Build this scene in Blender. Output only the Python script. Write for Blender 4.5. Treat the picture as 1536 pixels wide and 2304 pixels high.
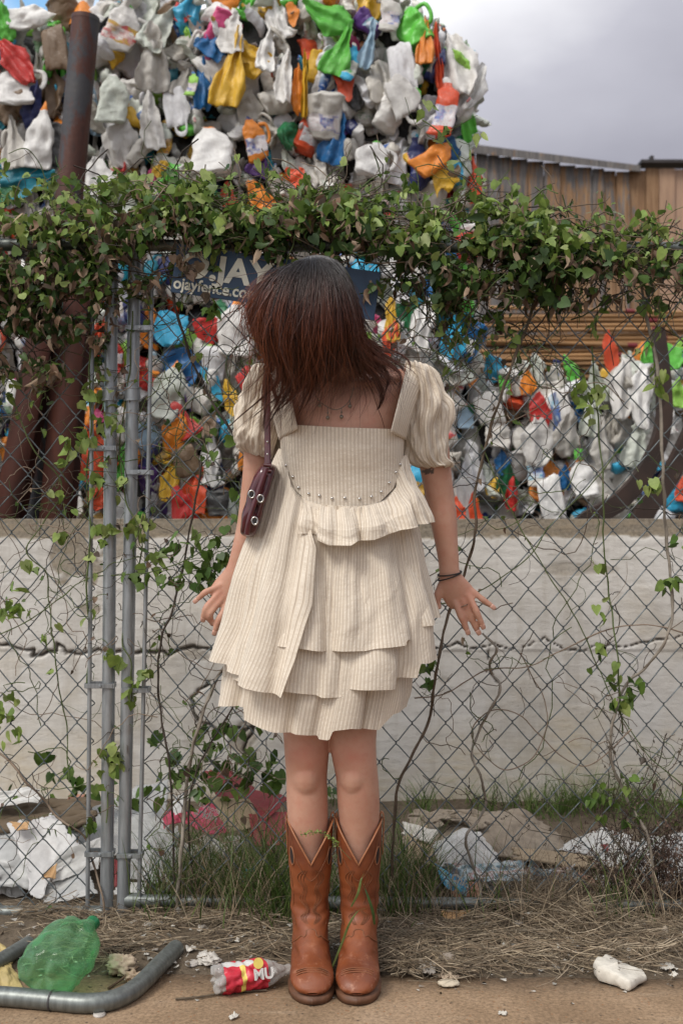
import bpy, bmesh, math, random
import numpy as np
from mathutils import Vector, Matrix
R = math.radians
for o in list(bpy.data.objects):
    bpy.data.objects.remove(o)
scn = bpy.context.scene
COL = scn.collection
random.seed(7); RNG = np.random.default_rng(7)

# ---------------------------------------------------------------- camera
CAMZ = 1.01; FPX = 2560.0
cam_d = bpy.data.cameras.new('camera'); cam = bpy.data.objects.new('camera', cam_d); COL.objects.link(cam)
cam.location = (0, 0, CAMZ); cam.rotation_euler = (R(90), 0, 0)
cam_d.sensor_fit = 'VERTICAL'; cam_d.sensor_height = 36.0; cam_d.sensor_width = 24.0; cam_d.lens = 40.0
cam_d.clip_start = 0.05; cam_d.clip_end = 2000
cam_d.dof.use_dof = True; cam_d.dof.focus_distance = 2.5; cam_d.dof.aperture_fstop = 4.5
scn.camera = cam
# ---------------------------------------------------------------- world: sky with an overcast cloud deck
SUN_EL, SUN_ROT = R(50), R(222)
W = bpy.data.worlds.new('World'); scn.world = W; W.use_nodes = True
nt = W.node_tree; nt.nodes.clear()
def wn(t, **k):
    n = nt.nodes.new(t)
    for a, b in k.items(): setattr(n, a, b)
    return n
sky = wn('ShaderNodeTexSky', sky_type='NISHITA', sun_disc=False, sun_elevation=SUN_EL, sun_rotation=SUN_ROT)
sky.air_density = 1.2; sky.dust_density = 1.0
skym = wn('ShaderNodeVectorMath', operation='SCALE'); skym.inputs['Scale'].default_value = 0.15
nt.links.new(sky.outputs[0], skym.inputs[0])
tc = wn('ShaderNodeTexCoord')
mp = wn('ShaderNodeMapping'); mp.inputs['Scale'].default_value = (1.0, 1.0, 2.2); mp.inputs['Location'].default_value = (0.3, 0.1, 0.4)
nt.links.new(tc.outputs['Generated'], mp.inputs[0])
nz = wn('ShaderNodeTexNoise'); nz.inputs['Scale'].default_value = 3.2; nz.inputs['Detail'].default_value = 7; nz.inputs['Roughness'].default_value = 0.5
nt.links.new(mp.outputs[0], nz.inputs['Vector'])
sx = wn('ShaderNodeSeparateXYZ'); nt.links.new(tc.outputs['Generated'], sx.inputs[0])
# darker cloud to the right and low, brighter to the left and overhead
def wmath(op, a, b=None, clamp=False):
    n = wn('ShaderNodeMath', operation=op); n.use_clamp = clamp
    for i, v in enumerate((a, b)):
        if v is None: continue
        if hasattr(v, 'links'): nt.links.new(v, n.inputs[i])
        else: n.inputs[i].default_value = v
    return n.outputs[0]
lr = wmath('MULTIPLY', sx.outputs[0], -1.7)
el = wmath('SUBTRACT', wmath('MULTIPLY', sx.outputs[2], 3.4), 0.80)
t = wmath('ADD', wmath('ADD', lr, el), wmath('MULTIPLY', nz.outputs[0], 0.9))
cr = wn('ShaderNodeValToRGB'); e = cr.color_ramp.elements
e[0].position = 0.14; e[0].color = (0.34, 0.34, 0.40, 1)
e[1].position = 1.0; e[1].color = (1.15, 1.15, 1.2, 1)
m1 = e.new(0.55); m1.color = (0.52, 0.52, 0.585, 1)
m2 = e.new(0.82); m2.color = (0.84, 0.84, 0.88, 1)
nt.links.new(t, cr.inputs[0])
# gap of blue up on the left
nz2 = wn('ShaderNodeTexNoise'); nz2.inputs['Scale'].default_value = 5.5; nz2.inputs['Detail'].default_value = 6
nt.links.new(mp.outputs[0], nz2.inputs['Vector'])
gap = wmath('MULTIPLY', wmath('SUBTRACT', wmath('ADD', wmath('MULTIPLY', sx.outputs[0], -1.0), wmath('MULTIPLY', nz2.outputs[0], 0.55)), 0.40), 6.0, True)
fr = wmath('GREATER_THAN', sx.outputs[1], 0.2)
gap = wmath('MULTIPLY', gap, fr)
mx = wn('ShaderNodeMixRGB'); nt.links.new(gap, mx.inputs[0]); nt.links.new(cr.outputs[0], mx.inputs[1])
bl = wn('ShaderNodeVectorMath', operation='MULTIPLY'); bl.inputs[1].default_value = (1.15, 1.42, 1.45)
nt.links.new(skym.outputs[0], bl.inputs[0]); nt.links.new(bl.outputs[0], mx.inputs[2])
bg = wn('ShaderNodeBackground'); bg.inputs[1].default_value = 1.0
wo = wn('ShaderNodeOutputWorld')
nt.links.new(mx.outputs[0], bg.inputs[0]); nt.links.new(bg.outputs[0], wo.inputs[0])
# ---------------------------------------------------------------- sun, soft behind cloud
sd = bpy.data.lights.new('sun', 'SUN'); sd.energy = 2.0; sd.angle = R(20); sd.color = (1.0, 0.95, 0.88)
so = bpy.data.objects.new('sun', sd); COL.objects.link(so)
sdir = Vector((math.sin(SUN_ROT) * math.cos(SUN_EL), math.cos(SUN_ROT) * math.cos(SUN_EL), math.sin(SUN_EL)))
so.rotation_euler = sdir.to_track_quat('Z', 'Y').to_euler()
vs = scn.view_settings; vs.view_transform = 'Standard'; vs.look = 'None'; vs.exposure = 0.17; vs.gamma = 1.0

# ---------------------------------------------------------------- helpers
def P(px, py, Y):
    return Vector(((px - 768) / FPX * Y, Y, CAMZ - (py - 1152) / FPX * Y))
def PA(pts):
    return [P(*p) for p in pts]
def thing(name, label, cat, loc=(0, 0, 0), rotz=0.0, group=None, kind=None):
    o = bpy.data.objects.new(name, None); COL.objects.link(o); o.empty_display_size = 0.05
    o.location = loc; o.rotation_euler = (0, 0, rotz)
    o['label'] = label; o['category'] = cat
    if group: o['group'] = group
    if kind: o['kind'] = kind
    return o
def tag(o, label=None, cat=None, group=None, kind=None):
    if label: o['label'] = label
    if cat: o['category'] = cat
    if group: o['group'] = group
    if kind: o['kind'] = kind
    return o
class MB:
    def __init__(s): s.v = []; s.f = []; s.n = 0; s.uv = []; s.col = []; s.hasuv = False; s.hascol = False
    def add(s, v, f, mat=0, uv=None, col=None):
        v = np.asarray(v, float).reshape(-1, 3)
        fa = np.asarray(f, dtype=np.int64)
        s.v.append(v); s.f.append((fa + s.n, mat)); s.n += len(v)
        if uv is None: uv = np.zeros((len(v), 2))
        else: s.hasuv = True
        if col is None: col = np.ones((len(v), 3))
        else:
            s.hascol = True; col = np.asarray(col, float)
            if col.ndim == 1: col = np.tile(col, (len(v), 1))
        s.uv.append(np.asarray(uv, float)); s.col.append(col)
    def mesh(s, name, mats, smooth=True):
        me = bpy.data.meshes.new(name)
        V = np.concatenate(s.v); me.vertices.add(len(V)); me.vertices.foreach_set('co', V.ravel())
        lv = np.concatenate([f.ravel() for f, m in s.f]); tot = np.concatenate([np.full(len(f), f.shape[1]) for f, m in s.f])
        mi = np.concatenate([np.full(len(f), m) for f, m in s.f])
        me.loops.add(len(lv)); me.loops.foreach_set('vertex_index', lv.astype(np.int32))
        me.polygons.add(len(tot)); st = np.concatenate([[0], np.cumsum(tot)[:-1]])
        me.polygons.foreach_set('loop_start', st.astype(np.int32)); me.polygons.foreach_set('loop_total', tot.astype(np.int32))
        me.polygons.foreach_set('material_index', mi.astype(np.int32))
        me.polygons.foreach_set('use_smooth', np.full(len(tot), bool(smooth)))
        for m in mats: me.materials.append(m)
        if s.hasuv:
            ul = me.uv_layers.new(name='UVMap'); U = np.concatenate(s.uv)[lv]; ul.data.foreach_set('uv', U.ravel())
        if s.hascol:
            ca = me.color_attributes.new('Col', 'FLOAT_COLOR', 'POINT'); C = np.concatenate(s.col)
            ca.data.foreach_set('color', np.concatenate([C, np.ones((len(C), 1))], 1).ravel())
        me.update(calc_edges=True); me.validate(); return me
    def build(s, name, mats, parent=None, smooth=True):
        if not isinstance(mats, (list, tuple)): mats = [mats]
        me = s.mesh(name, mats, smooth); o = bpy.data.objects.new(name, me); COL.objects.link(o)
        if parent is not None:
            o.parent = parent
            if parent.location.length > 0 or parent.rotation_euler.z: o.matrix_parent_inverse = world_of(parent).inverted()
        return o
def world_of(o):
    m = Matrix.Translation(o.location) @ o.rotation_euler.to_matrix().to_4x4() @ Matrix.Diagonal((*o.scale, 1))
    if o.parent is not None: m = world_of(o.parent) @ o.matrix_parent_inverse @ m
    return m
def gridfaces(nu, nv, cu=False, cv=False):
    iu = np.arange(nu if cu else nu - 1); iv = np.arange(nv if cv else nv - 1)
    a, b = np.meshgrid(iu, iv, indexing='ij'); a = a.ravel(); b = b.ravel(); a2 = (a + 1) % nu; b2 = (b + 1) % nv
    return np.stack([a * nv + b, a2 * nv + b, a2 * nv + b2, a * nv + b2], 1)
def addgrid(mb, G, cu=False, cv=False, mat=0, uv=None, col=None):
    nu, nv = G.shape[:2]
    mb.add(G.reshape(-1, 3), gridfaces(nu, nv, cu, cv), mat, None if uv is None else uv.reshape(-1, 2), None if col is None else np.asarray(col).reshape(-1, 3) if np.ndim(col) > 1 else col)
def crom(pts, n):
    p = np.asarray([list(q) for q in pts], float); m = len(p)
    if m == 2:
        t = np.linspace(0, 1, n)[:, None]; return p[0] * (1 - t) + p[1] * t
    pe = np.vstack([2 * p[0] - p[1], p, 2 * p[-1] - p[-2]])
    t = np.linspace(0, m - 1 - 1e-9, n); i = np.floor(t).astype(int); f = (t - i)[:, None]
    a, b, c, d = pe[i], pe[i + 1], pe[i + 2], pe[i + 3]
    return 0.5 * ((2 * b) + (c - a) * f + (2 * a - 5 * b + 4 * c - d) * f ** 2 + (-a + 3 * b - 3 * c + d) * f ** 3)
def frames(path):
    T = np.gradient(path, axis=0); T /= np.linalg.norm(T, axis=1, keepdims=True) + 1e-12
    up = np.array([0.13, 1.0, 0.05]); 
    if abs(np.dot(T[0], up)) > 0.9: up = np.array([1.0, 0, 0.1])
    N = np.empty_like(T); n = up - T[0] * np.dot(up, T[0]); n /= np.linalg.norm(n); N[0] = n
    for i in range(1, len(T)):
        n = N[i - 1] - T[i] * np.dot(N[i - 1], T[i]); n /= np.linalg.norm(n) + 1e-12; N[i] = n
    return T, N, np.cross(T, N)
def tube(mb, path, r, sides=8, mat=0, caps=True, col=None, ry=None, uv=False):
    path = np.asarray([list(p) for p in path], float); n = len(path)
    r = np.broadcast_to(np.asarray(r, float), (n,)); ry = r if ry is None else np.broadcast_to(np.asarray(ry, float), (n,))
    T, N, B = frames(path); a = np.linspace(0, 2 * np.pi, sides, endpoint=False)
    G = path[:, None] + N[:, None] * (np.cos(a)[None, :, None] * r[:, None, None]) + B[:, None] * (np.sin(a)[None, :, None] * ry[:, None, None])
    U = None
    if uv:
        L = np.concatenate([[0], np.cumsum(np.linalg.norm(np.diff(path, axis=0), axis=1))])
        U = np.stack(np.broadcast_arrays(a[None, :] * r.mean(), L[:, None]), -1)
    addgrid(mb, G, False, True, mat, U, col)
    if caps:
        for k, g in ((0, G[0][::-1]), (1, G[-1])): mb.add(g, [list(range(sides))], mat, None, col)
def box(mb, lo, hi, mat=0, col=None, M=None, bev=0.0):
    lo = np.array(lo, float); hi = np.array(hi, float)
    bm = bmesh.new(); bmesh.ops.create_cube(bm, size=1.0)
    for v in bm.verts: v.co = Vector(((v.co.x + .5) * (hi[0] - lo[0]) + lo[0], (v.co.y + .5) * (hi[1] - lo[1]) + lo[1], (v.co.z + .5) * (hi[2] - lo[2]) + lo[2]))
    if bev > 0: bmesh.ops.bevel(bm, geom=list(bm.edges), offset=bev, segments=2, affect='EDGES')
    frombm(mb, bm, mat, col, M)
def frombm(mb, bm, mat=0, col=None, M=None):
    bm.verts.ensure_lookup_table()
    if M is not None: bmesh.ops.transform(bm, matrix=M, verts=bm.verts)
    v = np.array([list(x.co) for x in bm.verts]); by = {}
    for f in bm.faces: by.setdefault(len(f.verts), []).append([x.index for x in f.verts])
    first = True
    base = mb.n
    mb.v.append(v); mb.n += len(v); mb.uv.append(np.zeros((len(v), 2)))
    c = np.ones((len(v), 3)) if col is None else np.tile(np.asarray(col, float), (len(v), 1))
    if col is not None: mb.hascol = True
    mb.col.append(c)
    for k, fl in by.items(): mb.f.append((np.asarray(fl, dtype=np.int64) + base, mat))
    bm.free()
def tri(x): return 2 * np.abs(x - np.floor(x + 0.5))
def hashf(ix, iy, iz, seed):
    h = (ix * 374761393 + iy * 668265263 + iz * 2147483647 + seed * 1274126177) & 0xFFFFFFFF
    h = ((h ^ (h >> 13)) * 1274126177) & 0xFFFFFFFF; h = h ^ (h >> 16)
    return (h & 0xFFFFFF) / 0xFFFFFF
def vnoise(p, seed=0):
    p = np.asarray(p, float); i = np.floor(p).astype(np.int64); f = p - i; f = f * f * (3 - 2 * f); r = 0
    for dx in (0, 1):
        for dy in (0, 1):
            for dz in (0, 1):
                w = (f[..., 0] if dx else 1 - f[..., 0]) * (f[..., 1] if dy else 1 - f[..., 1]) * (f[..., 2] if dz else 1 - f[..., 2])
                r = r + w * hashf(i[..., 0] + dx, i[..., 1] + dy, i[..., 2] + dz, seed)
    return r * 2 - 1
def fbm(p, seed=0, oct=4):
    r = 0; a = 1; t = 0
    for k in range(oct): r = r + a * vnoise(np.asarray(p) * 2 ** k, seed + k); t += a; a *= 0.5
    return r / t
def crumple(p, rng, freq, n=7, warp=0.3):
    f = np.zeros(p.shape[:-1])
    w = np.stack([vnoise(p * freq * 0.7, int(rng.integers(999))) for _ in range(3)], -1) * warp / freq
    q = p + w
    for k in range(n):
        d = rng.normal(size=3); d /= np.linalg.norm(d); fr = freq * rng.uniform(0.5, 1.7)
        f += (tri((q @ d) * fr + rng.uniform()) - 0.5) / (fr / freq)
    return f / math.sqrt(n)
def interp(x, pts):
    xs = [p[0] for p in pts]; ys = [p[1] for p in pts]; return np.interp(x, xs, ys)

# ---------------------------------------------------------------- materials
class Mat:
    def __init__(s, name):
        s.m = bpy.data.materials.new(name); s.m.use_nodes = True; s.t = s.m.node_tree; s.t.nodes.clear()
        s.out = s.n('ShaderNodeOutputMaterial'); s.b = s.n('ShaderNodeBsdfPrincipled'); s.l(s.b.outputs[0], s.out.inputs[0])
    def n(s, ty, **k):
        x = s.t.nodes.new(ty)
        for a, b in k.items(): setattr(x, a, b)
        return x
    def l(s, a, b): s.t.links.new(a, b)
    def i(s, sock, v):
        if hasattr(v, 'links'): s.l(v, sock)
        elif isinstance(v, (tuple, list)) and len(v) == 3 and sock.type == 'RGBA': sock.default_value = (*v, 1)
        else: sock.default_value = v
    def coord(s, kind='Object', scale=None, rnd=False):
        c = s.n('ShaderNodeTexCoord').outputs[kind]
        if rnd:
            oi = s.n('ShaderNodeObjectInfo'); vm = s.n('ShaderNodeVectorMath', operation='SCALE'); vm.inputs[0].default_value = (31, 17, 23); s.l(oi.outputs['Random'], vm.inputs['Scale'])
            ad = s.n('ShaderNodeVectorMath', operation='ADD'); s.l(c, ad.inputs[0]); s.l(vm.outputs[0], ad.inputs[1]); c = ad.outputs[0]
        if scale is not None:
            mp = s.n('ShaderNodeMapping'); mp.inputs['Scale'].default_value = scale; s.l(c, mp.inputs[0]); c = mp.outputs[0]
        return c
    def noise(s, vec, scale, detail=4, rough=0.55, dist=0.0):
        x = s.n('ShaderNodeTexNoise'); s.l(vec, x.inputs['Vector']); x.inputs['Scale'].default_value = scale; x.inputs['Detail'].default_value = detail
        x.inputs['Roughness'].default_value = rough; x.inputs['Distortion'].default_value = dist; return x.outputs[0]
    def ramp(s, v, stops, interp='LINEAR'):
        x = s.n('ShaderNodeValToRGB'); x.color_ramp.interpolation = interp; e = x.color_ramp.elements
        while len(e) > 2: e.remove(e[-1])
        for k, (p, c) in enumerate(stops):
            el = e[k] if k < 2 else e.new(p)
            el.position = p; el.color = (c, c, c, 1) if not isinstance(c, (tuple, list)) else (*c[:3], 1)
        s.l(v, x.inputs[0]); return x.outputs[0]
    def math(s, op, a, b=0.0, clamp=False):
        x = s.n('ShaderNodeMath', operation=op); x.use_clamp = clamp; s.i(x.inputs[0], a); s.i(x.inputs[1], b); return x.outputs[0]
    def mix(s, f, a, b, mode='MIX'):
        x = s.n('ShaderNodeMixRGB', blend_type=mode); s.i(x.inputs[0], f); s.i(x.inputs[1], a); s.i(x.inputs[2], b); return x.outputs[0]
    def attr(s, name='Col'): return s.n('ShaderNodeAttribute', attribute_name=name).outputs['Color']
    def bump(s, h, strength=0.3, dist=0.01):
        x = s.n('ShaderNodeBump'); x.inputs['Strength'].default_value = strength; x.inputs['Distance'].default_value = dist; s.l(h, x.inputs['Height']); s.l(x.outputs[0], s.b.inputs['Normal'])
    def set(s, **k):
        names = dict(color='Base Color', rough='Roughness', metal='Metallic', spec='Specular IOR Level', trans='Transmission Weight', ior='IOR', coat='Coat Weight', coatr='Coat Roughness', sss='Subsurface Weight', alpha='Alpha', sheen='Sheen Weight')
        for a, v in k.items(): s.i(s.b.inputs[names[a]], v)
        return s
def simple(name, color, rough=0.6, metal=0.0, var=0.15, scale=20, bump=0.0, spec=0.5, **k):
    m = Mat(name); c = m.coord('Object', rnd=True); nz = m.noise(c, scale, 5)
    lo = tuple(x * (1 - var) for x in color); hi = tuple(min(1, x * (1 + var)) for x in color)
    m.set(color=m.ramp(nz, [(0.3, lo), (0.7, hi)]), rough=rough, metal=metal, spec=spec, **k)
    if bump: m.bump(nz, bump, 0.004)
    return m.m
def plastic(name, color, rough=0.34, dirt=0.45, trans=0.12):
    m = Mat(name); c = m.coord('Object', rnd=True)
    oi = m.n('ShaderNodeObjectInfo').outputs['Random']
    v = m.math('ADD', m.math('MULTIPLY', oi, 0.24), 0.86)
    base = m.mix(1.0, color, v, 'MULTIPLY')
    n1 = m.noise(c, 3.0, 8, 0.65, 0.6); n2 = m.noise(c, 14, 6, 0.6)
    d = m.math('MULTIPLY', m.ramp(n1, [(0.46, 0.0), (0.66, 1.0)]), m.ramp(n2, [(0.35, 0.2), (0.65, 1.0)]))
    d = m.math('MULTIPLY', m.math('ADD', d, m.math('MULTIPLY', m.ramp(m.noise(m.coord('Object', (7, 7, .9), rnd=True), 2.2, 6, .7), [(.5, 0.0), (.68, 1.0)]), .6), True), dirt)
    m.set(color=m.mix(d, base, (0.16, 0.13, 0.10)), rough=m.math('ADD', m.math('MULTIPLY', d, 0.5), rough), spec=0.45)
    st = m.noise(m.coord('Object', (9, 9, 1.1), rnd=True), 2.0, 6, .65); vo = m.n('ShaderNodeTexVoronoi'); vo.feature = 'DISTANCE_TO_EDGE'; vo.inputs['Scale'].default_value = 6.5; wv = m.n('ShaderNodeVectorMath', operation='ADD'); nn = m.n('ShaderNodeTexNoise'); nn.inputs['Scale'].default_value = 4; m.l(c, nn.inputs['Vector']); m.l(c, wv.inputs[0]); m.l(nn.outputs['Color'], wv.inputs[1]); m.l(wv.outputs[0], vo.inputs['Vector'])
    h = m.math('ADD', m.math('MULTIPLY', n2, .25), m.math('ADD', m.math('MULTIPLY', m.math('MINIMUM', vo.outputs[0], .10), 1.6), m.math('MULTIPLY', st, .35)))
    m.bump(h, 0.30, 0.02)
    if trans:
        t = m.n('ShaderNodeBsdfTranslucent'); m.l(base, t.inputs[0]); x = m.n('ShaderNodeMixShader'); x.inputs[0].default_value = trans
        m.l(m.b.outputs[0], x.inputs[1]); m.l(t.outputs[0], x.inputs[2]); m.l(x.outputs[0], m.out.inputs[0])
    return m.m
def foliage_mat(name, trans=0.3, rough=0.5):
    m = Mat(name); a = m.attr('Col'); c = m.coord('Object'); nz = m.noise(c, 60, 3)
    col = m.mix(1.0, a, m.ramp(nz, [(0.3, 0.75), (0.7, 1.2)]), 'MULTIPLY')
    m.set(color=col, rough=rough, spec=0.35)
    t = m.n('ShaderNodeBsdfTranslucent'); m.l(col, t.inputs[0]); x = m.n('ShaderNodeMixShader'); x.inputs[0].default_value = trans
    m.l(m.b.outputs[0], x.inputs[1]); m.l(t.outputs[0], x.inputs[2]); m.l(x.outputs[0], m.out.inputs[0])
    return m.m
M = {}
M['leaf'] = foliage_mat('leaf', 0.3, 0.45)
M['dry'] = foliage_mat('dry_leaf', 0.1, 0.8)
M['twig'] = simple('bark', (0.15, 0.115, 0.085), 0.9, var=0.4, scale=60, bump=0.5)
M['greenstem'] = simple('green_stem', (0.12, 0.15, 0.055), 0.7, var=0.3)
def galv(name, col=(0.30, 0.32, 0.33)):
    m = Mat(name); c = m.coord('Object', (1, 1, 0.12)); n1 = m.noise(c, 90, 5, 0.6); n2 = m.noise(m.coord('Object'), 9, 5)
    k = m.ramp(n1, [(0.3, tuple(x * 0.7 for x in col)), (0.7, tuple(x * 1.3 for x in col))])
    k = m.mix(m.ramp(n2, [(0.60, 0.0), (0.75, 0.5)]), k, (0.24, 0.20, 0.15))
    m.set(color=k, metal=0.55, rough=0.42, spec=0.5); m.bump(n1, 0.1, 0.002); return m.m
M['galv'] = galv('galvanised_steel'); M['wire'] = galv('galvanised_wire', (0.115, 0.135, 0.14)); M['pipe_old'] = galv('old_galvanised_pipe', (0.17, 0.185, 0.175))
def rust():
    m = Mat('rusty_steel'); c = m.coord('Object', (1, 1, 0.35)); n1 = m.noise(c, 7, 8, 0.65, 0.5); n2 = m.noise(m.coord('Object'), 60, 4)
    k = m.ramp(n1, [(0.32, (0.03, 0.018, 0.015)), (0.46, (0.075, 0.024, 0.014)), (0.52, (0.045, 0.045, 0.05)), (0.66, (0.06, 0.055, 0.055)), (0.74, (0.15, 0.06, 0.028))])
    m.set(color=k, rough=0.62, metal=0.2); m.bump(n2, 0.4, 0.004); return m.m
M['rust'] = rust()
def rust2():
    m = Mat('red_brown_steel'); n1 = m.noise(m.coord('Object', (1, 1, 0.3)), 9, 8, 0.65, 0.5)
    m.set(color=m.ramp(n1, [(0.3, (0.018, 0.008, 0.006)), (0.6, (0.05, 0.014, 0.008)), (0.8, (0.08, 0.03, 0.016))]), rough=0.75, spec=.2); m.bump(n1, 0.3, 0.004); return m.m
M['rust2'] = rust2()
# ================================================================ SETTING
def soil_mat():
    m = Mat('soil'); c = m.coord('Object'); n1 = m.noise(c, 5, 8, 0.6); n2 = m.noise(c, 45, 6, 0.7)
    k = m.mix(0.5, m.ramp(n1, [(0.3, (0.075, 0.055, 0.036)), (0.7, (0.17, 0.13, 0.09))]), m.ramp(n2, [(0.3, (0.05, 0.04, 0.03)), (0.75, (0.22, 0.175, 0.125))]))
    m.set(color=k, rough=0.95, spec=0.2); m.bump(n2, 0.8, 0.012); return m.m
def slab_mat():
    m = Mat('concrete_paving'); c = m.coord('Object'); n1 = m.noise(c, 3.5, 8, 0.6, 0.4); n2 = m.noise(c, 120, 4, 0.7); n3 = m.noise(m.coord('Object', (1.2, 7, 1)), 3, 6, 0.6)
    k = m.ramp(n1, [(0.3, (0.20, 0.132, 0.078)), (0.55, (0.285, 0.195, 0.12)), (0.75, (0.35, 0.25, 0.165))])
    k = m.mix(m.ramp(n3, [(0.58, 0.0), (0.72, 0.45)]), k, (0.42, 0.32, 0.22))
    k = m.mix(0.55, k, m.ramp(n2, [(0.32, 0.30), (0.5, 0.95), (0.68, 1.5)]), 'MULTIPLY')
    vo = m.n('ShaderNodeTexVoronoi'); vo.inputs['Scale'].default_value = 75; m.l(c, vo.inputs['Vector'])
    sp = m.math('MULTIPLY', m.ramp(vo.outputs['Distance'], [(0.10, 1.0), (0.2, 0.0)]), m.math('GREATER_THAN', m.n('ShaderNodeSeparateColor').outputs[0], 0.0) if False else m.ramp(vo.outputs['Color'], [(0.52, 0.0), (0.56, 0.85)]))
    k = m.mix(sp, k, (0.27, 0.12, 0.05))
    vo2 = m.n('ShaderNodeTexVoronoi'); vo2.inputs['Scale'].default_value = 48; m.l(c, vo2.inputs['Vector'])
    sp2 = m.math('MULTIPLY', m.ramp(vo2.outputs['Distance'], [(0.10, 1.0), (0.17, 0.0)]), m.ramp(vo2.outputs['Color'], [(0.55, 0.0), (0.6, 0.8)]))
    k = m.mix(sp2, k, (0.06, 0.045, 0.035))
    m.set(color=k, rough=0.9, spec=0.25); m.bump(n2, 0.5, 0.003); return m.m
M['soil'] = soil_mat(); M['slab'] = slab_mat()
def ground_h(x, y):
    p = np.stack([x * 7, y * 7, x * 0], -1)
    h = fbm(p, 3, 4) * 0.018 + 0.008
    h = h * np.clip((y - 2.44) / 0.12, 0, 1) - 0.02 * (1 - np.clip((y - 2.44) / 0.12, 0, 1))
    h += 0.006 * np.exp(-((y - 2.78) / 0.16) ** 2) + 0.04 * np.clip((y - 3.3) / 0.5, 0, 1)
    return h
mb = MB()
xs = np.concatenate([[-60, -12, -4], np.arange(-1.8, 1.81, 0.02), [4, 12, 60]]); ys = np.concatenate([[-20, 1.5], np.arange(2.30, 3.95, 0.02), [5, 9, 20, 80, 400]])
X, Y = np.meshgrid(xs, ys, indexing='ij'); Z = ground_h(X, Y)
inner = (np.abs(X) < 1.81) & (Y > 2.29) & (Y < 3.96); Z = np.where(inner, Z, -0.02)
addgrid(mb, np.stack([X, Y, Z], -1)); tag(mb.build('ground', M['soil']), kind='structure')
# concrete pavement slab with an uneven far edge
mb = MB(); n = 160; xs = np.linspace(-3, 3, n)
ye = 2.485 + 0.02 * fbm(np.stack([xs * 4, xs * 0, xs * 0], -1), 5) + 0.045 * np.clip((-xs - 0.1) / 0.5, 0, 1)
rows = []
for k, t in enumerate([0, 0.3, 0.6, 0.9, 0.97, 1.0, 1.0]):
    z = np.full(n, 0.0) + 0.003 * fbm(np.stack([xs * 9, xs * 0 + k, xs * 0], -1), 9)
    if k == 5: z = z - 0.006
    if k == 6: z = z * 0 - 0.08
    rows.append(np.stack([xs, -1.5 + (ye + 1.5) * t, z], -1))
addgrid(mb, np.stack(rows, 1)); tag(mb.build('pavement', M['slab']), kind='structure')

# ---------------- painted concrete wall
WY = 3.80; WT = P(0, 1168, WY).z
def zpx(py, Y=WY): return CAMZ - (py - 1152) / FPX * Y
def xpx(px, Y=WY): return (px - 768) / FPX * Y
def jag(pts, step=0.018, amp=0.008, seed=0):
    rg = np.random.default_rng(seed); out = []
    for a, b in zip(pts[:-1], pts[1:]):
        a = np.array(a); b = np.array(b); L = np.linalg.norm(b - a); k = max(1, int(L / step))
        for j in range(k): out.append(a + (b - a) * j / k + rg.normal(size=2) * amp)
    out.append(np.array(pts[-1])); return np.array(out)
def wp(l): return [(xpx(a), zpx(b)) for a, b in l]
cracks = [
 (wp([(-60, 1452), (20, 1452), (60, 1462), (95, 1472), (130, 1456), (175, 1470), (230, 1462), (300, 1466), (380, 1470), (420, 1455), (470, 1462), (520, 1470)]), 0.0055, 0.006, 1),
 (wp([(520, 1470), (600, 1462), (700, 1470), (800, 1458), (900, 1462), (985, 1458)]), 0.0015, 0.004, 2),
 (wp([(985, 1456), (1030, 1452), (1070, 1458), (1110, 1450), (1145, 1462), (1195, 1452), (1225, 1434), (1265, 1462), (1310, 1462), (1350, 1450), (1400, 1455), (1430, 1446), (1480, 1440), (1560, 1425)]), 0.0015, 0.003, 3),
 (wp([(470, 1535), (430, 1580), (450, 1620), (500, 1645), (560, 1640), (575, 1630)]), 0.005, 0.007, 4),
 (wp([(575, 1632), (548, 1680), (560, 1720)]), 0.006, 0.006, 5),
 (wp([(1100, 1460), (1096, 1510), (1125, 1540)]), 0.002, 0.004, 7),
]
gx = np.arange(-1.5, 1.501, 0.005); gz = np.concatenate([np.arange(-0.06, WT - 0.004, 0.005), [WT - 0.004, WT]])
X, Z = np.meshgrid(gx, gz, indexing='ij'); pts = np.stack([X, Z], -1).reshape(-1, 2)
cd = np.full(len(pts), 9.0)
nzw = 0.6 + 0.9 * np.abs(fbm(np.stack([X * 9, Z * 9, X * 0], -1), 31, 3)).ravel() * 2
for pl, wdt, amp, sd_ in cracks:
    q = jag(pl, 0.016, amp, sd_)
    for a, b in zip(q[:-1], q[1:]):
        sel = np.where((pts[:, 0] > min(a[0], b[0]) - 0.03) & (pts[:, 0] < max(a[0], b[0]) + 0.03) & (pts[:, 1] > min(a[1], b[1]) - 0.03) & (pts[:, 1] < max(a[1], b[1]) + 0.03))[0]
        if not len(sel): continue
        ab = b - a; t = np.clip(((pts[sel] - a) @ ab) / (ab @ ab + 1e-12), 0, 1); d = np.linalg.norm(pts[sel] - a - t[:, None] * ab, axis=1)
        cd[sel] = np.minimum(cd[sel], d / (wdt * nzw[sel]))
cd = cd.reshape(X.shape); crack = np.clip(1.25 - cd, 0, 1); near = np.clip(1 - cd / 4.0, 0, 1)
nA = fbm(np.stack([X * 14, Z * 22, X * 0], -1), 41, 5); nB = fbm(np.stack([X * 5, Z * 5, X * 0], -1), 43, 4)
bare = np.clip((Z - (WT - 0.063) + nA * 0.02) / 0.006, 0, 1)
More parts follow.
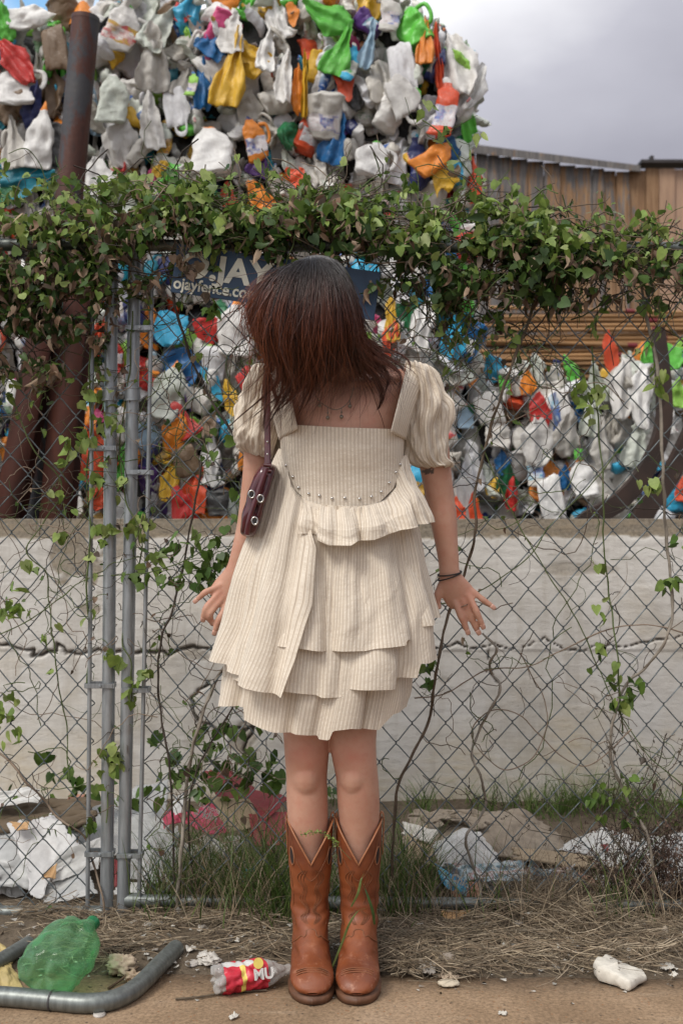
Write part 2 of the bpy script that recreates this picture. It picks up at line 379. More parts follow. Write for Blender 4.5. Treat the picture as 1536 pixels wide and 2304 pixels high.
for (cx, cy, rx, ry, k) in [(165, 1235, 48, 75, .9), (150, 1215, 40, 30, 1), (205, 1300, 22, 26, .9), (205, 1370, 30, 14, .8), (280, 1220, 55, 30, .8), (1290, 1281, 98, 15, .55), (1405, 1255, 25, 3, .5), (1000, 1530, 18, 10, .5), (545, 1665, 25, 32, .7), (440, 1470, 40, 18, .6)]:
    d = np.sqrt(((X - xpx(cx)) / (rx / FPX * WY)) ** 2 + ((Z - zpx(cy)) / (ry / FPX * WY)) ** 2) + nA * 0.9
    bare = np.maximum(bare, np.clip((1.0 - d) * 6, 0, 1) * k)
bare = np.maximum(bare, np.clip((near - 0.55 + nB * 0.5) * 2, 0, 1) * 0.5)
stain = np.clip(0.10 + 1.5 * (0.5 - Z) + nB * 1.1, 0, 1)
ripple = 0.0010 * fbm(np.stack([X * 6, Z * 45, X * 0], -1), 47, 4)
D = ripple - 0.003 * bare - 0.022 * crack + 0.0015 * near * (Z > 0) * (cd > 1) * nB + np.where(Z > zpx(1462), 0.003, 0)
mb = MB(); G = np.stack([X, WY - D, Z], -1)
addgrid(mb, G, col=np.stack([bare, crack, stain], -1))
zero = np.array([0.0, 0, 0.5])
box(mb, (-1.5, WY + 0.03, -0.06), (1.5, WY + 0.17, WT - 0.002), col=(1, 0, .5))
tv = np.stack([np.stack([gx, np.full_like(gx, WY), np.full_like(gx, WT)], -1), np.stack([gx, np.full_like(gx, WY + 0.172), np.full_like(gx, WT)], -1)], 0)
addgrid(mb, tv, col=np.array([1.0, 0, .5]))
box(mb, (-6, WY, -0.06), (-1.5, WY + 0.17, WT), col=(0, 0, .4)); box(mb, (1.5, WY, -0.06), (6, WY + 0.17, WT), col=(0, 0, .4))
def wall_mat():
    m = Mat('painted_concrete'); a = m.n('ShaderNodeSeparateColor'); m.l(m.attr('Col'), a.inputs[0])
    c = m.coord('Object'); n1 = m.noise(m.coord('Object', (1, 1, 3)), 14, 8, 0.65); n2 = m.noise(c, 90, 5, 0.7); n3 = m.noise(c, 3, 6, 0.6)
    paint = m.ramp(n3, [(0.3, (0.58, 0.555, 0.51)), (0.7, (0.68, 0.66, 0.62))])
    st = m.math('MULTIPLY', a.outputs[2], m.ramp(n1, [(0.35, 0.35), (0.65, 1.0)]))
    paint = m.mix(st, paint, (0.56, 0.485, 0.36))
    paint = m.mix(m.ramp(n1, [(0.60, 0.0), (0.74, 0.6)]), paint, (0.20, 0.17, 0.135))
    dr = m.noise(m.coord('Object', (9, 9, .8)), 2.0, 7, .65); paint = m.mix(m.ramp(dr, [(.50, 0.0), (.70, .42)]), paint, (0.36, 0.315, 0.25)); gr = m.noise(m.coord('Object', (1, 1, 1.6)), 2.2, 8, .7); paint = m.mix(m.ramp(gr, [(.52, 0.0), (.68, .40)]), paint, (0.30, 0.265, 0.215))
    conc = m.ramp(n2, [(0.3, (0.13, 0.11, 0.085)), (0.5, (0.26, 0.225, 0.175)), (0.72, (0.37, 0.32, 0.25))])
    conc = m.mix(m.ramp(n1, [(0.45, 0.0), (0.65, 0.6)]), conc, (0.36, 0.29, 0.20))
    k = m.mix(a.outputs[0], paint, conc); k = m.mix(m.math('MULTIPLY', a.outputs[1], 0.9), k, (0.09, 0.075, 0.058))
    m.set(color=k, rough=0.85, spec=0.25); m.bump(m.math('ADD', m.math('MULTIPLY', n1, 1.0), m.math('MULTIPLY', n2, 0.4)), 0.55, 0.006); return m.m
M['wall'] = wall_mat()
tag(mb.build('concrete_wall', M['wall']), 'low cream painted concrete wall, cracked across and flaking, behind the chain link fence', 'wall')

# ---------------- distant plank fence (upper right)
FY = 8.5
def wood_mat():
    m = Mat('weathered_wood'); a = m.n('ShaderNodeSeparateColor'); m.l(m.attr('Col'), a.inputs[0])
    c = m.coord('Object', (3.5, 3.5, 0.35)); n1 = m.noise(c, 7, 8, 0.7, 0.6); n2 = m.noise(m.coord('Object', (14, 14, 0.5)), 8, 6, 0.7)
    fresh = m.ramp(n2, [(0.3, (0.13, 0.075, 0.042)), (0.5, (0.27, 0.16, 0.088)), (0.7, (0.38, 0.25, 0.145))])
    grey = m.ramp(n2, [(0.3, (0.05, 0.05, 0.052)), (0.5, (0.15, 0.14, 0.135)), (0.7, (0.28, 0.255, 0.23))])
    w = m.math('ADD', m.math('MULTIPLY', m.math('SUBTRACT', n1, 0.5), 2.6), a.outputs[0]); w = m.ramp(w, [(0.45, 0.0), (0.55, 1.0)])
    m.set(color=m.mix(a.outputs[1], m.mix(w, fresh, grey), (0.62, 0.43, 0.33)), rough=0.8, spec=0.2); m.bump(n2, 0.4, 0.01); return m.m
M['wood'] = wood_mat()
fr = thing('plank_fence', 'weathered wooden plank fence, grey to orange boards, far behind the bales on the right', 'fence', (1.6, FY, 0))
mb = MB(); rg = random.Random(4); px = 1040.0
def ftop(px): return interp(px, [(1000, 325), (1085, 340), (1430, 385), (1436, 372), (1620, 376)])
while px < 1720:
    w = rg.choice([28, 30, 36, 27, 30]); x0, x1 = xpx(px, FY), xpx(px + w - 1.5, FY); zt = zpx(ftop(px + w / 2), FY)
    g = interp(px, [(1080, .70), (1190, .5), (1210, .42), (1290, .45), (1300, .55), (1330, .45), (1380, .40), (1400, .30), (1440, .20), (1700, .15)]) + rg.uniform(-.06, .06)
    pk = 0.0 if px < 1470 else rg.uniform(.25, .6)
    dy = rg.uniform(-.012, .012); box(mb, (x0, FY + dy, -0.02), (x1, FY + .03 + dy, zt - .02), col=(g, pk, 0)); px += w
mb.build('plank', M['wood'], fr, smooth=False)
mb = MB(); box(mb, (xpx(1040, FY), FY + .045, 0), (xpx(1700, FY), FY + .06, zpx(392, FY))); mb.build('gap_shade_sheet', simple('board_gap_shade', (.03, .025, .02), .9), fr, smooth=False)  # added dark sheet, stands in for shade in the board gaps
mb = MB(); 
mb.add([P(1045, 322, FY - .08), P(1440, 372, FY - .08), P(1440, 386, FY - .08), P(1045, 342, FY - .08), P(1045, 322, FY + .1), P(1440, 372, FY + .1), P(1440, 386, FY + .1), P(1045, 342, FY + .1)],
       [[0, 3, 2, 1], [4, 5, 6, 7], [0, 1, 5, 4], [3, 7, 6, 2], [0, 4, 7, 3], [1, 2, 6, 5]], col=(.75, 0, 0))
mb.build('cap_rail', M['wood'], fr, smooth=False)
mb = MB(); box(mb, (xpx(1437, FY), FY - .06, zpx(371, FY)), (xpx(1720, FY), FY + .1, zpx(364, FY)), col=(1, 0, 0)); box(mb, (xpx(1462, FY), FY, zpx(364, FY)), (xpx(1470, FY), FY + .05, zpx(350, FY)))
mb.build('roof_edge', simple('dark_flashing', (0.035, 0.03, 0.03), 0.7), fr, smooth=False)

# ---------------- stack of long tan rods in front of the plank fence
RY = 7.2
M['rod'] = simple('tan_tube', (0.29, 0.155, 0.06), 0.5, var=0.35, scale=3)
M['rodband'] = simple('dark_red_band', (0.16, 0.015, 0.02), 0.6)
M['rod_dark'] = simple('brown_tube', (0.05, 0.024, 0.012), 0.6, var=0.4, scale=3)
rg = random.Random(3); rods = []
ROD = 'long tan cardboard tube lying in the stack in front of the plank fence'
for k in range(34):
    row = k // 2; dark = (k % 2 == 1)
    py = 702 + row * 9.6 + rg.uniform(-2, 2) + (4 if dark else 0); yy = RY + (0.12 if dark else 0.0) + rg.uniform(-.03, .03); r_ = rg.uniform(.009, .0135) * 1.1
    x0, x1 = xpx(1050 + rg.uniform(-10, 90), yy), xpx(1800 + rg.uniform(-60, 60), yy); zc = zpx(py, yy); tl = rg.uniform(-.03, .03)
    mb = MB(); tube(mb, [(x0 - (x0 + x1) / 2, 0, -tl), (0, 0, 0), (x1 - (x0 + x1) / 2, 0, tl)], r_, 10)
    if not dark and k % 4 == 0:
        for bx in (0.30, 0.62, 0.95):
            c_ = bx + rg.uniform(-.05, .05) - .4; s_ = tl / ((x1 - x0) / 2); tube(mb, [(c_, 0, c_ * s_), (c_ + .06, 0, (c_ + .06) * s_)], r_ + .002, 10, mat=1)
    o = mb.build('tube_rod', [M['rod_dark'] if dark else M['rod'], M['rodband']]); o.location = ((x0 + x1) / 2, yy, zc)
    ORD = ['first', 'second', 'third', 'fourth', 'fifth', 'sixth', 'seventh', 'eighth', 'ninth', 'tenth', 'eleventh', 'twelfth', 'thirteenth', 'fourteenth', 'fifteenth', 'sixteenth', 'seventeenth'][row]
    tag(o, (f'dark brown tube at the back of the rack, {ORD} row from the top' if dark else f'tan tube with dark red bands in the rack, {ORD} row from the top' if k % 4 == 0 else f'plain tan tube in the rack, {ORD} row from the top'), 'tube', 'tubes stacked in the rack')
mb = MB(); 
for bx in (1120, 1330, 1520):
    box(mb, (xpx(bx, RY), RY - .03, -0.02), (xpx(bx + 20, RY), RY + .2, zpx(850, RY)), bev=.004)
    box(mb, (xpx(bx, RY), RY + .17, zpx(850, RY)), (xpx(bx + 20, RY), RY + .2, zpx(690, RY)), bev=.004)
box(mb, (xpx(1060, RY), RY - .03, zpx(860, RY)), (xpx(1800, RY), RY + .2, zpx(852, RY)), bev=.003)
tag(mb.build('storage_rack', M['rust2'], smooth=False), 'brown steel rack carrying the stack of tan tubes', 'rack')

# ---------------- crushed plastic pieces
def piece_mesh(kind, seed):
    rg = np.random.default_rng(seed); nu, nv = 46, 42
    th = np.linspace(0, 2 * np.pi, nu, endpoint=False); v = np.linspace(0, 1, nv); TH, Vv = np.meshgrid(th, v, indexing='ij')
    if kind == 'jug':
        r = np.interp(v, [0, .03, .62, .78, .88, .9, 1], [.0, .30, .31, .22, .09, .10, .0]); fl = rg.uniform(.3, .55)
    elif kind == 'bottle':
        r = np.interp(v, [0, .03, .3, .35, .55, .75, .86, .88, .97, 1], [0, .19, .2, .17, .2, .17, .07, .08, .07, 0]); fl = rg.uniform(.45, .8)
    elif kind == 'tub':
        r = np.interp(v, [0, .02, .5, .9, .92, 1], [0, .33, .37, .42, .40, 0]); fl = rg.uniform(.4, .7)
    else:
        r = np.interp(v, [0, .05, .3, .6, .85, 1], [.02, rg.uniform(.15, .3), rg.uniform(.22, .36), rg.uniform(.15, .36), rg.uniform(.1, .2), .02]); fl = rg.uniform(.14, .35)
    rr = np.broadcast_to(r[None, :], TH.shape)
    sq = 1 / (np.abs(np.cos(TH)) ** 4 + np.abs(np.sin(TH)) ** 4) ** .25 if kind in ('jug',) else 1.0
    p = np.stack([rr * np.cos(TH) * sq, rr * np.sin(TH) * sq * fl, Vv - .5], -1)
    if kind == 'film':   # hanging pleats
        k = rg.integers(3, 6); p[..., 1] += 0.06 * np.sin(p[..., 0] * 2 * np.pi * k + rg.uniform(0, 6) + 2 * Vv); p[..., 0] *= 1 + .25 * np.sin(5 * Vv + rg.uniform(0, 6))
    amp = dict(jug=.085, bottle=.06, tub=.07, film=.085)[kind]
    for ax in range(3): p[..., ax] += crumple(p, rg, rg.uniform(1.6, 2.6), 6) * amp * (1.0 if ax == 1 else .7)
    for ax in range(3): p[..., ax] += crumple(p, rg, 4.6, 5, .15) * amp * .42
    for ax in range(3): p[..., ax] += crumple(p, rg, 11.0, 6, .1) * amp * .09
    # a big dent on the front
    for _ in range(3):
        c = np.array([rg.uniform(-.2, .2), -.15, rg.uniform(-.35, .35)]); d = np.linalg.norm((p - c) * [1, .8, .8], axis=-1); s_ = rg.uniform(.1, .2)
        p[..., 1] += np.clip(1 - d / s_, 0, 1) * .09
    b = rg.uniform(-.5, .5); p[..., 0] += b * (p[..., 2] ** 2 - .08) * .8; b = rg.uniform(-.8, .8); p[..., 1] += b * p[..., 2] * np.abs(p[..., 2])
    mb = MB(); F = gridfaces(nu, nv, True, False); vi = F[:, 0] % nv; ui = F[:, 0] // nv
    lab = np.zeros(len(F), bool); cap = np.zeros(len(F), bool)
    if kind in ('jug', 'bottle', 'tub'):
        lab = (vi > nv * .15) & (vi < nv * .5) & (((ui > nu * .55) & (ui < nu * .95)) if kind != 'bottle' else (ui > -1)) & (seed % 3 == 0); cap = (vi >= nv * .88) & (kind != 'tub')
    mb.add(p.reshape(-1, 3), F[~lab & ~cap], 0)
    me_v = mb.n
    if lab.any(): mb.f.append((F[lab], 1))
    if cap.any(): mb.f.append((F[cap], 2))
    if kind == 'jug' and seed % 2 == 0:
        q = crom([(.22, 0, .28), (.42, 0, .25), (.46, .01, .05), (.40, 0, -.12), (.25, 0, -.15)], 14); tube(mb, q, .045, 8)
    return mb.mesh('crushed_' + kind, [None, None, None][:0] + [MP['w1'], LAB[0], MP['blue']])
def label_mat(name, cols, seed):
    m = Mat(name); c = m.coord('Object', rnd=True); br = m.n('ShaderNodeTexBrick'); br.offset = .37; br.inputs['Scale'].default_value = 9; br.inputs['Mortar Size'].default_value = .0; br.inputs['Brick Width'].default_value = .9; br.inputs['Row Height'].default_value = .5
    cc = m.coord('Object'); sw = m.n('ShaderNodeSeparateXYZ'); m.l(cc, sw.inputs[0]); cb = m.n('ShaderNodeCombineXYZ'); m.l(sw.outputs[0], cb.inputs[0]); m.l(sw.outputs[2], cb.inputs[1]); m.l(cb.outputs[0], br.inputs['Vector'])
    m.i(br.inputs['Color1'], cols[0]); m.i(br.inputs['Color2'], cols[1]); k = m.mix(m.ramp(m.noise(c, 2.5, 2), [(.45, 0.0), (.5, 1.0)]), br.outputs[0], cols[2])
    ln = m.math('MULTIPLY', m.ramp(m.noise(m.coord('Object', (60, 60, 130)), 1.0, 2), [(.55, 0.0), (.6, 1.0)]), .6); k = m.mix(ln, k, cols[3]); n1 = m.noise(c, 5, 6)
    m.set(color=m.mix(m.ramp(n1, [(0.45, 0.0), (0.7, 0.6)]), k, (0.22, 0.19, 0.16)), rough=.5); return m.m
MP = {}
for k, c in dict(w1=(.76, .74, .70), w2=(.66, .635, .58), w3=(.84, .83, .80), w4=(.54, .51, .45), w5=(.64, .68, .60), w6=(.78, .78, .79), grey=(.30, .29, .27), dark=(.05, .05, .05),
                 yellow=(.70, .42, .03), orange=(.78, .25, .025), red=(.52, .03, .025), redor=(.70, .085, .025), green=(.12, .50, .06), lime=(.28, .56, .08), dgreen=(.015, .16, .06), blue=(.015, .14, .36), cyan=(.04, .38, .60), teal=(.01, .22, .30), navy=(.02, .03, .12), purple=(.10, .04, .20), pink=(.62, .08, .22), gap_shade=(.022, .02, .018), brown=(.20, .13, .075), lblue=(.35, .50, .62)).items():
    MP[k] = plastic('plastic_' + k, c, dirt=.36 if k[0] == 'w' else .25, trans=.20 if k[0] == 'w' else .10)
LAB = [label_mat('label_a', [(.65, .65, .63), (.05, .12, .32), (.6, .6, .6), (.4, .05, .05)], 0), label_mat('label_b', [(.55, .04, .03), (.68, .66, .6), (.6, .35, .03), (.02, .03, .1)], 1),
       label_mat('label_c', [(.05, .35, .5), (.65, .66, .66), (.02, .10, .35), (.65, .65, .65)], 2), label_mat('label_d', [(.6, .6, .55), (.08, .4, .08), (.65, .65, .6), (.04, .2, .05)], 0)]
PM = {'jug': [piece_mesh('jug', s) for s in range(10, 18)], 'bottle': [piece_mesh('bottle', s) for s in range(30, 37)], 'tub': [piece_mesh('tub', s) for s in range(50, 53)], 'film': [piece_mesh('film', s) for s in range(70, 80)]}
def mesh_arrays(me):
    v = np.empty(len(me.vertices) * 3); me.vertices.foreach_get('co', v); f = np.array([list(p.vertices) for p in me.polygons if len(p.vertices) == 4]); mi = np.array([p.material_index for p in me.polygons if len(p.vertices) == 4]); return v.reshape(-1, 3), f, mi
PARR = {}
PNAME = {'jug': 'crushed_jug', 'bottle': 'crushed_bottle', 'tub': 'crushed_tub', 'film': 'crumpled_bag'}
CAPS = ['red', 'blue', 'green', 'w3', 'orange', 'w1', 'navy']
def put_piece(parent, kind, loc, h, wscale, rot, mat, rg, ysc=1.0):
    me = rg.choice(PM[kind]); o = bpy.data.objects.new(PNAME[kind], me); COL.objects.link(o)
    for i, mm in enumerate((MP[mat], rg.choice(LAB), MP[rg.choice(CAPS)])):
        if i < len(o.material_slots): o.material_slots[i].link = 'OBJECT'; o.material_slots[i].material = mm
    o.location = loc; o.rotation_euler = rot; o.scale = (h * wscale, h * ysc, h)
    o.parent = parent; o.matrix_parent_inverse = world_of(parent).inverted(); return o
def bale(x0, x1, z0, z1, Y, label, dens=1.0, mix=None, seed=0, heroes=(), depth=.7, big=1.0, hide=None, edge=None):
    rg = random.Random(seed); nrg = np.random.default_rng(seed); c0x = (x0 + x1) / 2
    root = thing('plastic_bale', label, 'bale', ((x0 + x1) / 2, Y + depth / 2, z0), group=None)
    # compressed core, near-black colour paints the shade in gaps between pieces
    mb = MB(); bm = bmesh.new(); bmesh.ops.create_cube(bm, size=1.0); bmesh.ops.subdivide_edges(bm, edges=bm.edges, cuts=18, use_grid_fill=True)
    for v in bm.verts:
        co = np.array(v.co); k = (np.abs(co * 2) ** 8).sum() ** (1 / 8); co = co / k * 1.0
        v.co = Vector(((x0 + x1) / 2 + co[0] * (x1 - x0 - .06), Y + depth / 2 + .05 + co[1] * (depth - .02), (z0 + z1) / 2 + co[2] * (z1 - z0 - .05)))
    q = np.array([list(v.co) for v in bm.verts]); dd = crumple(q, nrg, 6, 8) * .05
    c0 = np.array([(x0 + x1) / 2, Y + depth / 2, (z0 + z1) / 2])
    if edge:
        for v in bm.verts:
            lim = xpx(edge(1152 - (v.co.z - CAMZ) / Y * FPX) - 26, Y); v.co.x = min(v.co.x, lim) if v.co.x > c0x else v.co.x
    for v, d in zip(bm.verts, dd): v.co += (v.co - Vector(c0)).normalized() * d
    frombm(mb, bm); mb.build('core', MP['gap_shade'], root)
    whites = ['w1', 'w2', 'w3', 'w4', 'w5', 'w6', 'w1', 'w3', 'w2', 'w4']; cols = mix or ['yellow', 'orange', 'red', 'redor', 'green', 'lime', 'blue', 'cyan', 'teal', 'navy', 'pink', 'dgreen', 'dark', 'brown', 'purple']
    nparts = 0; cap = 98
    occ = []
    for hh in heroes:
        px, py, wpx, hpx, ang, mat, kind = hh[:7]; dy = hh[7] if len(hh) > 7 else -.05
        yy = Y + dy; s = yy / FPX; h = hpx * s
        base_w = dict(jug=.62, bottle=.40, tub=.75, film=.55)[kind]
        put_piece(root, kind, P(px, py, yy), h, (wpx * s) / (h * base_w), (rg.uniform(-.2, .2), R(ang), rg.uniform(-.3, .3)), mat, rg, ysc=.6); nparts += 1; occ.append((px, py, wpx, hpx))
    dx = .086 * big; dz = .108 * big; cells = []
    nx = max(1, int((x1 - x0) / dx)); nz = max(1, int((z1 - z0) / dz))
    for i in range(nx + 1):
        for j in range(nz + 1):
            cells.append((x0 + (x1 - x0) * (i + rg.uniform(-.4, .4)) / nx, z0 + (z1 - z0) * (j + rg.uniform(-.4, .4)) / nz))
    rg.shuffle(cells); rest = []
    for (x, z) in cells:
        kind = rg.choice(['jug', 'jug', 'bottle', 'film', 'film', 'film', 'tub']); h = rg.uniform(.13, .23) * big * (.75 if kind == 'tub' else 1)
        mat = rg.choice(cols) if rg.random() < dens else rg.choice(whites)
        if mat in whites or rg.random() < .5: pass
        else: h *= .7
        edg = max(0, min(x - x0, x1 - x))
        yy = Y + rg.uniform(-.07, .05) + (.08 if edg < .05 else 0)
        rot = (rg.uniform(-.35, .35), rg.gauss(0, .45) if rg.random() < .85 else rg.uniform(-1.6, 1.6), rg.uniform(-.8, .8) + (math.pi if rg.random() < .5 else 0))
        ppx = 768 + x / yy * FPX; ppy = 1152 - (z - CAMZ) / yy * FPX
        if edge and ppx > edge(ppy) - 16: continue
        if any(abs(ppx - o[0]) < o[2] * .42 and abs(ppy - o[1]) < o[3] * .42 for o in occ): yy += .09
        vis = not (hide and hide(ppx, ppy))
        if nparts < cap and vis:
            put_piece(root, kind, (x, yy, z), h, rg.uniform(.75, 1.15), rot, mat, rg, ysc=rg.uniform(.6, 1.0)); nparts += 1
        elif vis or rg.random() < .4: rest.append((kind, (x, yy, z), h, rot, mat))
    # small fill, top and side faces: one mass nobody could count
    mb = MB(); mats = [MP[k] for k in whites[:6] + cols] + LAB; nw = 6
    n_f = int(190 * (x1 - x0) * (z1 - z0) / (1.6 * .72) / big)
    def item(kind, loc, h, rot, mi):
        if edge and 768 + loc[0] / loc[1] * FPX > edge(1152 - (loc[2] - CAMZ) / loc[1] * FPX) - 12: return
        me = rg.choice(PM[kind]); key = me.name
        if key not in PARR: PARR[key] = mesh_arrays(me)
        v, f, fm = PARR[key]; Mx = np.array((Matrix.Translation(loc) @ Matrix.Rotation(rot[2], 4, 'Z') @ Matrix.Rotation(rot[1], 4, 'Y') @ Matrix.Rotation(rot[0], 4, 'X')))
        vv = (v * h) @ Mx[:3, :3].T + Mx[:3, 3]; mb.add(vv, f[fm == 0], mi); lab_i = len(mats) - 1 - rg.randrange(4)
        o = mb.n - len(vv)
        if (fm > 0).any(): mb.f.append((f[fm > 0] + o, lab_i))
    def rmi():
        return nw + rg.randrange(len(cols)) if rg.random() < max(dens, .2) + .06 else rg.randrange(nw)
    for (kind, loc, h, rot, mat) in rest: item(kind, loc, h, rot, rmi())
    for _ in range(n_f):
        item(rg.choice(['bottle', 'film', 'jug', 'tub']), (rg.uniform(x0, x1), Y + rg.uniform(-.06, .05), rg.uniform(z0, z1)), rg.uniform(.08, .17), [rg.uniform(-1, 1), rg.uniform(-1.5, 1.5), rg.uniform(-3, 3)], rmi())
    for _ in range(int(30 * (x1 - x0))):
        item(rg.choice(['film', 'jug', 'bottle']), (rg.uniform(x0, x1), Y + rg.uniform(0, depth), z1 + rg.uniform(-.05, .0)), rg.uniform(.1, .2), [rg.uniform(-1.8, 1.8), rg.uniform(-1, 1), rg.uniform(-3, 3)], rmi())
    for sx_ in (x0, x1):
        for _ in range(40): item(rg.choice(['film', 'jug', 'bottle']), (sx_ + rg.uniform(-.03, .03), Y + rg.uniform(0.05, depth), rg.uniform(z0, z1)), rg.uniform(.12, .22), [rg.uniform(-.4, .4), rg.uniform(-.4, .4), rg.uniform(1, 2)], rmi())
    o = mb.build('crushed_packaging', mats, root); o['kind'] = 'stuff'
    return root
B = 4.7
def bx(px, Y=B): return xpx(px, Y)
def bz(py, Y=B): return zpx(py, Y)
H1 = [  # px,py,w,h,angle,colour,kind
 (520, 150, 60, 200, 12, 'yellow', 'film', -.12), (565, 130, 70, 90, -50, 'yellow', 'film', -.09), (765, 110, 55, 130, 25, 'green', 'film', -.11), (735, 35, 60, 120, -60, 'green', 'film', -.1),
 (572, 312, 48, 100, -15, 'orange', 'jug', -.12), (755, 310, 62, 120, 18, 'blue', 'film', -.1), (955, 90, 34, 130, 3, 'orange', 'film', -.12), (1000, 240, 55, 150, 8, 'redor', 'bottle', -.13), (985, 130, 20, 160, -5, 'redor', 'film', -.1),
 (480, 95, 70, 80, 30, 'blue', 'film', -.08), (458, 190, 34, 120, 2, 'blue', 'film', -.1), (432, 188, 26, 60, 8, 'lime', 'bottle', -.12), (790, 140, 34, 110, 18, 'cyan', 'bottle', -.1), (830, 100, 34, 110, 15, 'lblue', 'film', -.12), (775, 175, 70, 50, 70, 'redor', 'film', -.08),
 (670, 200, 28, 110, 3, 'orange', 'film', -.1), (685, 190, 16, 150, 0, 'yellow', 'film', -.12), (716, 150, 44, 75, 10, 'yellow', 'tub', -.06), (978, 355, 50, 110, 50, 'orange', 'jug', -.12), (1000, 400, 70, 60, 80, 'yellow', 'film', -.1), (1068, 410, 40, 110, -10, 'redor', 'film', -.02), (1000, 355, 50, 100, 10, 'blue', 'film', -.06), (1050, 270, 26, 110, -12, 'green', 'film', -.02),
 (475, 335, 85, 130, 0, 'w3', 'jug', -.13), (360, 60, 60, 130, 30, 'w5', 'film', -.1), (275, 60, 75, 110, 20, 'w1', 'jug', -.1), (345, 130, 75, 150, 0, 'w2', 'film', -.12), (255, 220, 62, 120, 5, 'w5', 'jug', -.12), (340, 270, 50, 140, -8, 'w1', 'film', -.1), (400, 240, 85, 60, 85, 'w6', 'jug', -.07), (270, 320, 60, 110, 0, 'w1', 'film', -.08),
 (730, 260, 80, 105, 10, 'w2', 'tub', -.11), (838, 355, 72, 100, 15, 'w3', 'jug', -.14), (910, 215, 90, 80, 70, 'w1', 'jug', -.11), (905, 150, 100, 60, 80, 'w6', 'tub', -.1), (1030, 140, 70, 170, -10, 'w1', 'film', -.06), (1060, 200, 50, 150, 25, 'w3', 'film', -.04), (875, 30, 50, 110, 5, 'w2', 'bottle', -.08), (520, 70, 60, 110, 0, 'w1', 'film', -.1), (600, 110, 40, 110, 8, 'w3', 'film', -.1), (640, 170, 38, 140, 5, 'w1', 'film', -.12), (800, 220, 30, 60, 0, 'dark', 'film', -.06), (405, 28, 30, 50, -20, 'red', 'film', -.08), (660, 30, 40, 30, 80, 'orange', 'film', -.06), (620, 8, 40, 40, 0, 'yellow', 'film', -.02),
 (362, 380, 34, 45, 40, 'yellow', 'film', -.1), (668, 395, 50, 40, 60, 'redor', 'film', -.1), (585, 370, 50, 60, 20, 'purple', 'film', -.03), (560, 240, 90, 60, 80, 'w4', 'film', -.05), (420, 180, 60, 90, 10, 'w4', 'film', -.05)]
bale(bx(232), bx(1078), bz(432), bz(-4), B, 'big upper plastic bale against the sky with a long yellow bag on it', .15, seed=11, heroes=H1, edge=lambda y: interp(y, [(-60, 900), (0, 945), (50, 1000), (100, 1040), (180, 1085), (240, 1075), (300, 1060), (440, 1085)]))
H2 = [(35, 135, 50, 130, -35, 'red', 'film', -.12), (35, 190, 90, 110, 0, 'w3', 'jug', -.1), (75, 240, 40, 110, 20, 'navy', 'film', -.1), (125, 110, 100, 60, 80, 'brown', 'tub', -.12), (115, 200, 50, 130, 0, 'brown', 'film', -.06), (10, 50, 40, 90, 0, 'green', 'film', -.1), (70, 40, 50, 110, 85, 'w3', 'jug', -.1), (145, 110, 22, 80, -20, 'teal', 'film', -.08), (92, 310, 60, 150, 8, 'w3', 'jug', -.12), (30, 320, 50, 130, -5, 'w2', 'film', -.1), (125, 325, 50, 100, 0, 'dark', 'tub', -.08), (60, 400, 60, 140, 85, 'teal', 'film', -.08), (215, 400, 70, 110, 5, 'w3', 'film', -.1), (205, 150, 20, 100, 0, 'lime', 'film', -.02), (215, 250, 30, 110, 0, 'lblue', 'film', -.02), (10, 430, 60, 60, 40, 'dgreen', 'film', -.06), (25, 250, 50, 60, 60, 'brown', 'film', -.05)]
bale(bx(-420), bx(222), bz(445), bz(35), B, 'upper left plastic bale behind the round rusty post, with a red bag', .3, seed=12, heroes=H2)
H3 = [(590, 450, 90, 60, 75, 'orange', 'film', -.1), (620, 480, 60, 90, 60, 'orange', 'film', -.1), (515, 448, 60, 40, 80, 'redor', 'film', -.1), (860, 495, 70, 60, 60, 'red', 'film', -.1), (825, 500, 30, 60, 0, 'redor', 'film', -.08), (700, 475, 60, 60, 50, 'green', 'film', -.08), (760, 490, 60, 60, 30, 'lblue', 'film', -.06), (380, 735, 70, 90, -20, 'cyan', 'film', -.1), (470, 740, 60, 60, 20, 'red', 'film', -.1), (530, 740, 80, 130, 0, 'w1', 'jug', -.12), (880, 720, 34, 110, -5, 'yellow', 'film', -.1), (878, 760, 30, 80, 10, 'redor', 'film', -.11), (950, 730, 60, 130, 15, 'w3', 'film', -.1), (1020, 760, 40, 110, 10, 'cyan', 'film', -.08), (970, 640, 40, 60, 0, 'blue', 'film', -.1), (520, 705, 40, 60, 10, 'blue', 'film', -.08), (350, 420, 60, 40, 70, 'pink', 'film', -.1), (220, 760, 40, 130, 20, 'redor', 'film', -.1), (1040, 640, 40, 100, 0, 'green', 'film', -.03), (900, 640, 50, 90, 0, 'w6', 'film', -.06), (240, 690, 30, 60, 0, 'redor', 'film', -.08)]
bale(bx(212), bx(1062), bz(822), bz(452), B + .03, 'colourful middle plastic bale half hidden by vines, right behind the sign', .32, seed=13, heroes=H3)
bale(bx(-420), bx(205), bz(822), bz(462), B + .03, 'pale plastic bale hidden behind the thickest vines at the left', .25, seed=14)
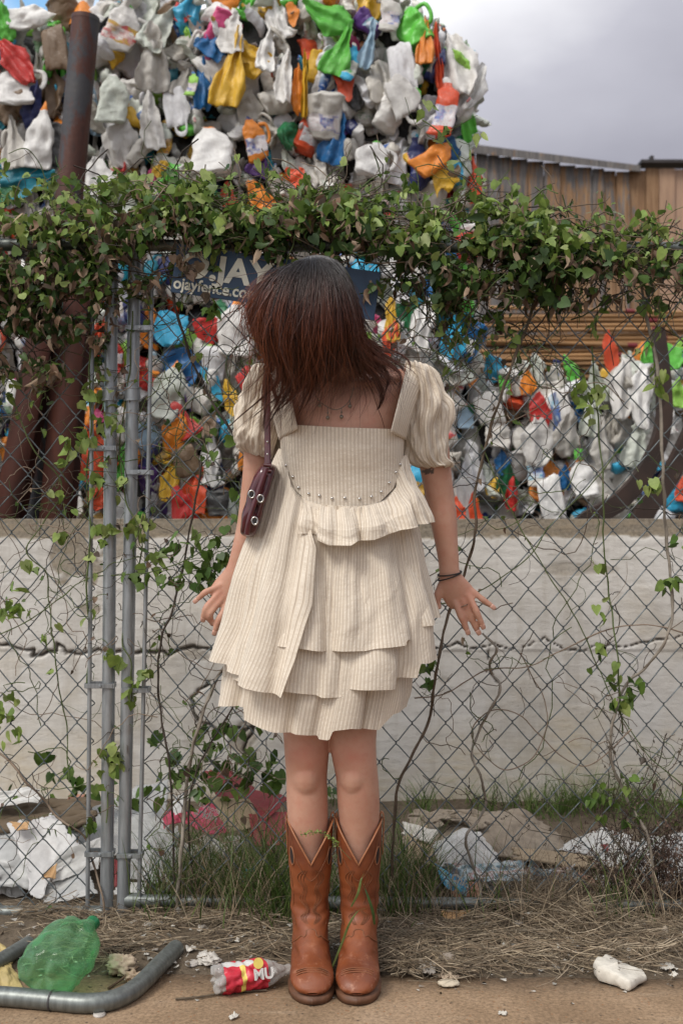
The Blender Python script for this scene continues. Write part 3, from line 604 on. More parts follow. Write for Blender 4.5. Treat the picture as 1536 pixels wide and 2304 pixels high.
H5 = [(325, 850, 40, 60, 0, 'red', 'film', -.1), (560, 860, 60, 50, 60, 'red', 'tub', -.08), (520, 895, 36, 90, -20, 'yellow', 'film', -.1), (395, 975, 50, 90, 15, 'orange', 'film', -.1), (400, 940, 60, 110, -35, 'red', 'bottle', -.1), (215, 1020, 60, 130, -10, 'redor', 'film', -.11), (200, 950, 40, 70, 10, 'orange', 'film', -.1), (220, 1120, 40, 60, 20, 'redor', 'film', -.1), (420, 1040, 70, 60, 70, 'brown', 'tub', -.12), (470, 950, 40, 60, 20, 'brown', 'film', -.1), (440, 1100, 60, 110, 10, 'redor', 'film', -.11), (415, 1150, 110, 60, 85, 'red', 'film', -.12), (490, 1130, 50, 60, 0, 'dark', 'tub', -.12), (380, 1085, 34, 90, 12, 'yellow', 'film', -.1), (275, 1040, 30, 100, 8, 'green', 'film', -.08), (480, 860, 60, 30, 60, 'cyan', 'film', -.08), (80, 1120, 60, 80, 15, 'w3', 'tub', -.13), (80, 1145, 54, 34, 80, 'yellow', 'film', -.14), (380, 880, 70, 130, 15, 'w5', 'jug', -.1), (475, 1040, 50, 120, 0, 'w3', 'film', -.1), (330, 990, 50, 110, 0, 'lblue', 'film', -.06), (220, 935, 30, 30, 0, 'pink', 'film', -.1)]
hid = lambda x, y: y > 1200
bale(bx(-60), bx(612), bz(1290), bz(842), B - .02, 'bottom plastic bale behind the two gate posts, with orange and red bags', .34, seed=15, heroes=H5, hide=hid)
H6 = [(935, 1085, 50, 110, 10, 'cyan', 'bottle', -.1), (960, 890, 44, 110, 5, 'blue', 'film', -.06), (1030, 1155, 60, 40, 80, 'redor', 'film', -.12)]
bale(bx(620), bx(1010), bz(1290), bz(835), B + .02, 'bottom plastic bale mostly hidden behind the dress', .25, seed=16, heroes=H6, hide=lambda x, y: y > 1200 or (660 < x < 900))
H7 = [(1375, 800, 90, 40, 80, 'redor', 'film', -.02), (1215, 925, 66, 50, 80, 'red', 'film', -.12), (1255, 925, 90, 60, 80, 'w1', 'tub', -.09), (1187, 860, 26, 60, 0, 'orange', 'film', -.1), (1160, 870, 40, 50, 10, 'red', 'film', -.06), (1135, 868, 46, 26, 80, 'green', 'film', -.1), (1100, 920, 70, 60, 70, 'w1', 'tub', -.12), (1120, 975, 60, 70, 10, 'w2', 'jug', -.11), (1210, 990, 66, 120, 0, 'w1', 'film', -.12), (1200, 1050, 40, 90, -10, 'w2', 'bottle', -.1), (1275, 975, 50, 110, 12, 'w2', 'film', -.12), (1300, 1022, 18, 26, 0, 'green', 'tub', -.14), (1330, 930, 50, 110, 8, 'w5', 'film', -.08), (1400, 870, 50, 150, 5, 'w1', 'film', -.1), (1440, 890, 45, 150, 0, 'w3', 'film', -.1), (1355, 1000, 45, 120, 0, 'w2', 'film', -.1), (1430, 1000, 60, 110, 10, 'w5', 'film', -.1), (1310, 1075, 60, 90, -8, 'w3', 'jug', -.13), (1270, 1075, 30, 60, 0, 'blue', 'film', -.1), (1140, 1085, 40, 90, 0, 'dgreen', 'film', -.09), (1150, 1110, 30, 80, 0, 'red', 'film', -.11), (1130, 1040, 30, 60, 0, 'blue', 'film', -.1), (1240, 1120, 90, 60, 80, 'w3', 'tub', -.15), (1050, 1130, 110, 60, 80, 'w1', 'jug', -.15), (1060, 1050, 60, 120, 0, 'w6', 'film', -.12), (1070, 1160, 80, 30, 80, 'redor', 'film', -.18), (1240, 1155, 110, 40, 80, 'w3', 'film', -.17), (1110, 1095, 30, 50, 20, 'yellow', 'film', -.1), (1020, 860, 50, 90, 30, 'w6', 'bottle', -.1), (1045, 935, 40, 60, 0, 'lblue', 'bottle', -.1), (1380, 960, 40, 80, 0, 'w4', 'film', -.06), (1060, 830, 70, 40, 70, 'orange', 'film', -.02)]
bale(bx(1016, 4.9), bx(1476, 4.9), bz(1290, 4.9), bz(850, 4.9), 4.9, 'dirty white plastic bale at the bottom right below the tan tubes', .12, seed=17, heroes=H7, hide=hid)
H8 = [(1505, 800, 50, 70, -20, 'green', 'film', -.1), (1520, 880, 40, 70, 10, 'lime', 'film', -.1), (1500, 1080, 30, 100, 20, 'lblue', 'film', -.08), (1535, 1100, 40, 60, 0, 'redor', 'film', -.1), (1500, 940, 40, 80, 0, 'w3', 'film', -.1), (1455, 790, 30, 60, 0, 'green', 'film', -.04)]
bale(bx(1484, 5.0), bx(1840, 5.0), bz(1290, 5.0), bz(790, 5.0), 5.0, 'plastic bale with bright green bags behind the curved steel tines', .35, seed=18, heroes=H8, hide=hid)
# orange road-cone tip behind the rusty post
mb = MB(); prof = [(0.085, 0), (0.07, .08), (.05, .16), (.025, .22), (0.008, .24)]
a = np.linspace(0, 2 * np.pi, 20, endpoint=False); G = np.array([[(r * math.cos(t), r * math.sin(t), z) for t in a] for r, z in prof]); addgrid(mb, G, False, True)
o = mb.build('traffic_cone', MP['orange']); o.location = P(188, 62, 4.66); o.scale = (.7, .7, .45); tag(o, 'orange plastic cone tip poking up behind the top of the rusty post', 'cone')
# ---------------- rusty steel posts at the left
def ibeam(name, a, b, w, label, mat, rnd=False, Y=None):
    mb = MB(); a = np.array(a); b = np.array(b)
    if rnd:
        tube(mb, crom([a, a * .5 + b * .5 + np.array([.004, 0, 0]), b], 12), w / 2, 20)
        tube(mb, [b - (b - a) * .002, b + (b - a) * .004], [w / 2 * 1.02, w / 2 * .99], 20)
    else:
        ax = (b - a); L = np.linalg.norm(ax); q = Vector(ax).to_track_quat('Z', 'Y').to_matrix().to_4x4(); Mx = Matrix.Translation(Vector(a)) @ q
        q2 = Matrix.Translation(Vector(a)) @ Vector(ax).to_track_quat('Z', 'X').to_matrix().to_4x4()
        for sy in (-1, 1): box(mb, (-w / 2, sy * w / 2 - .006, 0), (w / 2, sy * w / 2 + .006, L), M=q, bev=.002) if False else None
        zax = Vector(ax).normalized(); xax = Vector((1, 0, 0)); xax = (xax - zax * xax.dot(zax)).normalized(); yax = zax.cross(xax)
        Mx = Matrix(((xax.x, yax.x, zax.x, a[0]), (xax.y, yax.y, zax.y, a[1]), (xax.z, yax.z, zax.z, a[2]), (0, 0, 0, 1)))
        for sy in (-1, 1): box(mb, (-w / 2, sy * w / 2 - .006, 0), (w / 2, sy * w / 2 + .006, L), M=Mx, bev=.002)
        box(mb, (-.005, -w / 2 + .006, 0), (.005, w / 2 - .006, L), M=Mx)
    o = mb.build(name, mat); tag(o, label, 'post'); return o
s4 = 4.35
def gnd(a, b):  # extend a post line down to the ground
    a = np.array(a); b = np.array(b); t = a[2] / (b[2] - a[2]); return a - (b - a) * t
t_, b_ = P(193, 45, s4), P(150, 500, s4)
ibeam('steel_post', gnd(b_, t_), t_, 62 * s4 / FPX, 'round rusty steel post rising in front of the upper bales', M['rust'], rnd=True)
t_, b_ = P(172, 700, 4.25), P(132, 1165, 4.25); ibeam('steel_post', gnd(b_, t_), P(176, 640, 4.25), 66 * 4.25 / FPX, 'red brown steel post standing just left of the gate posts, behind the wall', M['rust2'])
t_, b_ = P(100, 750, 4.2), P(22, 1165, 4.2); ibeam('steel_post', gnd(b_, t_), P(118, 655, 4.2), 58 * 4.2 / FPX, 'leaning red brown steel post at the left edge, behind the wall', M['rust2'])
# curved dark steel tines at the right
M['tine'] = simple('dark_brown_steel', (0.030, 0.016, 0.011), .7, var=.5, scale=9, bump=.3)
def tine(pts, w, label, Y):
    mb = MB(); q = crom([P(a, b, Y) for a, b in pts], 26); n = len(q); ww = np.linspace(w[0], w[1], n) * Y / FPX
    T = np.gradient(q, axis=0); T /= np.linalg.norm(T, axis=1)[:, None]; N = np.stack([T[:, 2], T[:, 1] * 0, -T[:, 0]], -1); th = .03
    G = np.stack([q + N * ww[:, None] / 2 + [0, -th, 0], q + N * ww[:, None] / 2 + [0, th, 0], q - N * ww[:, None] / 2 + [0, th, 0], q - N * ww[:, None] / 2 + [0, -th, 0]], 1)
    addgrid(mb, G, False, True); mb.add(G[0], [[0, 1, 2, 3]]); mb.add(G[-1], [[3, 2, 1, 0]])
    tag(mb.build('steel_tine', M['tine'], smooth=False), label, 'tine')
tine([(1478, 740), (1490, 850), (1490, 960), (1450, 1060), (1390, 1130), (1310, 1180), (1260, 1260)], (24, 46), 'curved dark brown steel tine sweeping down left at the right edge', 4.35)
tine([(1600, 860), (1540, 1000), (1500, 1080), (1450, 1150), (1400, 1260)], (30, 46), 'second curved steel tine, nearest the right edge of the picture', 4.3)
# ================================================================ CHAIN LINK FENCE AND GATE
FE = 2.83; PXF = FE / FPX
def chain(mb, px0, px1, py0, py1, seed):
    h = 37.7 * PXF; v = 43.2 * PXF; i0 = int(math.floor((px0 - 1116) / 37.7)); i1 = int(math.ceil((px1 - 1116) / 37.7)); j0 = int(math.ceil((1282 - py1) / 43.2)); j1 = int(math.floor((1282 - py0) / 43.2))
    X0 = xpx(1116, FE); Z0 = zpx(1282, FE); r = .0017
    def node(ci, j):
        p = np.array([ci * .31, j * .29, seed]); dxx = vnoise(p * .7, 5) * .005 + vnoise(p * 2.9, 6) * .0018; dzz = vnoise(p * .7, 7) * .006 + vnoise(p * 2.9, 8) * .002; dyy = vnoise(p * .25, 9) * .02
        return np.array([X0 + ci * h + dxx, FE + dyy, Z0 + j * v + dzz])
    for i in range(i0, i1):
        pts = []
        for j in range(j0, j1 + 1):
            right = (j + i) % 2 == 0; ci = i + 1 if right else i; c = node(ci, j); s_ = 1 if right else -1
            sd_ = 1 if (i % 2 == 0) else -1
            pts += [c + [-s_ * .0062, -.0012 * s_, -.0072], c + [s_ * .0010, .0022 * s_, -.0016], c + [s_ * .0010, -.0022 * s_, .0016], c + [-s_ * .0062, .0012 * s_, .0072]]
        tube(mb, pts, r, 5, caps=False)
def post(mb, a, b, r, Y=FE, sides=16, mat=0):
    tube(mb, crom([P(a[0], a[1], Y), P((a[0] + b[0]) / 2 + .6, (a[1] + b[1]) / 2, Y), P(b[0], b[1], Y)], 8), r, sides, mat)
def band(name, pxa, pxb, py, parent, hpx=11):
    mb = MB(); x0, x1 = sorted((xpx(pxa, FE), xpx(pxb, FE))); z = zpx(py, FE); hh = hpx * PXF / 2
    box(mb, (x0, FE - .0205, z - hh), (x1, FE - .0175, z + hh), bev=.0012); box(mb, (x0, FE + .0175, z - hh), (x1, FE + .0205, z + hh), bev=.0012)
    box(mb, (x0 - .0028, FE - .0175, z - hh), (x0, FE + .0175, z + hh)); box(mb, (x1, FE - .0175, z - hh), (x1 + .0028, FE + .0175, z + hh)); xm = (x0 * .45 + x1 * .55)
    bm = bmesh.new(); bmesh.ops.create_cone(bm, cap_ends=True, segments=8, radius1=.0045, radius2=.003, depth=.004); frombm(mb, bm, M=Matrix.Translation((xm, FE - .0225, z)) @ Matrix.Rotation(R(90), 4, 'X'))
    mb.build(name, M['galv'], parent, smooth=False)
gate = thing('chain_link_gate', 'left chain link gate leaf with its tubular post and bottom rail, vines climbing it', 'gate', (xpx(100, FE), FE, 0))
mb = MB(); post(mb, (252, 560), (240, 2078), .0160); mb.build('gate_post', M['galv'], gate)
mb = MB(); post(mb, (-500, 2052), (232, 2052), .0155); mb.build('bottom_rail', M['pipe_old'], gate)
mb = MB(); post(mb, (-500, 548), (250, 552), .0155); mb.build('top_rail', M['pipe_old'], gate)
mb = MB(); post(mb, (209, 640), (197, 2095), .0052, FE - .008); mb.build('tension_bar', M['galv'], gate)
mb = MB(); chain(mb, -480, 196, 560, 2082, 1.0); mb.build('wire_mesh', M['wire'], gate)
for a, b, y in ((212, 268, 628), (205, 262, 1009), (196, 257, 1541), (196, 255, 1918)): band('band_clamp', a, b, y, gate)
fence = thing('chain_link_fence', 'long right chain link fence panel with its tubular end post and top rail', 'fence', (xpx(900, FE), FE, 0))
mb = MB(); post(mb, (304, 560), (277, 2085), .0160); mb.build('end_post', M['galv'], fence)
mb = MB(); post(mb, (300, 552), (1960, 560), .0150); mb.build('top_rail', M['pipe_old'], fence)
mb = MB(); post(mb, (288, 2026), (1960, 2042), .0155); tube(mb, [P(283, 2026, FE), P(318, 2026, FE)], .0185, 14); mb.build('bottom_rail', M['pipe_old'], fence)
mb = MB(); post(mb, (342, 640), (312, 2085), .0052, FE - .008); mb.build('tension_bar', M['galv'], fence)
mb = MB(); chain(mb, 330, 1960, 560, 2060, 2.0); mb.build('wire_mesh', M['wire'], fence)
for a, b, y in ((287, 343, 740), (286, 341, 1063), (278, 336, 1551), (268, 320, 1921)): band('band_clamp', a, b, y, fence)
# clamp joining the two posts
mb = MB(); z = zpx(887, FE)
for cx in (248, 299):
    for dz in (0,): tube(mb, [(xpx(cx, FE), FE, z - .015), (xpx(cx, FE), FE, z + .015)], .0195, 18)
    for dz in (-.015, .015): tube(mb, [(xpx(cx, FE), FE, z + dz - .002), (xpx(cx, FE), FE, z + dz + .002)], .0215, 18)
box(mb, (xpx(262, FE), FE - .006, z - .012), (xpx(286, FE), FE + .006, z + .012), bev=.002)
bm = bmesh.new(); bmesh.ops.create_cone(bm, cap_ends=True, segments=8, radius1=.006, radius2=.004, depth=.008); frombm(mb, bm, M=Matrix.Translation((xpx(274, FE), FE - .010, z)) @ Matrix.Rotation(R(90), 4, 'X'))
tag(mb.build('post_clamp', M['galv']), 'grey steel clamp joining the two upright gate posts', 'clamp')

# sign
navy = simple('navy_sign', (0.013, 0.038, 0.080), .45, var=.2, scale=8); cream = simple('cream_paint', (0.58, 0.57, 0.48), .6, var=.12, scale=30)
SY = 2.770; ang = -R(8.0); so_ = P(384, 655, SY); sgn = thing('fence_sign', 'navy blue fence company sign hanging on the chain link behind the bowed head', 'sign', so_)
Ms = Matrix.Translation(so_) @ Matrix.Rotation(-ang, 4, 'Y')
k = SY / FPX
mb = MB(); box(mb, (0, 0, -2 * k), (462 * k, .003, 108 * k), M=Ms, bev=.001); mb.build('sign_board', navy, sgn, smooth=False)
def text(body, size, loc, name, parent, mat, M0, off=0.0, ext=.0006, sx=1.0, shear=0.0):
    cu = bpy.data.curves.new('t', 'FONT'); cu.body = body; cu.size = size; cu.extrude = ext; cu.offset = off; cu.shear = shear
    to = bpy.data.objects.new('t', cu); COL.objects.link(to); bpy.context.view_layer.update()
    me = bpy.data.meshes.new_from_object(to.evaluated_get(bpy.context.evaluated_depsgraph_get())); bpy.data.objects.remove(to); bpy.data.curves.remove(cu)
    me.transform(M0 @ Matrix.Translation(loc) @ Matrix.Rotation(R(90), 4, 'X') @ Matrix.Diagonal((sx, 1, 1, 1))); me.materials.clear(); me.materials.append(mat); me.name = name
    o = bpy.data.objects.new(name, me); COL.objects.link(o); o.parent = parent
    if parent: o.matrix_parent_inverse = world_of(parent).inverted()
    return o
text('O.JAY', 78 * k, (14 * k, -.0012, 38 * k), 'lettering', sgn, cream, Ms, off=.0028, sx=1.03)
text('ojayfence.com', 36 * k, (4 * k, -.0012, 8 * k), 'lettering', sgn, cream, Ms, off=.0008, sx=.93)

# ================================================================ VINES
LT = np.array([(0, 0, 0), (0, -.5, .02), (0, -1, -.10), (-.22, .14, .05), (-.46, -.02, .10), (-.47, -.34, .12), (-.27, -.70, .05), (.22, .14, .05), (.46, -.02, .10), (.47, -.34, .12), (.27, -.70, .05)], float)
LQ = np.array([[0, 3, 4, 1], [1, 4, 5, 6], [0, 1, 8, 7], [1, 10, 9, 8]]); L3 = np.array([[1, 6, 2], [1, 2, 10]])
LT2 = LT.copy(); LT2[[3, 7], 1] = .02; LT2[[4, 8], 0] *= 1.15; LT2[[4, 8], 1] = -.30; LT2[[5, 9], 0] *= .55; LT2[[5, 9], 1] = -.36; LT2[[6, 10], 0] *= .95; LT2[[6, 10], 1] = -.62   # three-lobed
LT3 = LT.copy(); LT3[:, 0] *= .62; LT3[:, 2] *= 1.5
DT = LT.copy(); DT[:, 0] *= .5; DT[:, 2] += -.6 * (DT[:, 1] + .4) ** 2 + .35 * np.abs(DT[:, 0])
def leaves(mb, pos, size, cols, rng, T=None, mat=0, down=.75, face=.8):
    if T is None:
        pos = np.asarray(pos); size = np.asarray(size); cols = np.asarray(cols); pick = rng.choice(3, p=[.5, .25, .25], size=len(pos))
        for q_, T_ in enumerate((LT, LT2, LT3)):
            k_ = pick == q_
            if k_.any(): leaves(mb, pos[k_], size[k_], cols[k_], rng, T_, mat, down, face)
        return
    pos = np.asarray(pos); n = len(pos)
    if n == 0: return
    t = rng.normal(size=(n, 3)) * .9 + np.array([0, 0, -down]); t /= np.linalg.norm(t, axis=1)[:, None]      # tip direction
    nn = rng.normal(size=(n, 3)) * .95 + np.array([0, -face * .8, .6]); nn -= t * (nn * t).sum(1)[:, None]; nn /= np.linalg.norm(nn, axis=1)[:, None]
    s = np.cross(t, nn); V = T.copy()
    asp = rng.uniform(.75, 1.05, size=(n, 1)); cup = rng.uniform(-.6, 1.6, size=(n, 1)); sz = np.asarray(size).reshape(n, 1, 1)
    v = (s[:, None] * (V[None, :, 0:1] * asp[:, None]) + t[:, None] * (-V[None, :, 1:2]) + nn[:, None] * (V[None, :, 2:3] * cup[:, None])) * sz + pos[:, None]
    off = (np.arange(n) * len(V))[:, None, None]
    c = np.repeat(np.asarray(cols), len(V), 0); b0 = mb.n
    mb.add(v.reshape(-1, 3), (LQ[None] + off).reshape(-1, 4), mat, None, c); mb.f.append(((L3[None] + off).reshape(-1, 3) + b0, mat))
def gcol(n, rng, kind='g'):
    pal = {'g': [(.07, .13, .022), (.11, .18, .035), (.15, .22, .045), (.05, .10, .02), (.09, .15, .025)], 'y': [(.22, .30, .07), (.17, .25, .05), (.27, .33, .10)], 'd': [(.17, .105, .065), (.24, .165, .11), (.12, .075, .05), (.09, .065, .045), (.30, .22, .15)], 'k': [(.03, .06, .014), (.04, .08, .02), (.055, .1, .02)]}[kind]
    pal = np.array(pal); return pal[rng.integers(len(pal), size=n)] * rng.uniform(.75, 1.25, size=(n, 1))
STEMC = {'b': (.13, .095, .065), 'g': (.09, .12, .04), 'k': (.055, .042, .032), 't': (.24, .18, .13), 'w': (.27, .235, .19)}
def wander(p0, d, L, n, rng, curl=.5, grav=0.0):
    p = np.array(p0, float); d = np.array(d, float); out = [p.copy()]
    for k in range(n - 1):
        d = d + rng.normal(size=3) * curl * [1, .35, 1] / math.sqrt(n) + np.array([0, 0, -grav / n]); d[1] -= (p[1] - FE) * 1.5; d /= np.linalg.norm(d); p = p + d * L / (n - 1); out.append(p.copy())
    return np.array(out)
def vine_mass(px0, px1, top, bot, nleaf, ndead, nstem, label, seed, deadz=None, thick=.13, bright=.6):
    rng = np.random.default_rng(seed); cx = xpx((px0 + px1) / 2, FE)
    root = thing('climbing_vine', label, 'vine', (cx, FE, 0))
    def sample(n, bias):
        u = rng.uniform(px0, px1, n); q = rng.beta(1.15, bias, n); yt = np.interp(u, *zip(*top)) if False else np.interp(u, [a for a, b in top], [b for a, b in top]); yb = np.interp(u, [a for a, b in bot], [b for a, b in bot]) + 30 * vnoise(np.stack([u * .035, u * 0, u * 0], -1), 5)
        yt = yt + 10 + 26 * vnoise(np.stack([u * .022, u * 0, u * 0], -1), 3) + 10 * vnoise(np.stack([u * .09, u * 0, u * 0], -1), 4)
        # clumps
        y = yt + (yb - yt) * q; cl = fbm(np.stack([u * .018, y * .022, u * 0 + seed], -1), 17, 3); keep = cl > -.13 + .30 * (q > .6) + .22 * (q < .14) - .14 * ((q >= .14) & (q < .5)) + rng.normal(size=n) * .08; return u[keep], y[keep], q[keep]
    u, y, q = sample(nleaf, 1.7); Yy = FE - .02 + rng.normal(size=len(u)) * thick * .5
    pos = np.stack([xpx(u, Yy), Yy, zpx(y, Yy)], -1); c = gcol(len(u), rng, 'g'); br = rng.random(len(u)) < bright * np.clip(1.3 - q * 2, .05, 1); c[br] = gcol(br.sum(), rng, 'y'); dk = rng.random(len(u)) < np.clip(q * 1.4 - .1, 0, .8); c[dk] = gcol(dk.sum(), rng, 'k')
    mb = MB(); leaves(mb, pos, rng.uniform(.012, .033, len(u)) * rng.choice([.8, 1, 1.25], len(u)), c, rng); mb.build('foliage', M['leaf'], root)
    if ndead:
        u, y, q = sample(ndead, 1.0)
        if deadz is not None:
            k = [deadz(a, b) for a, b in zip(u, y)]; k = rng.random(len(u)) < np.array(k); u, y, q = u[k], y[k], q[k]
        Yy = FE - .03 + rng.normal(size=len(u)) * thick * .45; pos = np.stack([xpx(u, Yy), Yy, zpx(y, Yy)], -1)
        mb = MB(); leaves(mb, pos, rng.uniform(.018, .036, len(u)), gcol(len(u), rng, 'd'), rng, DT, down=1.6, face=.3); mb.build('dead_leaf_clumps', M['dry'], root)
    # sprigs standing up and hanging down, each a thin stem with a few leaves
    mb = MB(); lp = []; ns = int((px1 - px0) / 9)
    for k in range(ns):
        a = rng.uniform(px0, px1); up = rng.random() < .55; b = np.interp(a, [q_[0] for q_ in (top if up else bot)], [q_[1] for q_ in (top if up else bot)]) + (30 if up else -50)
        Yy = FE - .02 + rng.normal() * .03; q_ = wander(P(a, b, Yy), (rng.normal() * .6, 0, 1 if up else -1), rng.uniform(.05, .16), 10, rng, .9, .25); tube(mb, q_, rng.uniform(.0006, .0012), 4, caps=False, col=STEMC[rng.choice(['g', 'g', 'b', 't'])])
        for j in range(2, 10, rng.integers(1, 3)): lp.append(q_[j] + rng.normal(size=3) * .006)
    lp = np.array(lp); mbl = MB(); leaves(mbl, lp, rng.uniform(.012, .032, len(lp)), np.where(rng.random((len(lp), 1)) < .6, gcol(len(lp), rng, 'y'), gcol(len(lp), rng, 'g')), rng); mbl.build('sprig_foliage', M['leaf'], root); mb.build('sprig', M['dry'], root)
    nstem = int(nstem * .65)
    mb = MB(); u, y, q = sample(nstem, 1.5)
    for a, b in zip(u, y):
        Yy = FE - .02 + rng.normal() * thick * .35; k = rng.choice(['b', 'b', 'k', 'k', 'g', 't', 'g'])
        an = rng.uniform(-.7, .7) + (math.pi if rng.random() < .5 else 0); tube(mb, wander(P(a, b, Yy), (math.cos(an), 0, math.sin(an) * .8), rng.uniform(.06, .3), 9, rng, 1.1, .3), rng.uniform(.0007, .0019), 4, caps=False, col=STEMC[k])
    mb.build('stem', M['dry'], root); return root
TOP = [(-400, 430), (0, 418), (80, 430), (130, 440), (200, 455), (280, 420), (360, 415), (430, 425), (520, 440), (600, 450), (700, 430), (760, 430), (850, 450), (960, 470), (1020, 470), (1090, 465), (1150, 440), (1200, 455), (1290, 500), (1350, 505), (1450, 505), (1536, 500), (1960, 480)]
BOT = [(-400, 900), (0, 890), (60, 880), (120, 850), (200, 870), (235, 820), (260, 690), (350, 640), (420, 610), (600, 590), (700, 610), (780, 640), (850, 660), (920, 690), (1000, 720), (1100, 745), (1200, 720), (1270, 700), (1340, 690), (1420, 710), (1536, 740), (1960, 760)]
dz = lambda a, b: 1.0 if (a < 480 and b > 480) else .5
def TW(f): return [(a, b + f(a)) for a, b in TOP]
vine_mass(-380, 250, TOP, BOT, 7600, 4600, 650, 'thickest vine curtain, top left over the gate, green on top and brown dead leaves below', 21, dz)
vine_mass(240, 640, TOP, BOT, 3200, 1900, 520, 'vine mass along the fence top above the two posts and the blue sign', 22, dz)
vine_mass(630, 980, TOP, BOT, 2700, 1800, 520, 'vine mass on the fence top right behind the bowed dark hair', 23, dz)
vine_mass(970, 1320, TOP, BOT, 4300, 1500, 650, 'dark green vine mass in front of the plank fence and the tan tubes', 24, dz)
vine_mass(1300, 1900, [(a, b + 20) for a, b in TOP], BOT, 1700, 1700, 650, 'thin tangled vine with withered leaves at the top right corner of the fence', 25, dz)
# individual traced strands
def strand(name_label, pts, w, seed, kind='b', nleaf=0, lsize=.03, lk='g', Y=None, group=None, jit=2.5, twig=0, clusters=()):
    rng = np.random.default_rng(seed); Y = FE - .012 if Y is None else Y
    root = thing('vine_strand', name_label, 'vine', P(pts[-1][0], pts[-1][1], Y), group=group)
    q = crom([P(a, b, Y + .02 * math.sin(i * 1.9 + seed)) for i, (a, b) in enumerate(pts)], len(pts) * 8); q[:, 0] += vnoise(q * 25, seed) * jit * PXF; q[:, 2] += vnoise(q * 25 + 9, seed) * jit * PXF
    mb = MB(); r = w * PXF / 2 * (1 + .25 * vnoise(q * 60, seed)); tube(mb, q, r, 6, col=STEMC[kind])
    if w > 5: tube(mb, q + np.stack([np.sin(np.arange(len(q)) * .5) * .003, np.cos(np.arange(len(q)) * .5) * .003, q[:, 0] * 0], -1), r * .6, 5, col=np.array(STEMC[kind]) * .8)
    for _ in range(twig):
        k = rng.integers(len(q)); an = rng.uniform(0, 6.28); tube(mb, wander(q[k], (math.cos(an), -.1, math.sin(an)), rng.uniform(.03, .14), 8, rng, 1.5), rng.uniform(.0006, .0011), 4, caps=False, col=STEMC[rng.choice(['b', 'g', 'k'])])
    mb.build('stem', M['dry'], root)
    P0 = []
    if nleaf:
        k = rng.integers(len(q), size=nleaf); P0.append(q[k] + rng.normal(size=(nleaf, 3)) * [.012, .008, .012])
    for (cx, cy, n_, sp) in clusters:
        Yc = Y - .01 + rng.normal(size=n_) * .012; P0.append(np.stack([xpx(cx + rng.normal(size=n_) * sp, Yc), Yc, zpx(cy + rng.normal(size=n_) * sp, Yc)], -1))
    if P0:
        pp = np.concatenate(P0); mb = MB(); leaves(mb, pp, rng.uniform(.75, 1.2, len(pp)) * lsize, gcol(len(pp), rng, lk), rng, down=1.3, face=1.1); mb.build('foliage', M['leaf'], root)
strand('grey woody stem running down the right edge of the fence to the ground', [(1430, 560), (1450, 700), (1478, 830), (1490, 1050), (1497, 1200), (1512, 1360), (1500, 1430), (1455, 1500), (1405, 1545), (1378, 1620), (1372, 1700), (1400, 1780), (1440, 1850), (1462, 1900), (1470, 2030)], 7, 31, 'w', twig=14, clusters=[(1500, 1300, 9, 16), (1420, 1555, 10, 18), (1390, 1575, 6, 14), (1530, 1210, 6, 14)])
strand('green leafy strand hanging straight down in front of the right wall patch', [(1330, 780), (1345, 960), (1356, 1100), (1358, 1240), (1368, 1330), (1385, 1450), (1392, 1560), (1400, 1650)], 4, 32, 'g', twig=8, lk='y', clusters=[(1345, 1265, 3, 9), (1345, 1350, 2, 10), (1352, 1385, 2, 8), (1350, 1450, 3, 8), (1390, 1490, 3, 8), (1375, 1530, 3, 8), (1395, 1580, 6, 12), (1310, 880, 14, 22), (1330, 905, 9, 20), (1470, 820, 6, 14), (1475, 870, 5, 12), (1445, 1075, 6, 14), (1475, 1090, 4, 10)])
strand('brown woody stem rising from right of the skirt hem up into the vine top', [(1215, 640), (1175, 760), (1130, 880), (1090, 1010), (1068, 1110), (1068, 1200), (1048, 1280), (1010, 1380), (985, 1480), (975, 1560), (960, 1630), (915, 1720), (890, 1800), (882, 1980)], 6.5, 33, 'b', twig=14, clusters=[(965, 1495, 5, 12), (960, 1530, 4, 8)])
strand('bent grey stem down the wall crack to the printed bag at the right', [(1085, 1425), (1118, 1460), (1100, 1490), (1110, 1520), (1125, 1545), (1100, 1600), (1075, 1650), (1060, 1700), (1080, 1750), (1092, 1800), (1075, 1850), (1048, 1880), (1055, 1930), (1078, 1990), (1082, 2030)], 5.5, 34, 'w', twig=6)
strand('leafy vine drooping over the upper left corner of the navy sign', [(380, 520), (405, 560), (425, 600), (445, 640)], 2.4, 70, 'b', twig=14, Y=2.745, lk='d', clusters=[(400, 575, 9, 16), (425, 600, 9, 12), (600, 550, 4, 12), (455, 665, 4, 14)], lsize=.026)
strand('green leaves hanging over the top edge of the navy sign', [(460, 520), (520, 535), (590, 545), (640, 560)], 2.2, 71, 'g', twig=8, Y=2.74, lk='g', clusters=[(485, 548, 6, 12), (555, 548, 6, 14), (625, 570, 6, 12), (475, 695, 8, 12)], lsize=.028)
strand('dark stem slanting across the mesh from the sign towards the bag', [(385, 640), (405, 730), (440, 830), (500, 940), (550, 1010), (600, 1080)], 6, 35, 'k', twig=16, clusters=[(430, 830, 4, 20), (470, 1010, 5, 20)])
strand('dark twiggy stem left of the hand reaching down to the grass', [(455, 1040), (430, 1180), (412, 1280), (385, 1380), (360, 1450), (357, 1560), (372, 1660), (385, 1760), (390, 1880), (395, 2040)], 5, 36, 'k', twig=26, clusters=[(440, 1240, 8, 30), (480, 1230, 8, 28), (470, 1290, 14, 26), (400, 1290, 5, 20), (345, 1250, 4, 14), (330, 1310, 5, 18)])
strand('thick grey leaning stem below the left skirt hem', [(520, 1480), (492, 1520), (465, 1580), (440, 1660), (422, 1740), (415, 1820), (408, 1920), (398, 2050)], 8, 37, 'w', twig=16)
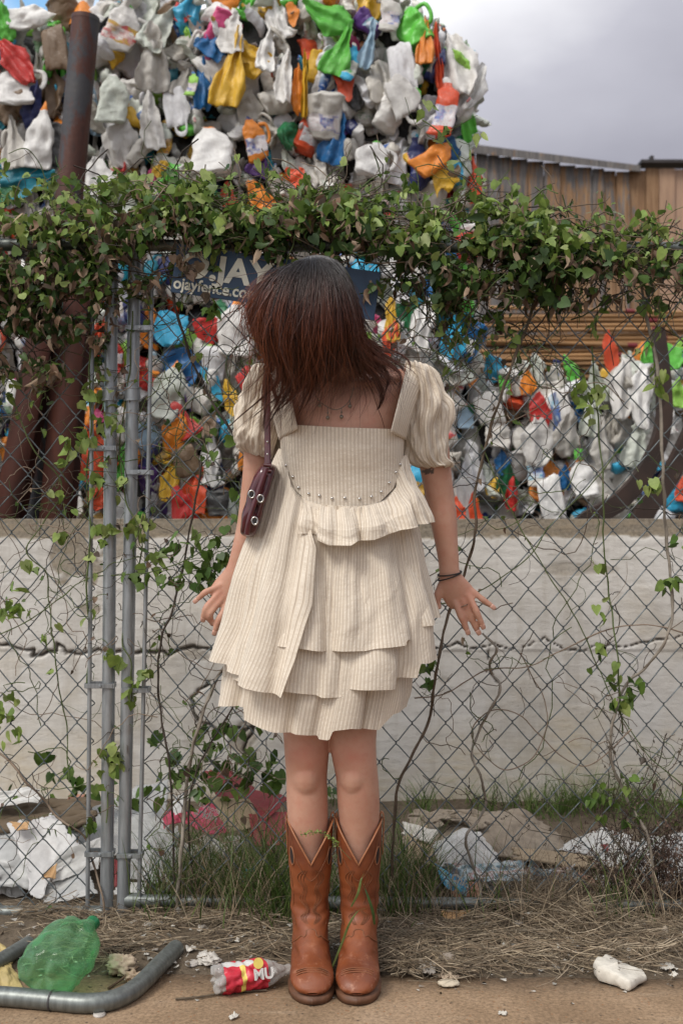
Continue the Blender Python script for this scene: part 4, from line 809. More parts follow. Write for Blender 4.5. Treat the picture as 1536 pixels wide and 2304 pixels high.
strand('thin dark stem crossing the thick grey one below the left hem', [(525, 1590), (480, 1665), (440, 1740), (425, 1830), (430, 1950), (440, 2050)], 4.5, 38, 'k', twig=14, clusters=[(450, 1800, 5, 30)])
strand('pale bare stem arching low across the left gate mesh to the post foot', [(-40, 1670), (20, 1710), (60, 1762), (100, 1800), (125, 1835), (165, 1862), (195, 1890), (215, 1960), (232, 2020), (240, 2110)], 5, 39, 't', twig=10, clusters=[(165, 1855, 3, 8), (195, 1860, 5, 10)])
strand('green vine twined up the gate tension bar', [(208, 700), (202, 850), (206, 960), (196, 1080), (204, 1200), (194, 1320), (203, 1440), (195, 1540)], 4, 40, 'g', twig=18, lk='y', nleaf=8, clusters=[(215, 880, 10, 22), (235, 900, 8, 16), (150, 1000, 14, 22), (205, 985, 6, 12), (215, 1080, 7, 16), (230, 1190, 6, 14), (150, 1130, 5, 16), (140, 1200, 3, 10), (250, 940, 6, 14)])
strand('slack green vine sweeping from gate mesh to the lower left', [(30, 900), (75, 1010), (140, 1090), (95, 1180), (60, 1240), (105, 1290), (110, 1350), (120, 1440), (130, 1530), (150, 1640), (155, 1760)], 3.2, 41, 'g', twig=14, nleaf=3, lk='y', clusters=[(65, 1275, 4, 10), (15, 1365, 5, 10), (40, 1370, 9, 16), (95, 1440, 3, 7), (10, 1590, 12, 18), (28, 1655, 7, 14), (45, 1320, 3, 10)])
strand('leafy green vine climbing between the two posts', [(300, 700), (290, 850), (270, 1000), (285, 1130), (320, 1210), (300, 1330), (275, 1440), (295, 1500), (290, 1640), (250, 1720), (240, 1850)], 3.4, 42, 'g', twig=16, lk='y', clusters=[(315, 1170, 8, 14), (265, 1480, 8, 14), (295, 1555, 8, 12), (320, 1510, 4, 8), (255, 1725, 10, 18), (345, 1260, 4, 12), (325, 1195, 5, 12), (245, 1190, 6, 12), (240, 1700, 6, 14), (275, 1090, 4, 14)])
strand('long bare stem arching across the wall at the right, crack high', [(930, 1570), (1000, 1560), (1090, 1510), (1180, 1500), (1250, 1470), (1330, 1430), (1440, 1405), (1600, 1440)], 3, 43, 't', twig=5)
strand('bare looping stem low on the mesh right of the knees', [(1170, 1470), (1230, 1600), (1200, 1700), (1130, 1730), (1060, 1660), (1100, 1600), (1170, 1610), (1260, 1700), (1330, 1720), (1420, 1640)], 2.8, 44, 't', twig=6)
strand('stem crossing the mesh from the raised vine to the lower right corner', [(1080, 1000), (1150, 1150), (1230, 1290), (1300, 1400), (1370, 1560), (1450, 1690), (1540, 1770)], 3, 45, 'g', twig=8)
strand('stem slanting from the bracelet hand up to the vine at right', [(985, 1360), (1060, 1340), (1180, 1260), (1240, 1180), (1320, 1100), (1400, 1000)], 3, 46, 'g', twig=4)
strand('stem reaching along the mesh left of the gate post, waist high', [(-30, 1440), (60, 1400), (130, 1350), (200, 1300), (320, 1290), (420, 1260), (520, 1190)], 3, 47, 'g', twig=12, clusters=[(310, 1300, 4, 12), (360, 1300, 5, 12), (420, 1200, 6, 18), (500, 1260, 10, 22), (530, 1180, 9, 20), (540, 1100, 6, 14)])
strand('long thin stem reaching up in front of the big bale at the right', [(1180, 560), (1120, 480), (1080, 430), (1040, 370), (1000, 310), (950, 270)], 3, 48, 'g', twig=10, lk='y', Y=2.80, clusters=[(1070, 405, 3, 12), (1035, 370, 3, 12), (960, 250, 3, 10), (1085, 310, 2, 8), (1070, 430, 3, 10), (1160, 430, 8, 16), (985, 310, 4, 14), (1215, 470, 5, 14)])
strand('thin tendril with small pale leaves above the vine at the top left', [(140, 470), (110, 420), (90, 370), (60, 335), (20, 345)], 2.2, 49, 'g', twig=4, lk='y', clusters=[(100, 440, 9, 20), (25, 440, 9, 16), (150, 450, 6, 16)], lsize=.022)
strand('leafy tendril standing above the vine in front of the bale centre', [(560, 480), (600, 430), (620, 390), (650, 430), (720, 440), (800, 460)], 2.2, 50, 'g', twig=6, lk='y', clusters=[(620, 385, 2, 6), (700, 440, 6, 18), (760, 455, 8, 20), (830, 470, 7, 20), (560, 390, 2, 20), (400, 410, 6, 40), (310, 390, 3, 14), (245, 430, 5, 24)], lsize=.033)
strand('low dark leafy vine at the wall foot left of the legs', [(330, 1800), (400, 1760), (470, 1720), (540, 1740), (620, 1780)], 2.5, 51, 'k', twig=20, Y=3.25, lk='g', clusters=[(460, 1680, 20, 45), (540, 1730, 22, 40), (400, 1720, 14, 30), (600, 1760, 12, 30), (740, 1770, 6, 14), (500, 1690, 14, 30), (130, 1740, 8, 30), (60, 1800, 8, 30), (180, 1790, 10, 30), (300, 1760, 10, 30)], lsize=.042)
strand('shoots with small leaves sprouting at the lower right of the fence', [(1500, 1650), (1470, 1740), (1430, 1800), (1400, 1860), (1380, 1960)], 2.6, 52, 'k', twig=34, clusters=[(1410, 1760, 8, 20), (1355, 1810, 5, 14), (1440, 1830, 6, 20), (1540, 1810, 4, 12), (1330, 1795, 3, 8)], lsize=.026)
# fine tangle of bare tendrils over the whole mesh
def tangle(label, regions, seed):
    rng = np.random.default_rng(seed); root = thing('vine_tangle', label, 'vine', P(regions[0][0], 2050, FE)); mb = MB(); dl = []
    for (x0, y0, x1, y1, n, L) in regions:
        for _ in range(n):
            p = P(rng.uniform(x0, x1), rng.uniform(y0, y1), FE + rng.normal() * .012); an = rng.uniform(0, 6.28)
            q = wander(p, (math.cos(an), 0, math.sin(an) * 1.3), L * rng.uniform(.4, 1.3), 14, rng, 1.6); tube(mb, q, rng.uniform(.0005, .0014), 4, caps=False, col=np.array(STEMC[rng.choice(['b', 'k', 'g', 't', 'g'])]) * rng.uniform(.7, 1.2))
            if rng.random() < .4: dl.append(q[-1]); dl.append(q[-4])
    mb.build('stem', M['dry'], root); mb = MB(); leaves(mb, np.array(dl), rng.uniform(.010, .022, len(dl)), np.where(rng.random((len(dl), 1)) < .5, gcol(len(dl), rng, 'd'), gcol(len(dl), rng, 'g')), rng, down=1.2); mb.build('foliage', M['leaf'], root)
tangle('fine web of thin stems over the mesh left of the bag', [(340, 640, 640, 1100, 80, .3), (340, 1100, 560, 1500, 34, .22), (340, 1500, 640, 1900, 44, .25)], 61)
tangle('fine web of thin stems over the mesh right of the sleeve', [(820, 640, 1300, 900, 90, .3), (1000, 900, 1536, 1200, 26, .3), (950, 1200, 1536, 1900, 24, .35), (1330, 1600, 1536, 1950, 16, .2)], 62)
tangle('fine web of thin stems over the gate mesh at the far left', [(-60, 830, 200, 1200, 36, .3), (-60, 1200, 240, 2000, 28, .3), (205, 600, 345, 1300, 26, .3)], 63)
# ================================================================ GRASS, STRAW, LITTER
def GP(px, py, z=0.0):
    Y = (CAMZ - z) * FPX / (py - 1152); return Vector(((px - 768) / FPX * Y, Y, z))
def blades(mb, base, L, az, lean, w, col, rng, curl=.6, n=7):
    base = np.asarray(base); N = len(base); t = np.linspace(0, 1, n); d = np.stack([np.cos(az), np.sin(az)], -1)
    L = np.asarray(L)[:, None]; le = np.asarray(lean)[:, None]; a = le + curl * rng.uniform(.3, 1.4, (N, 1)) * t[None] ** 1.5
    dz = np.cos(a); dh = np.sin(a); z = np.cumsum(dz, 1) * L / n; h = np.cumsum(dh, 1) * L / n; z -= z[:, :1]; h -= h[:, :1]
    c = np.stack([base[:, 0:1] + h * d[:, 0:1], base[:, 1:2] + h * d[:, 1:2], np.maximum(base[:, 2:3] + z, .004)], -1)
    s = rng.normal(size=(N, 2)); s /= np.linalg.norm(s, axis=1)[:, None]; ww = np.asarray(w)[:, None] * (1 - t[None] ** 2 * .9); off = np.stack([s[:, 0:1] * ww, s[:, 1:2] * ww, ww * 0], -1)
    G = np.stack([c - off, c + off], 2).reshape(N, -1, 3); F = []
    for k in range(n - 1): F.append([2 * k, 2 * k + 1, 2 * k + 3, 2 * k + 2])
    F = (np.array(F)[None] + (np.arange(N) * 2 * n)[:, None, None]).reshape(-1, 4); mb.add(G.reshape(-1, 3), F, 0, None, np.repeat(col, 2 * n, 0))
def scatter(regs, rng):
    B_ = []
    for (px, py, sx_, sy_, n) in regs:
        x = px + rng.normal(size=n) * sx_; y = np.clip(py + rng.normal(size=n) * sy_, 1850, 2240); Y = CAMZ * FPX / (y - 1152); B_.append(np.stack([(x - 768) / FPX * Y, Y, np.zeros(n)], -1))
    b = np.concatenate(B_); b[:, 2] = ground_h(b[:, 0], b[:, 1]) - .004; return b
rng = np.random.default_rng(91)
GG = np.array([(.10, .16, .035), (.07, .12, .025), (.15, .20, .06), (.05, .09, .02)]); SS = np.array([(.33, .26, .17), (.23, .17, .11), (.15, .11, .07), (.42, .34, .24), (.27, .20, .13)])
b = scatter([(560, 2040, 55, 24, 900), (440, 2045, 50, 18, 420), (630, 2060, 22, 20, 330), (890, 2040, 34, 24, 620), (940, 2040, 26, 16, 160), (1120, 2080, 70, 8, 30), (1390, 2075, 40, 14, 60), (350, 2060, 40, 14, 60), (1020, 2070, 60, 10, 30), (740, 2050, 60, 14, 260)], rng)
N = len(b); mb = MB(); blades(mb, b, rng.uniform(.08, .30, N) * rng.choice([.6, 1, 1.2], N), rng.uniform(0, 6.28, N), rng.uniform(0, .35, N), rng.uniform(.0008, .0021, N), GG[rng.integers(4, size=N)] * rng.uniform(.7, 1.3, (N, 1)), rng, 1.0)
tag(mb.build('green_grass', M['leaf']), 'tall green grass tufts around the boots along the fence foot', 'grass', kind='stuff')
b = scatter([(1215, 1880, 30, 12, 110), (1290, 1875, 22, 10, 100), (1360, 1870, 60, 12, 230), (1480, 1880, 60, 14, 260), (955, 1880, 20, 10, 60), (1100, 1870, 20, 8, 40), (1150, 1870, 90, 8, 50), (740, 1860, 20, 10, 25)], rng); b[:, 1] = np.clip(b[:, 1] + .12, 3.5, 3.77)
N = len(b); mb = MB(); blades(mb, b, rng.uniform(.06, .20, N), rng.uniform(0, 6.28, N), rng.uniform(0, .5, N), rng.uniform(.001, .0022, N), GG[rng.integers(4, size=N)] * rng.uniform(.9, 1.6, (N, 1)), rng, .9)
tag(mb.build('wall_foot_grass', M['leaf']), 'bright green grass growing along the foot of the wall on the right', 'grass', kind='stuff')
# standing dry stalks
b = scatter([(440, 2050, 50, 20, 300), (560, 2060, 70, 20, 420), (900, 2060, 60, 24, 260), (1250, 2060, 130, 24, 300), (1480, 2070, 60, 24, 200), (1000, 2080, 60, 12, 60)], rng)
N = len(b); mb = MB(); blades(mb, b, rng.uniform(.08, .34, N), rng.uniform(0, 6.28, N), rng.uniform(0, .6, N), rng.uniform(.0005, .0012, N), SS[rng.integers(5, size=N)] * rng.uniform(.7, 1.2, (N, 1)), rng, .9)
tag(mb.build('dry_stalks', M['dry']), 'thin dry grass stalks standing in the green grass by the fence', 'dry grass', kind='stuff')
# straw thatch lying on the soil
def straw(regs, Lr, zr, lift):
    b = scatter(regs, rng); b = b[fbm(np.stack([b[:, 0] * 7, b[:, 1] * 13, b[:, 0] * 0], -1), 55, 3) + rng.normal(size=len(b)) * .12 > -.06]; N = len(b); n = 5; az = rng.uniform(0, 6.28, N); L = rng.uniform(*Lr, N); t = np.linspace(-.5, .5, n); bend = rng.normal(size=N) * .5
    x = b[:, 0:1] + L[:, None] * (t[None] * np.cos(az)[:, None] - bend[:, None] * t[None] ** 2 * np.sin(az)[:, None]); y = b[:, 1:2] + L[:, None] * (t[None] * np.sin(az)[:, None] + bend[:, None] * t[None] ** 2 * np.cos(az)[:, None]) * .8
    z = np.maximum(ground_h(x, y), 0.0) + rng.uniform(*zr, (N, 1)) + t[None] * rng.normal(size=(N, 1)) * lift * L[:, None] + .002; z = np.maximum(z, .0015)
    w = rng.uniform(.0003, .0011, (N, 1)) * np.ones((1, n)); o1 = np.stack([-np.sin(az)[:, None] * w, np.cos(az)[:, None] * w, w * .2], -1); c = np.stack([x, y, z], -1)
    o2 = np.stack([w * 0, w * 0, w * 1.6], -1)
    G = np.stack([c - o1, c + o2, c + o1], 2).reshape(N, -1, 3); F = []
    for k in range(n - 1): F += [[3 * k, 3 * k + 1, 3 * k + 4, 3 * k + 3], [3 * k + 1, 3 * k + 2, 3 * k + 5, 3 * k + 4]]
    F = (np.array(F)[None] + (np.arange(N) * 3 * n)[:, None, None]).reshape(-1, 4); mb.add(G.reshape(-1, 3), F, 0, None, np.repeat(SS[rng.integers(5, size=N)] * rng.uniform(.3, 1.1, (N, 1)), 3 * n, 0))
mb = MB()
straw([(1200, 2105, 200, 28, 3000), (1450, 2110, 120, 28, 1700), (950, 2120, 70, 26, 1000), (560, 2095, 90, 20, 900), (330, 2100, 90, 20, 900), (80, 2085, 90, 14, 600), (220, 2140, 60, 22, 420), (1000, 2175, 80, 16, 420), (900, 2190, 26, 14, 300), (1300, 2150, 160, 24, 900), (600, 2140, 50, 18, 260)], (.03, .16), (0, .02), .15)
straw([(1250, 2055, 50, 16, 800), (1310, 2090, 90, 22, 1100), (1180, 2080, 50, 20, 400)], (.05, .18), (0, .05), .45)
tag(mb.build('straw_litter', M['dry']), 'matted dry straw lying on the soil between pavement and fence', 'straw', kind='stuff')
# dark seedy weed at the lower right
def weed(label, px, py, Y, n, L, seed, col, spread=.5, seeds=True):
    rg = np.random.default_rng(seed); root = thing('dry_weed', label, 'weed', GP(px, py)); mb = MB(); dots = []
    base = np.array(P(px, py, Y)); base[2] = 0
    for _ in range(n):
        an = rg.uniform(-spread, spread); q = wander(base + rg.normal(size=3) * [.03, .02, 0], (math.sin(an), rg.normal() * .2, math.cos(an)), L * rg.uniform(.5, 1.1), 10, rg, .7); tube(mb, q, np.linspace(.0016, .0006, 10), 4, caps=False, col=col)
        for k in range(3, 10):
            for _ in range(2):
                a2 = rg.uniform(0, 6.28); qq = wander(q[k], (math.cos(a2), rg.normal() * .3, math.sin(a2) + .3), rg.uniform(.015, .05), 5, rg, .8); tube(mb, qq, .0006, 3, caps=False, col=col); dots += [qq[-1], qq[-2], qq[2]]
    mb.build('stem', M['dry'], root)
    if seeds:
        mb = MB(); d = np.array(dots); leaves(mb, d, rg.uniform(.004, .010, len(d)), np.tile(np.array(col) * 1.1, (len(d), 1)) * rg.uniform(.6, 1.5, (len(d), 1)), rg, DT, down=0); mb.build('seed_cluster', M['dry'], root)
weed('dense dark brown seedy weed at the lower right, before the white bag', 1440, 2020, 2.88, 60, .30, 71, (.085, .055, .042), 1.0)
weed('tall thin twiggy weed rising on the right by the woody stem', 1400, 2000, 2.9, 10, .62, 72, (.075, .06, .04), .35)
weed('small dark brown weed at the far right edge', 1525, 2030, 2.85, 30, .26, 73, (.09, .055, .04), .8)

# ---------------- crumpled sheets of rubbish
def sheet(name, label, cat, corners, mats, seed, amp=.02, freq=9, n=44, rag=.03, thick=.0018, bow=0.0, group=None, matf=None, parent=None, colf=None, fold=0.0, fine=.35):
    rg = np.random.default_rng(seed); c = [np.array(P(*q)) if len(q) == 3 else np.array(GP(*q[:2])) for q in corners]
    u = np.linspace(0, 1, n); U, Vv = np.meshgrid(u, u, indexing='ij')
    e = rag * fbm(np.stack([U * 7, Vv * 7, U * 0], -1), seed, 4); U2 = U + e * (1 + 3 * np.abs(U - .5)); V2 = Vv + rag * fbm(np.stack([U * 7 + 9, Vv * 7, U * 0], -1), seed + 1, 4) * (1 + 3 * np.abs(Vv - .5))
    p = (c[0] * ((1 - U2) * (1 - V2))[..., None] + c[1] * (U2 * (1 - V2))[..., None] + c[2] * (U2 * V2)[..., None] + c[3] * ((1 - U2) * V2)[..., None])
    nrm = np.cross(c[1] - c[0], c[3] - c[0]); nrm /= np.linalg.norm(nrm) + 1e-9
    if nrm[1] > 0: nrm = -nrm
    S = max(np.linalg.norm(c[1] - c[0]), np.linalg.norm(c[3] - c[0]))
    d = crumple(np.stack([U * S, Vv * S, U * 0], -1), rg, freq, 7) * amp + crumple(np.stack([U * S, Vv * S, U * 0 + 5], -1), rg, freq * 3.2, 6) * amp * fine + bow * np.sin(U * np.pi) * np.sin(Vv * np.pi) + fold * np.abs(Vv - .5)
    p = p + nrm * d[..., None] + crumple(np.stack([U * S, Vv * S, U * 0 + 11], -1), rg, freq, 5)[..., None] * amp * .5 * np.array([1, 0, .6])
    p[..., 2] = np.maximum(p[..., 2], .003)
    F = gridfaces(n, n); uv = np.stack([U, Vv], -1); mb = MB(); mi = np.zeros(len(F), int)
    if matf is not None: mi = np.array([matf((k // (n - 1)) / (n - 1), (k % (n - 1)) / (n - 1)) for k in range(len(F))])
    mb.add(p.reshape(-1, 3), F[mi == 0], 0, uv.reshape(-1, 2))
    for m_ in sorted(set(mi) - {0}): mb.f.append((F[mi == m_], m_))
    o = mb.build(name, mats, parent); md = o.modifiers.new('solid', 'SOLIDIFY'); md.thickness = thick; md.offset = 0
    if label: tag(o, label, cat, group)
    return o
def papermat(name, col, rough=.75, spots=.3, var=.1):
    m = Mat(name); c = m.coord('Object', rnd=True); n1 = m.noise(c, 12, 7, .65); n2 = m.noise(c, 60, 5)
    k = m.mix(m.math('MULTIPLY', m.ramp(n1, [(.52, 0.0), (.72, 1.0)]), spots), m.ramp(n2, [(.3, tuple(x * (1 - var) for x in col)), (.7, tuple(x * (1 + var) for x in col))]), (.17, .135, .10))
    m.set(color=k, rough=rough); m.bump(n2, .3, .003); return m.m
PW = papermat('dirty_white_sheet', (.56, .55, .52), .5); PG = papermat('grey_film', (.40, .40, .385), .38); PG2 = papermat('white_film', (.50, .49, .475), .38); PC = papermat('cardboard', (.33, .25, .16), .85, .2); PB = papermat('brown_carpet', (.25, .205, .155), .95, .2, .2); PR = papermat('red_card', (.22, .022, .026), .55, .2)
PP = papermat('pink_carton', (.42, .045, .085), .5, .15); PT = papermat('torn_paper', (.55, .52, .46), .85, .4); PD = papermat('mud_board', (.13, .095, .06), .95, .3); PO = papermat('orange_card', (.50, .30, .14), .8, .2); PS = papermat('salmon_wrap', (.42, .20, .13), .6, .2); PDK = papermat('dark_film', (.05, .05, .05), .35, .2); PTL = papermat('teal_wrap', (.02, .33, .40), .5, .2); PY = papermat('yellow_leaf', (.44, .34, .14), .6, .25)
def magmat():
    m = Mat('printed_glossy'); c = m.coord('Object'); n1 = m.noise(c, 16, 3, .5, 1.0); n2 = m.noise(c, 30, 4)
    k = m.ramp(n1, [(.36, (.05, .05, .06)), (.45, (.10, .19, .23)), (.53, (.42, .49, .50)), (.60, (.30, .16, .15)), (.68, (.55, .52, .48))]); m.set(color=m.mix(m.ramp(n2, [(.6, 0.0), (.65, .6)]), k, (.6, .58, .55)), rough=.35); return m.m
MAG = magmat()
def bluewrap():
    m = Mat('blue_printed_film'); c = m.coord('Object'); n1 = m.noise(c, 22, 4, .5, .5); m.set(color=m.ramp(n1, [(.40, (.02, .25, .50)), (.52, (.10, .42, .60)), (.60, (.55, .58, .58))]), rough=.35); return m.m
BW = bluewrap()
# left heap
sheet('muddy_board', 'long muddy brown board with a white torn skin lying across the left heap', 'board', [(-120, 1815, 3.15), (195, 1800, 3.2), (215, 1850, 3.1), (-120, 1880, 3.05)], [PD], 101, .012, 12, thick=.012)
sheet('torn_sheet', 'curled white sheet on top of the muddy board at the left edge', 'sheet', [(-120, 1800, 3.12), (80, 1768, 3.16), (100, 1800, 3.1), (-120, 1828, 3.08)], [PW], 102, .015, 9)
sheet('plastic_sheet', 'largest grey white plastic sheet slumped behind the left gate mesh', 'sheet', [(-120, 1880, 3.12), (160, 1850, 3.15), (190, 1990, 2.95), (-80, 2010, 2.93)], [PG], 103, .013, 3.2, rag=.05, bow=.05, fine=.10)
sheet('plastic_sheet', 'pointed white plastic sheet hanging over the lower left rail', 'sheet', [(20, 1860, 3.05), (120, 1830, 3.07), (185, 1900, 3.0), (85, 2030, 2.90)], [PG2], 104, .010, 3.6, rag=.04, fine=.10)
sheet('crumpled_wrapper', 'white crumpled wrapper just left of the gate tension bar', 'wrapper', [(130, 1920, 2.98), (235, 1880, 3.02), (225, 1950, 2.97), (110, 1990, 2.94)], [PW], 105, .015, 6, fine=.2)
sheet('crumpled_wrapper', 'grey crumpled wrapper under the white one by the gate post', 'wrapper', [(90, 1990, 2.95), (190, 1960, 2.97), (225, 2015, 2.92), (100, 2035, 2.9)], [PG], 106, .015, 7, fine=.2)
sheet('plastic_film', 'pale translucent film draped behind the two posts', 'film', [(190, 1840, 3.3), (390, 1765, 3.4), (380, 1900, 3.15), (190, 1960, 3.1)], [PG], 107, .03, 3, fold=.05, fine=.08)
sheet('plastic_film', 'second pale film lying flat between the posts and the grass', 'film', [(300, 1880, 3.15), (400, 1860, 3.2), (400, 1990, 3.0), (300, 1980, 3.0)], [PG], 108, .03, 5, fine=.15)
sheet('white_carton', 'small white folded carton low between the posts', 'carton', [(262, 1985, 2.98), (332, 1985, 2.98), (330, 2012, 2.95), (258, 2012, 2.95)], [PW], 109, .006, 9)
sheet('torn_scrap', 'red scrap standing between the two posts', 'scrap', [(258, 1935, 3.0), (272, 1935, 3.0), (270, 1995, 2.97), (258, 1995, 2.97)], [PR], 110, .004, 9)
sheet('torn_scrap', 'small tan leaf-like scrap stuck in the left mesh', 'scrap', [(20, 1850, 3.02), (66, 1848, 3.02), (62, 1868, 3.0), (40, 1872, 3.0)], [PO], 111, .008, 12)
sheet('torn_scrap', 'orange brown scrap lying on the white sheet behind the gate mesh', 'scrap', [(100, 1965, 2.93), (130, 1940, 2.95), (125, 1975, 2.93), (96, 1978, 2.92)], [PO], 112, .008, 12)
# centre heap: carton and boxes
sheet('red_box', 'torn dark red cardboard box leaning against the wall left of the legs', 'box', [(455, 1758, 3.35), (510, 1745, 3.4), (645, 1810, 3.3), (560, 1900, 3.15)], [PR], 113, .012, 5, fold=.06, rag=.015)
sheet('red_box', 'lower flap of a dark red box beside the left boot', 'box', [(560, 1830, 3.2), (650, 1825, 3.25), (650, 1900, 3.12), (575, 1905, 3.1)], [PR], 114, .012, 7, rag=.02)
sheet('cardboard_piece', 'flat brown cardboard flap lying inside the red box', 'cardboard', [(455, 1790, 3.28), (560, 1800, 3.28), (590, 1850, 3.18), (500, 1885, 3.12)], [PC], 115, .008, 6, rag=.015)
cart = sheet('drink_carton', 'crushed pink drink carton with white print lying left of the red box', 'carton', [(400, 1835, 3.1), (470, 1810, 3.14), (515, 1865, 3.06), (465, 1885, 3.04)], [PP], 116, .02, 9, rag=.02)
sheet('drink_carton', 'torn pink and white carton end left of the printed one', 'carton', [(365, 1830, 3.12), (410, 1785, 3.18), (425, 1830, 3.1), (372, 1862, 3.06)], [PP, PW], 117, .02, 11, matf=lambda u, v: 1 if u > .4 and v < .6 else 0)
Mt = Matrix.Translation(P(436, 1830, 3.03)) @ Matrix.Rotation(R(22), 4, 'Y')
text('arklin', .030, (0, 0, 0), 'printed_word', cart, PW, Mt, off=.0006, sx=.95); text('Lemona', .019, (.004, -.002, .024), 'printed_word', cart, PW, Mt)
stx = sheet('paper_strip', 'long white printed strip lying below the pink carton', 'strip', [(440, 1885, 3.05), (470, 1880, 3.05), (565, 1945, 2.95), (545, 1965, 2.93)], [PT], 118, .010, 9)
sheet('teal_scrap', 'torn teal and white wrapper in the grass below the strip', 'wrapper', [(525, 1960, 2.93), (570, 1955, 2.93), (572, 1985, 2.9), (535, 1992, 2.9)], [PTL, PW], 119, .012, 14, matf=lambda u, v: 1 if u < .35 else 0)
sheet('torn_sheet', 'dirty white sheet low behind the grass left of the boots', 'sheet', [(400, 1900, 3.08), (520, 1900, 3.08), (560, 1990, 2.93), (420, 2000, 2.92)], [PT], 120, .03, 10, rag=.06)
# right heap
sheet('carpet_piece', 'large brown carpet piece spread below the wall at right', 'carpet', [(930, 1835, 3.45), (1215, 1845, 3.5), (1310, 1925, 3.15), (930, 1935, 3.1)], [PB], 121, .022, 5, rag=.04, bow=.06, thick=.006)
sheet('carpet_piece', 'upturned torn brown carpet edge curling over the large piece', 'carpet', [(945, 1828, 3.32), (1130, 1835, 3.34), (1085, 1875, 3.2), (955, 1850, 3.22)], [PB], 122, .035, 8, rag=.08, thick=.004)
sheet('carpet_piece', 'small brown carpet fold standing up at the middle of the right heap', 'carpet', [(1110, 1832, 3.40), (1205, 1838, 3.42), (1250, 1880, 3.3), (1120, 1872, 3.3)], [PB], 123, .03, 5, rag=.05, thick=.004, bow=.04)
sheet('cardboard_piece', 'pale layered cardboard edge under the right end of the carpet', 'cardboard', [(1150, 1905, 3.12), (1400, 1940, 3.05), (1405, 1960, 3.0), (1160, 1935, 3.02)], [PC], 124, .006, 6, thick=.006)
sheet('cardboard_piece', 'brown board slanting at the boots right side below the carpet', 'cardboard', [(905, 1850, 3.15), (960, 1860, 3.15), (1000, 1950, 2.98), (915, 1930, 3.0)], [PC], 125, .01, 8)
sheet('white_board', 'broken white board end sticking out left of the white bag', 'board', [(905, 1850, 3.12), (985, 1870, 3.1), (970, 1898, 3.06), (905, 1880, 3.08)], [PT], 126, .008, 10, thick=.006)
sheet('plastic_bag', 'largest creased white bag lying in the right heap', 'bag', [(965, 1900, 3.08), (1080, 1872, 3.15), (1132, 1935, 3.02), (985, 1955, 2.96)], [PW], 127, .013, 4.5, bow=.06, fine=.2)
sheet('printed_sheet', 'glossy printed sheet with dark and blue pictures under the white bag', 'magazine', [(1000, 1950, 2.97), (1180, 1932, 3.02), (1180, 1985, 2.94), (1010, 1985, 2.92)], [MAG], 128, .012, 9, rag=.02)
bg_ = sheet('snack_bag', 'blue and white printed packet hanging over the right bottom rail', 'packet', [(975, 1940, 2.93), (1050, 1985, 2.90), (1050, 2015, 2.885), (1000, 2000, 2.90)], [BW], 129, .012, 9, rag=.015)
sheet('snack_bag', 'pink brown packet end below the blue printed packet', 'packet', [(1015, 2000, 2.90), (1075, 1980, 2.92), (1078, 2020, 2.885), (1030, 2030, 2.885)], [PS], 130, .014, 12)
Mt = Matrix.Translation(P(1010, 1986, 2.87)) @ Matrix.Rotation(R(-30), 4, 'Y') @ Matrix.Rotation(R(180), 4, 'Y'); Mt = Matrix.Translation(P(1012, 1978, 2.872)) @ Matrix.Rotation(R(28), 4, 'Y')
text('Chlo', .026, (0, 0, 0), 'printed_word', bg_, PW, Mt, off=.0008)
sheet('plastic_bag', 'white plastic bag bunched behind the dark weed at right', 'bag', [(1250, 1905, 3.15), (1330, 1875, 3.25), (1450, 1900, 3.2), (1440, 1960, 3.02)], [PW], 131, .020, 5, bow=.05, fine=.25)
sheet('plastic_bag', 'smaller white bag with a red mark at the middle of the right heap', 'bag', [(1345, 1880, 3.2), (1420, 1878, 3.22), (1410, 1950, 3.0), (1340, 1945, 3.02)], [PW, PR], 132, .03, 10, bow=.03, matf=lambda u, v: 1 if (.1 < u < .35 and .55 < v < .66) else 0)
sheet('plastic_film', 'clear greyish film heap at the right edge behind the weeds', 'film', [(1420, 1890, 3.3), (1580, 1870, 3.35), (1600, 1990, 3.0), (1430, 1990, 3.0)], [PG], 133, .035, 4.5, fine=.2)
sheet('salmon_wrapper', 'salmon pink plastic wrapper lying on the straw at the right rail', 'wrapper', [(1285, 1960, 3.0), (1350, 1975, 2.97), (1362, 2025, 2.88), (1320, 2025, 2.9)], [PS], 134, .014, 9)
sheet('plastic_film', 'clear grey film over the right rail beside the salmon wrapper', 'film', [(1335, 1970, 2.98), (1400, 1970, 2.98), (1440, 2020, 2.9), (1360, 2025, 2.9)], [PG], 135, .02, 12)
sheet('torn_sheet', 'dirty scraps of printed film between the printed sheet and the straw', 'film', [(1180, 1950, 3.0), (1300, 1955, 3.0), (1290, 1990, 2.95), (1190, 1990, 2.95)], [MAG], 136, .03, 14, rag=.06)
sheet('orange_card', 'tan orange card scrap under the bottom rail right of the boots', 'card', [(992, 2050, 2.80), (1058, 2048, 2.81), (1045, 2066, 2.78), (996, 2076, 2.77)], [PO], 137, .01, 9)
sheet('plastic_film', 'dark torn film caught on the bottom rail below the printed sheet', 'film', [(1085, 2000, 2.93), (1125, 2000, 2.93), (1130, 2040, 2.86), (1090, 2035, 2.86)], [PDK], 138, .02, 14)
sheet('yellow_leaf_sheet', 'big limp yellow leaf lying behind the green bottle at the left edge', 'leaf', [(-70, 2130, 2.62), (14, 2135, 2.6), (52, 2235, 2.40), (-60, 2250, 2.36)], [PY], 139, .014, 10, bow=.02)
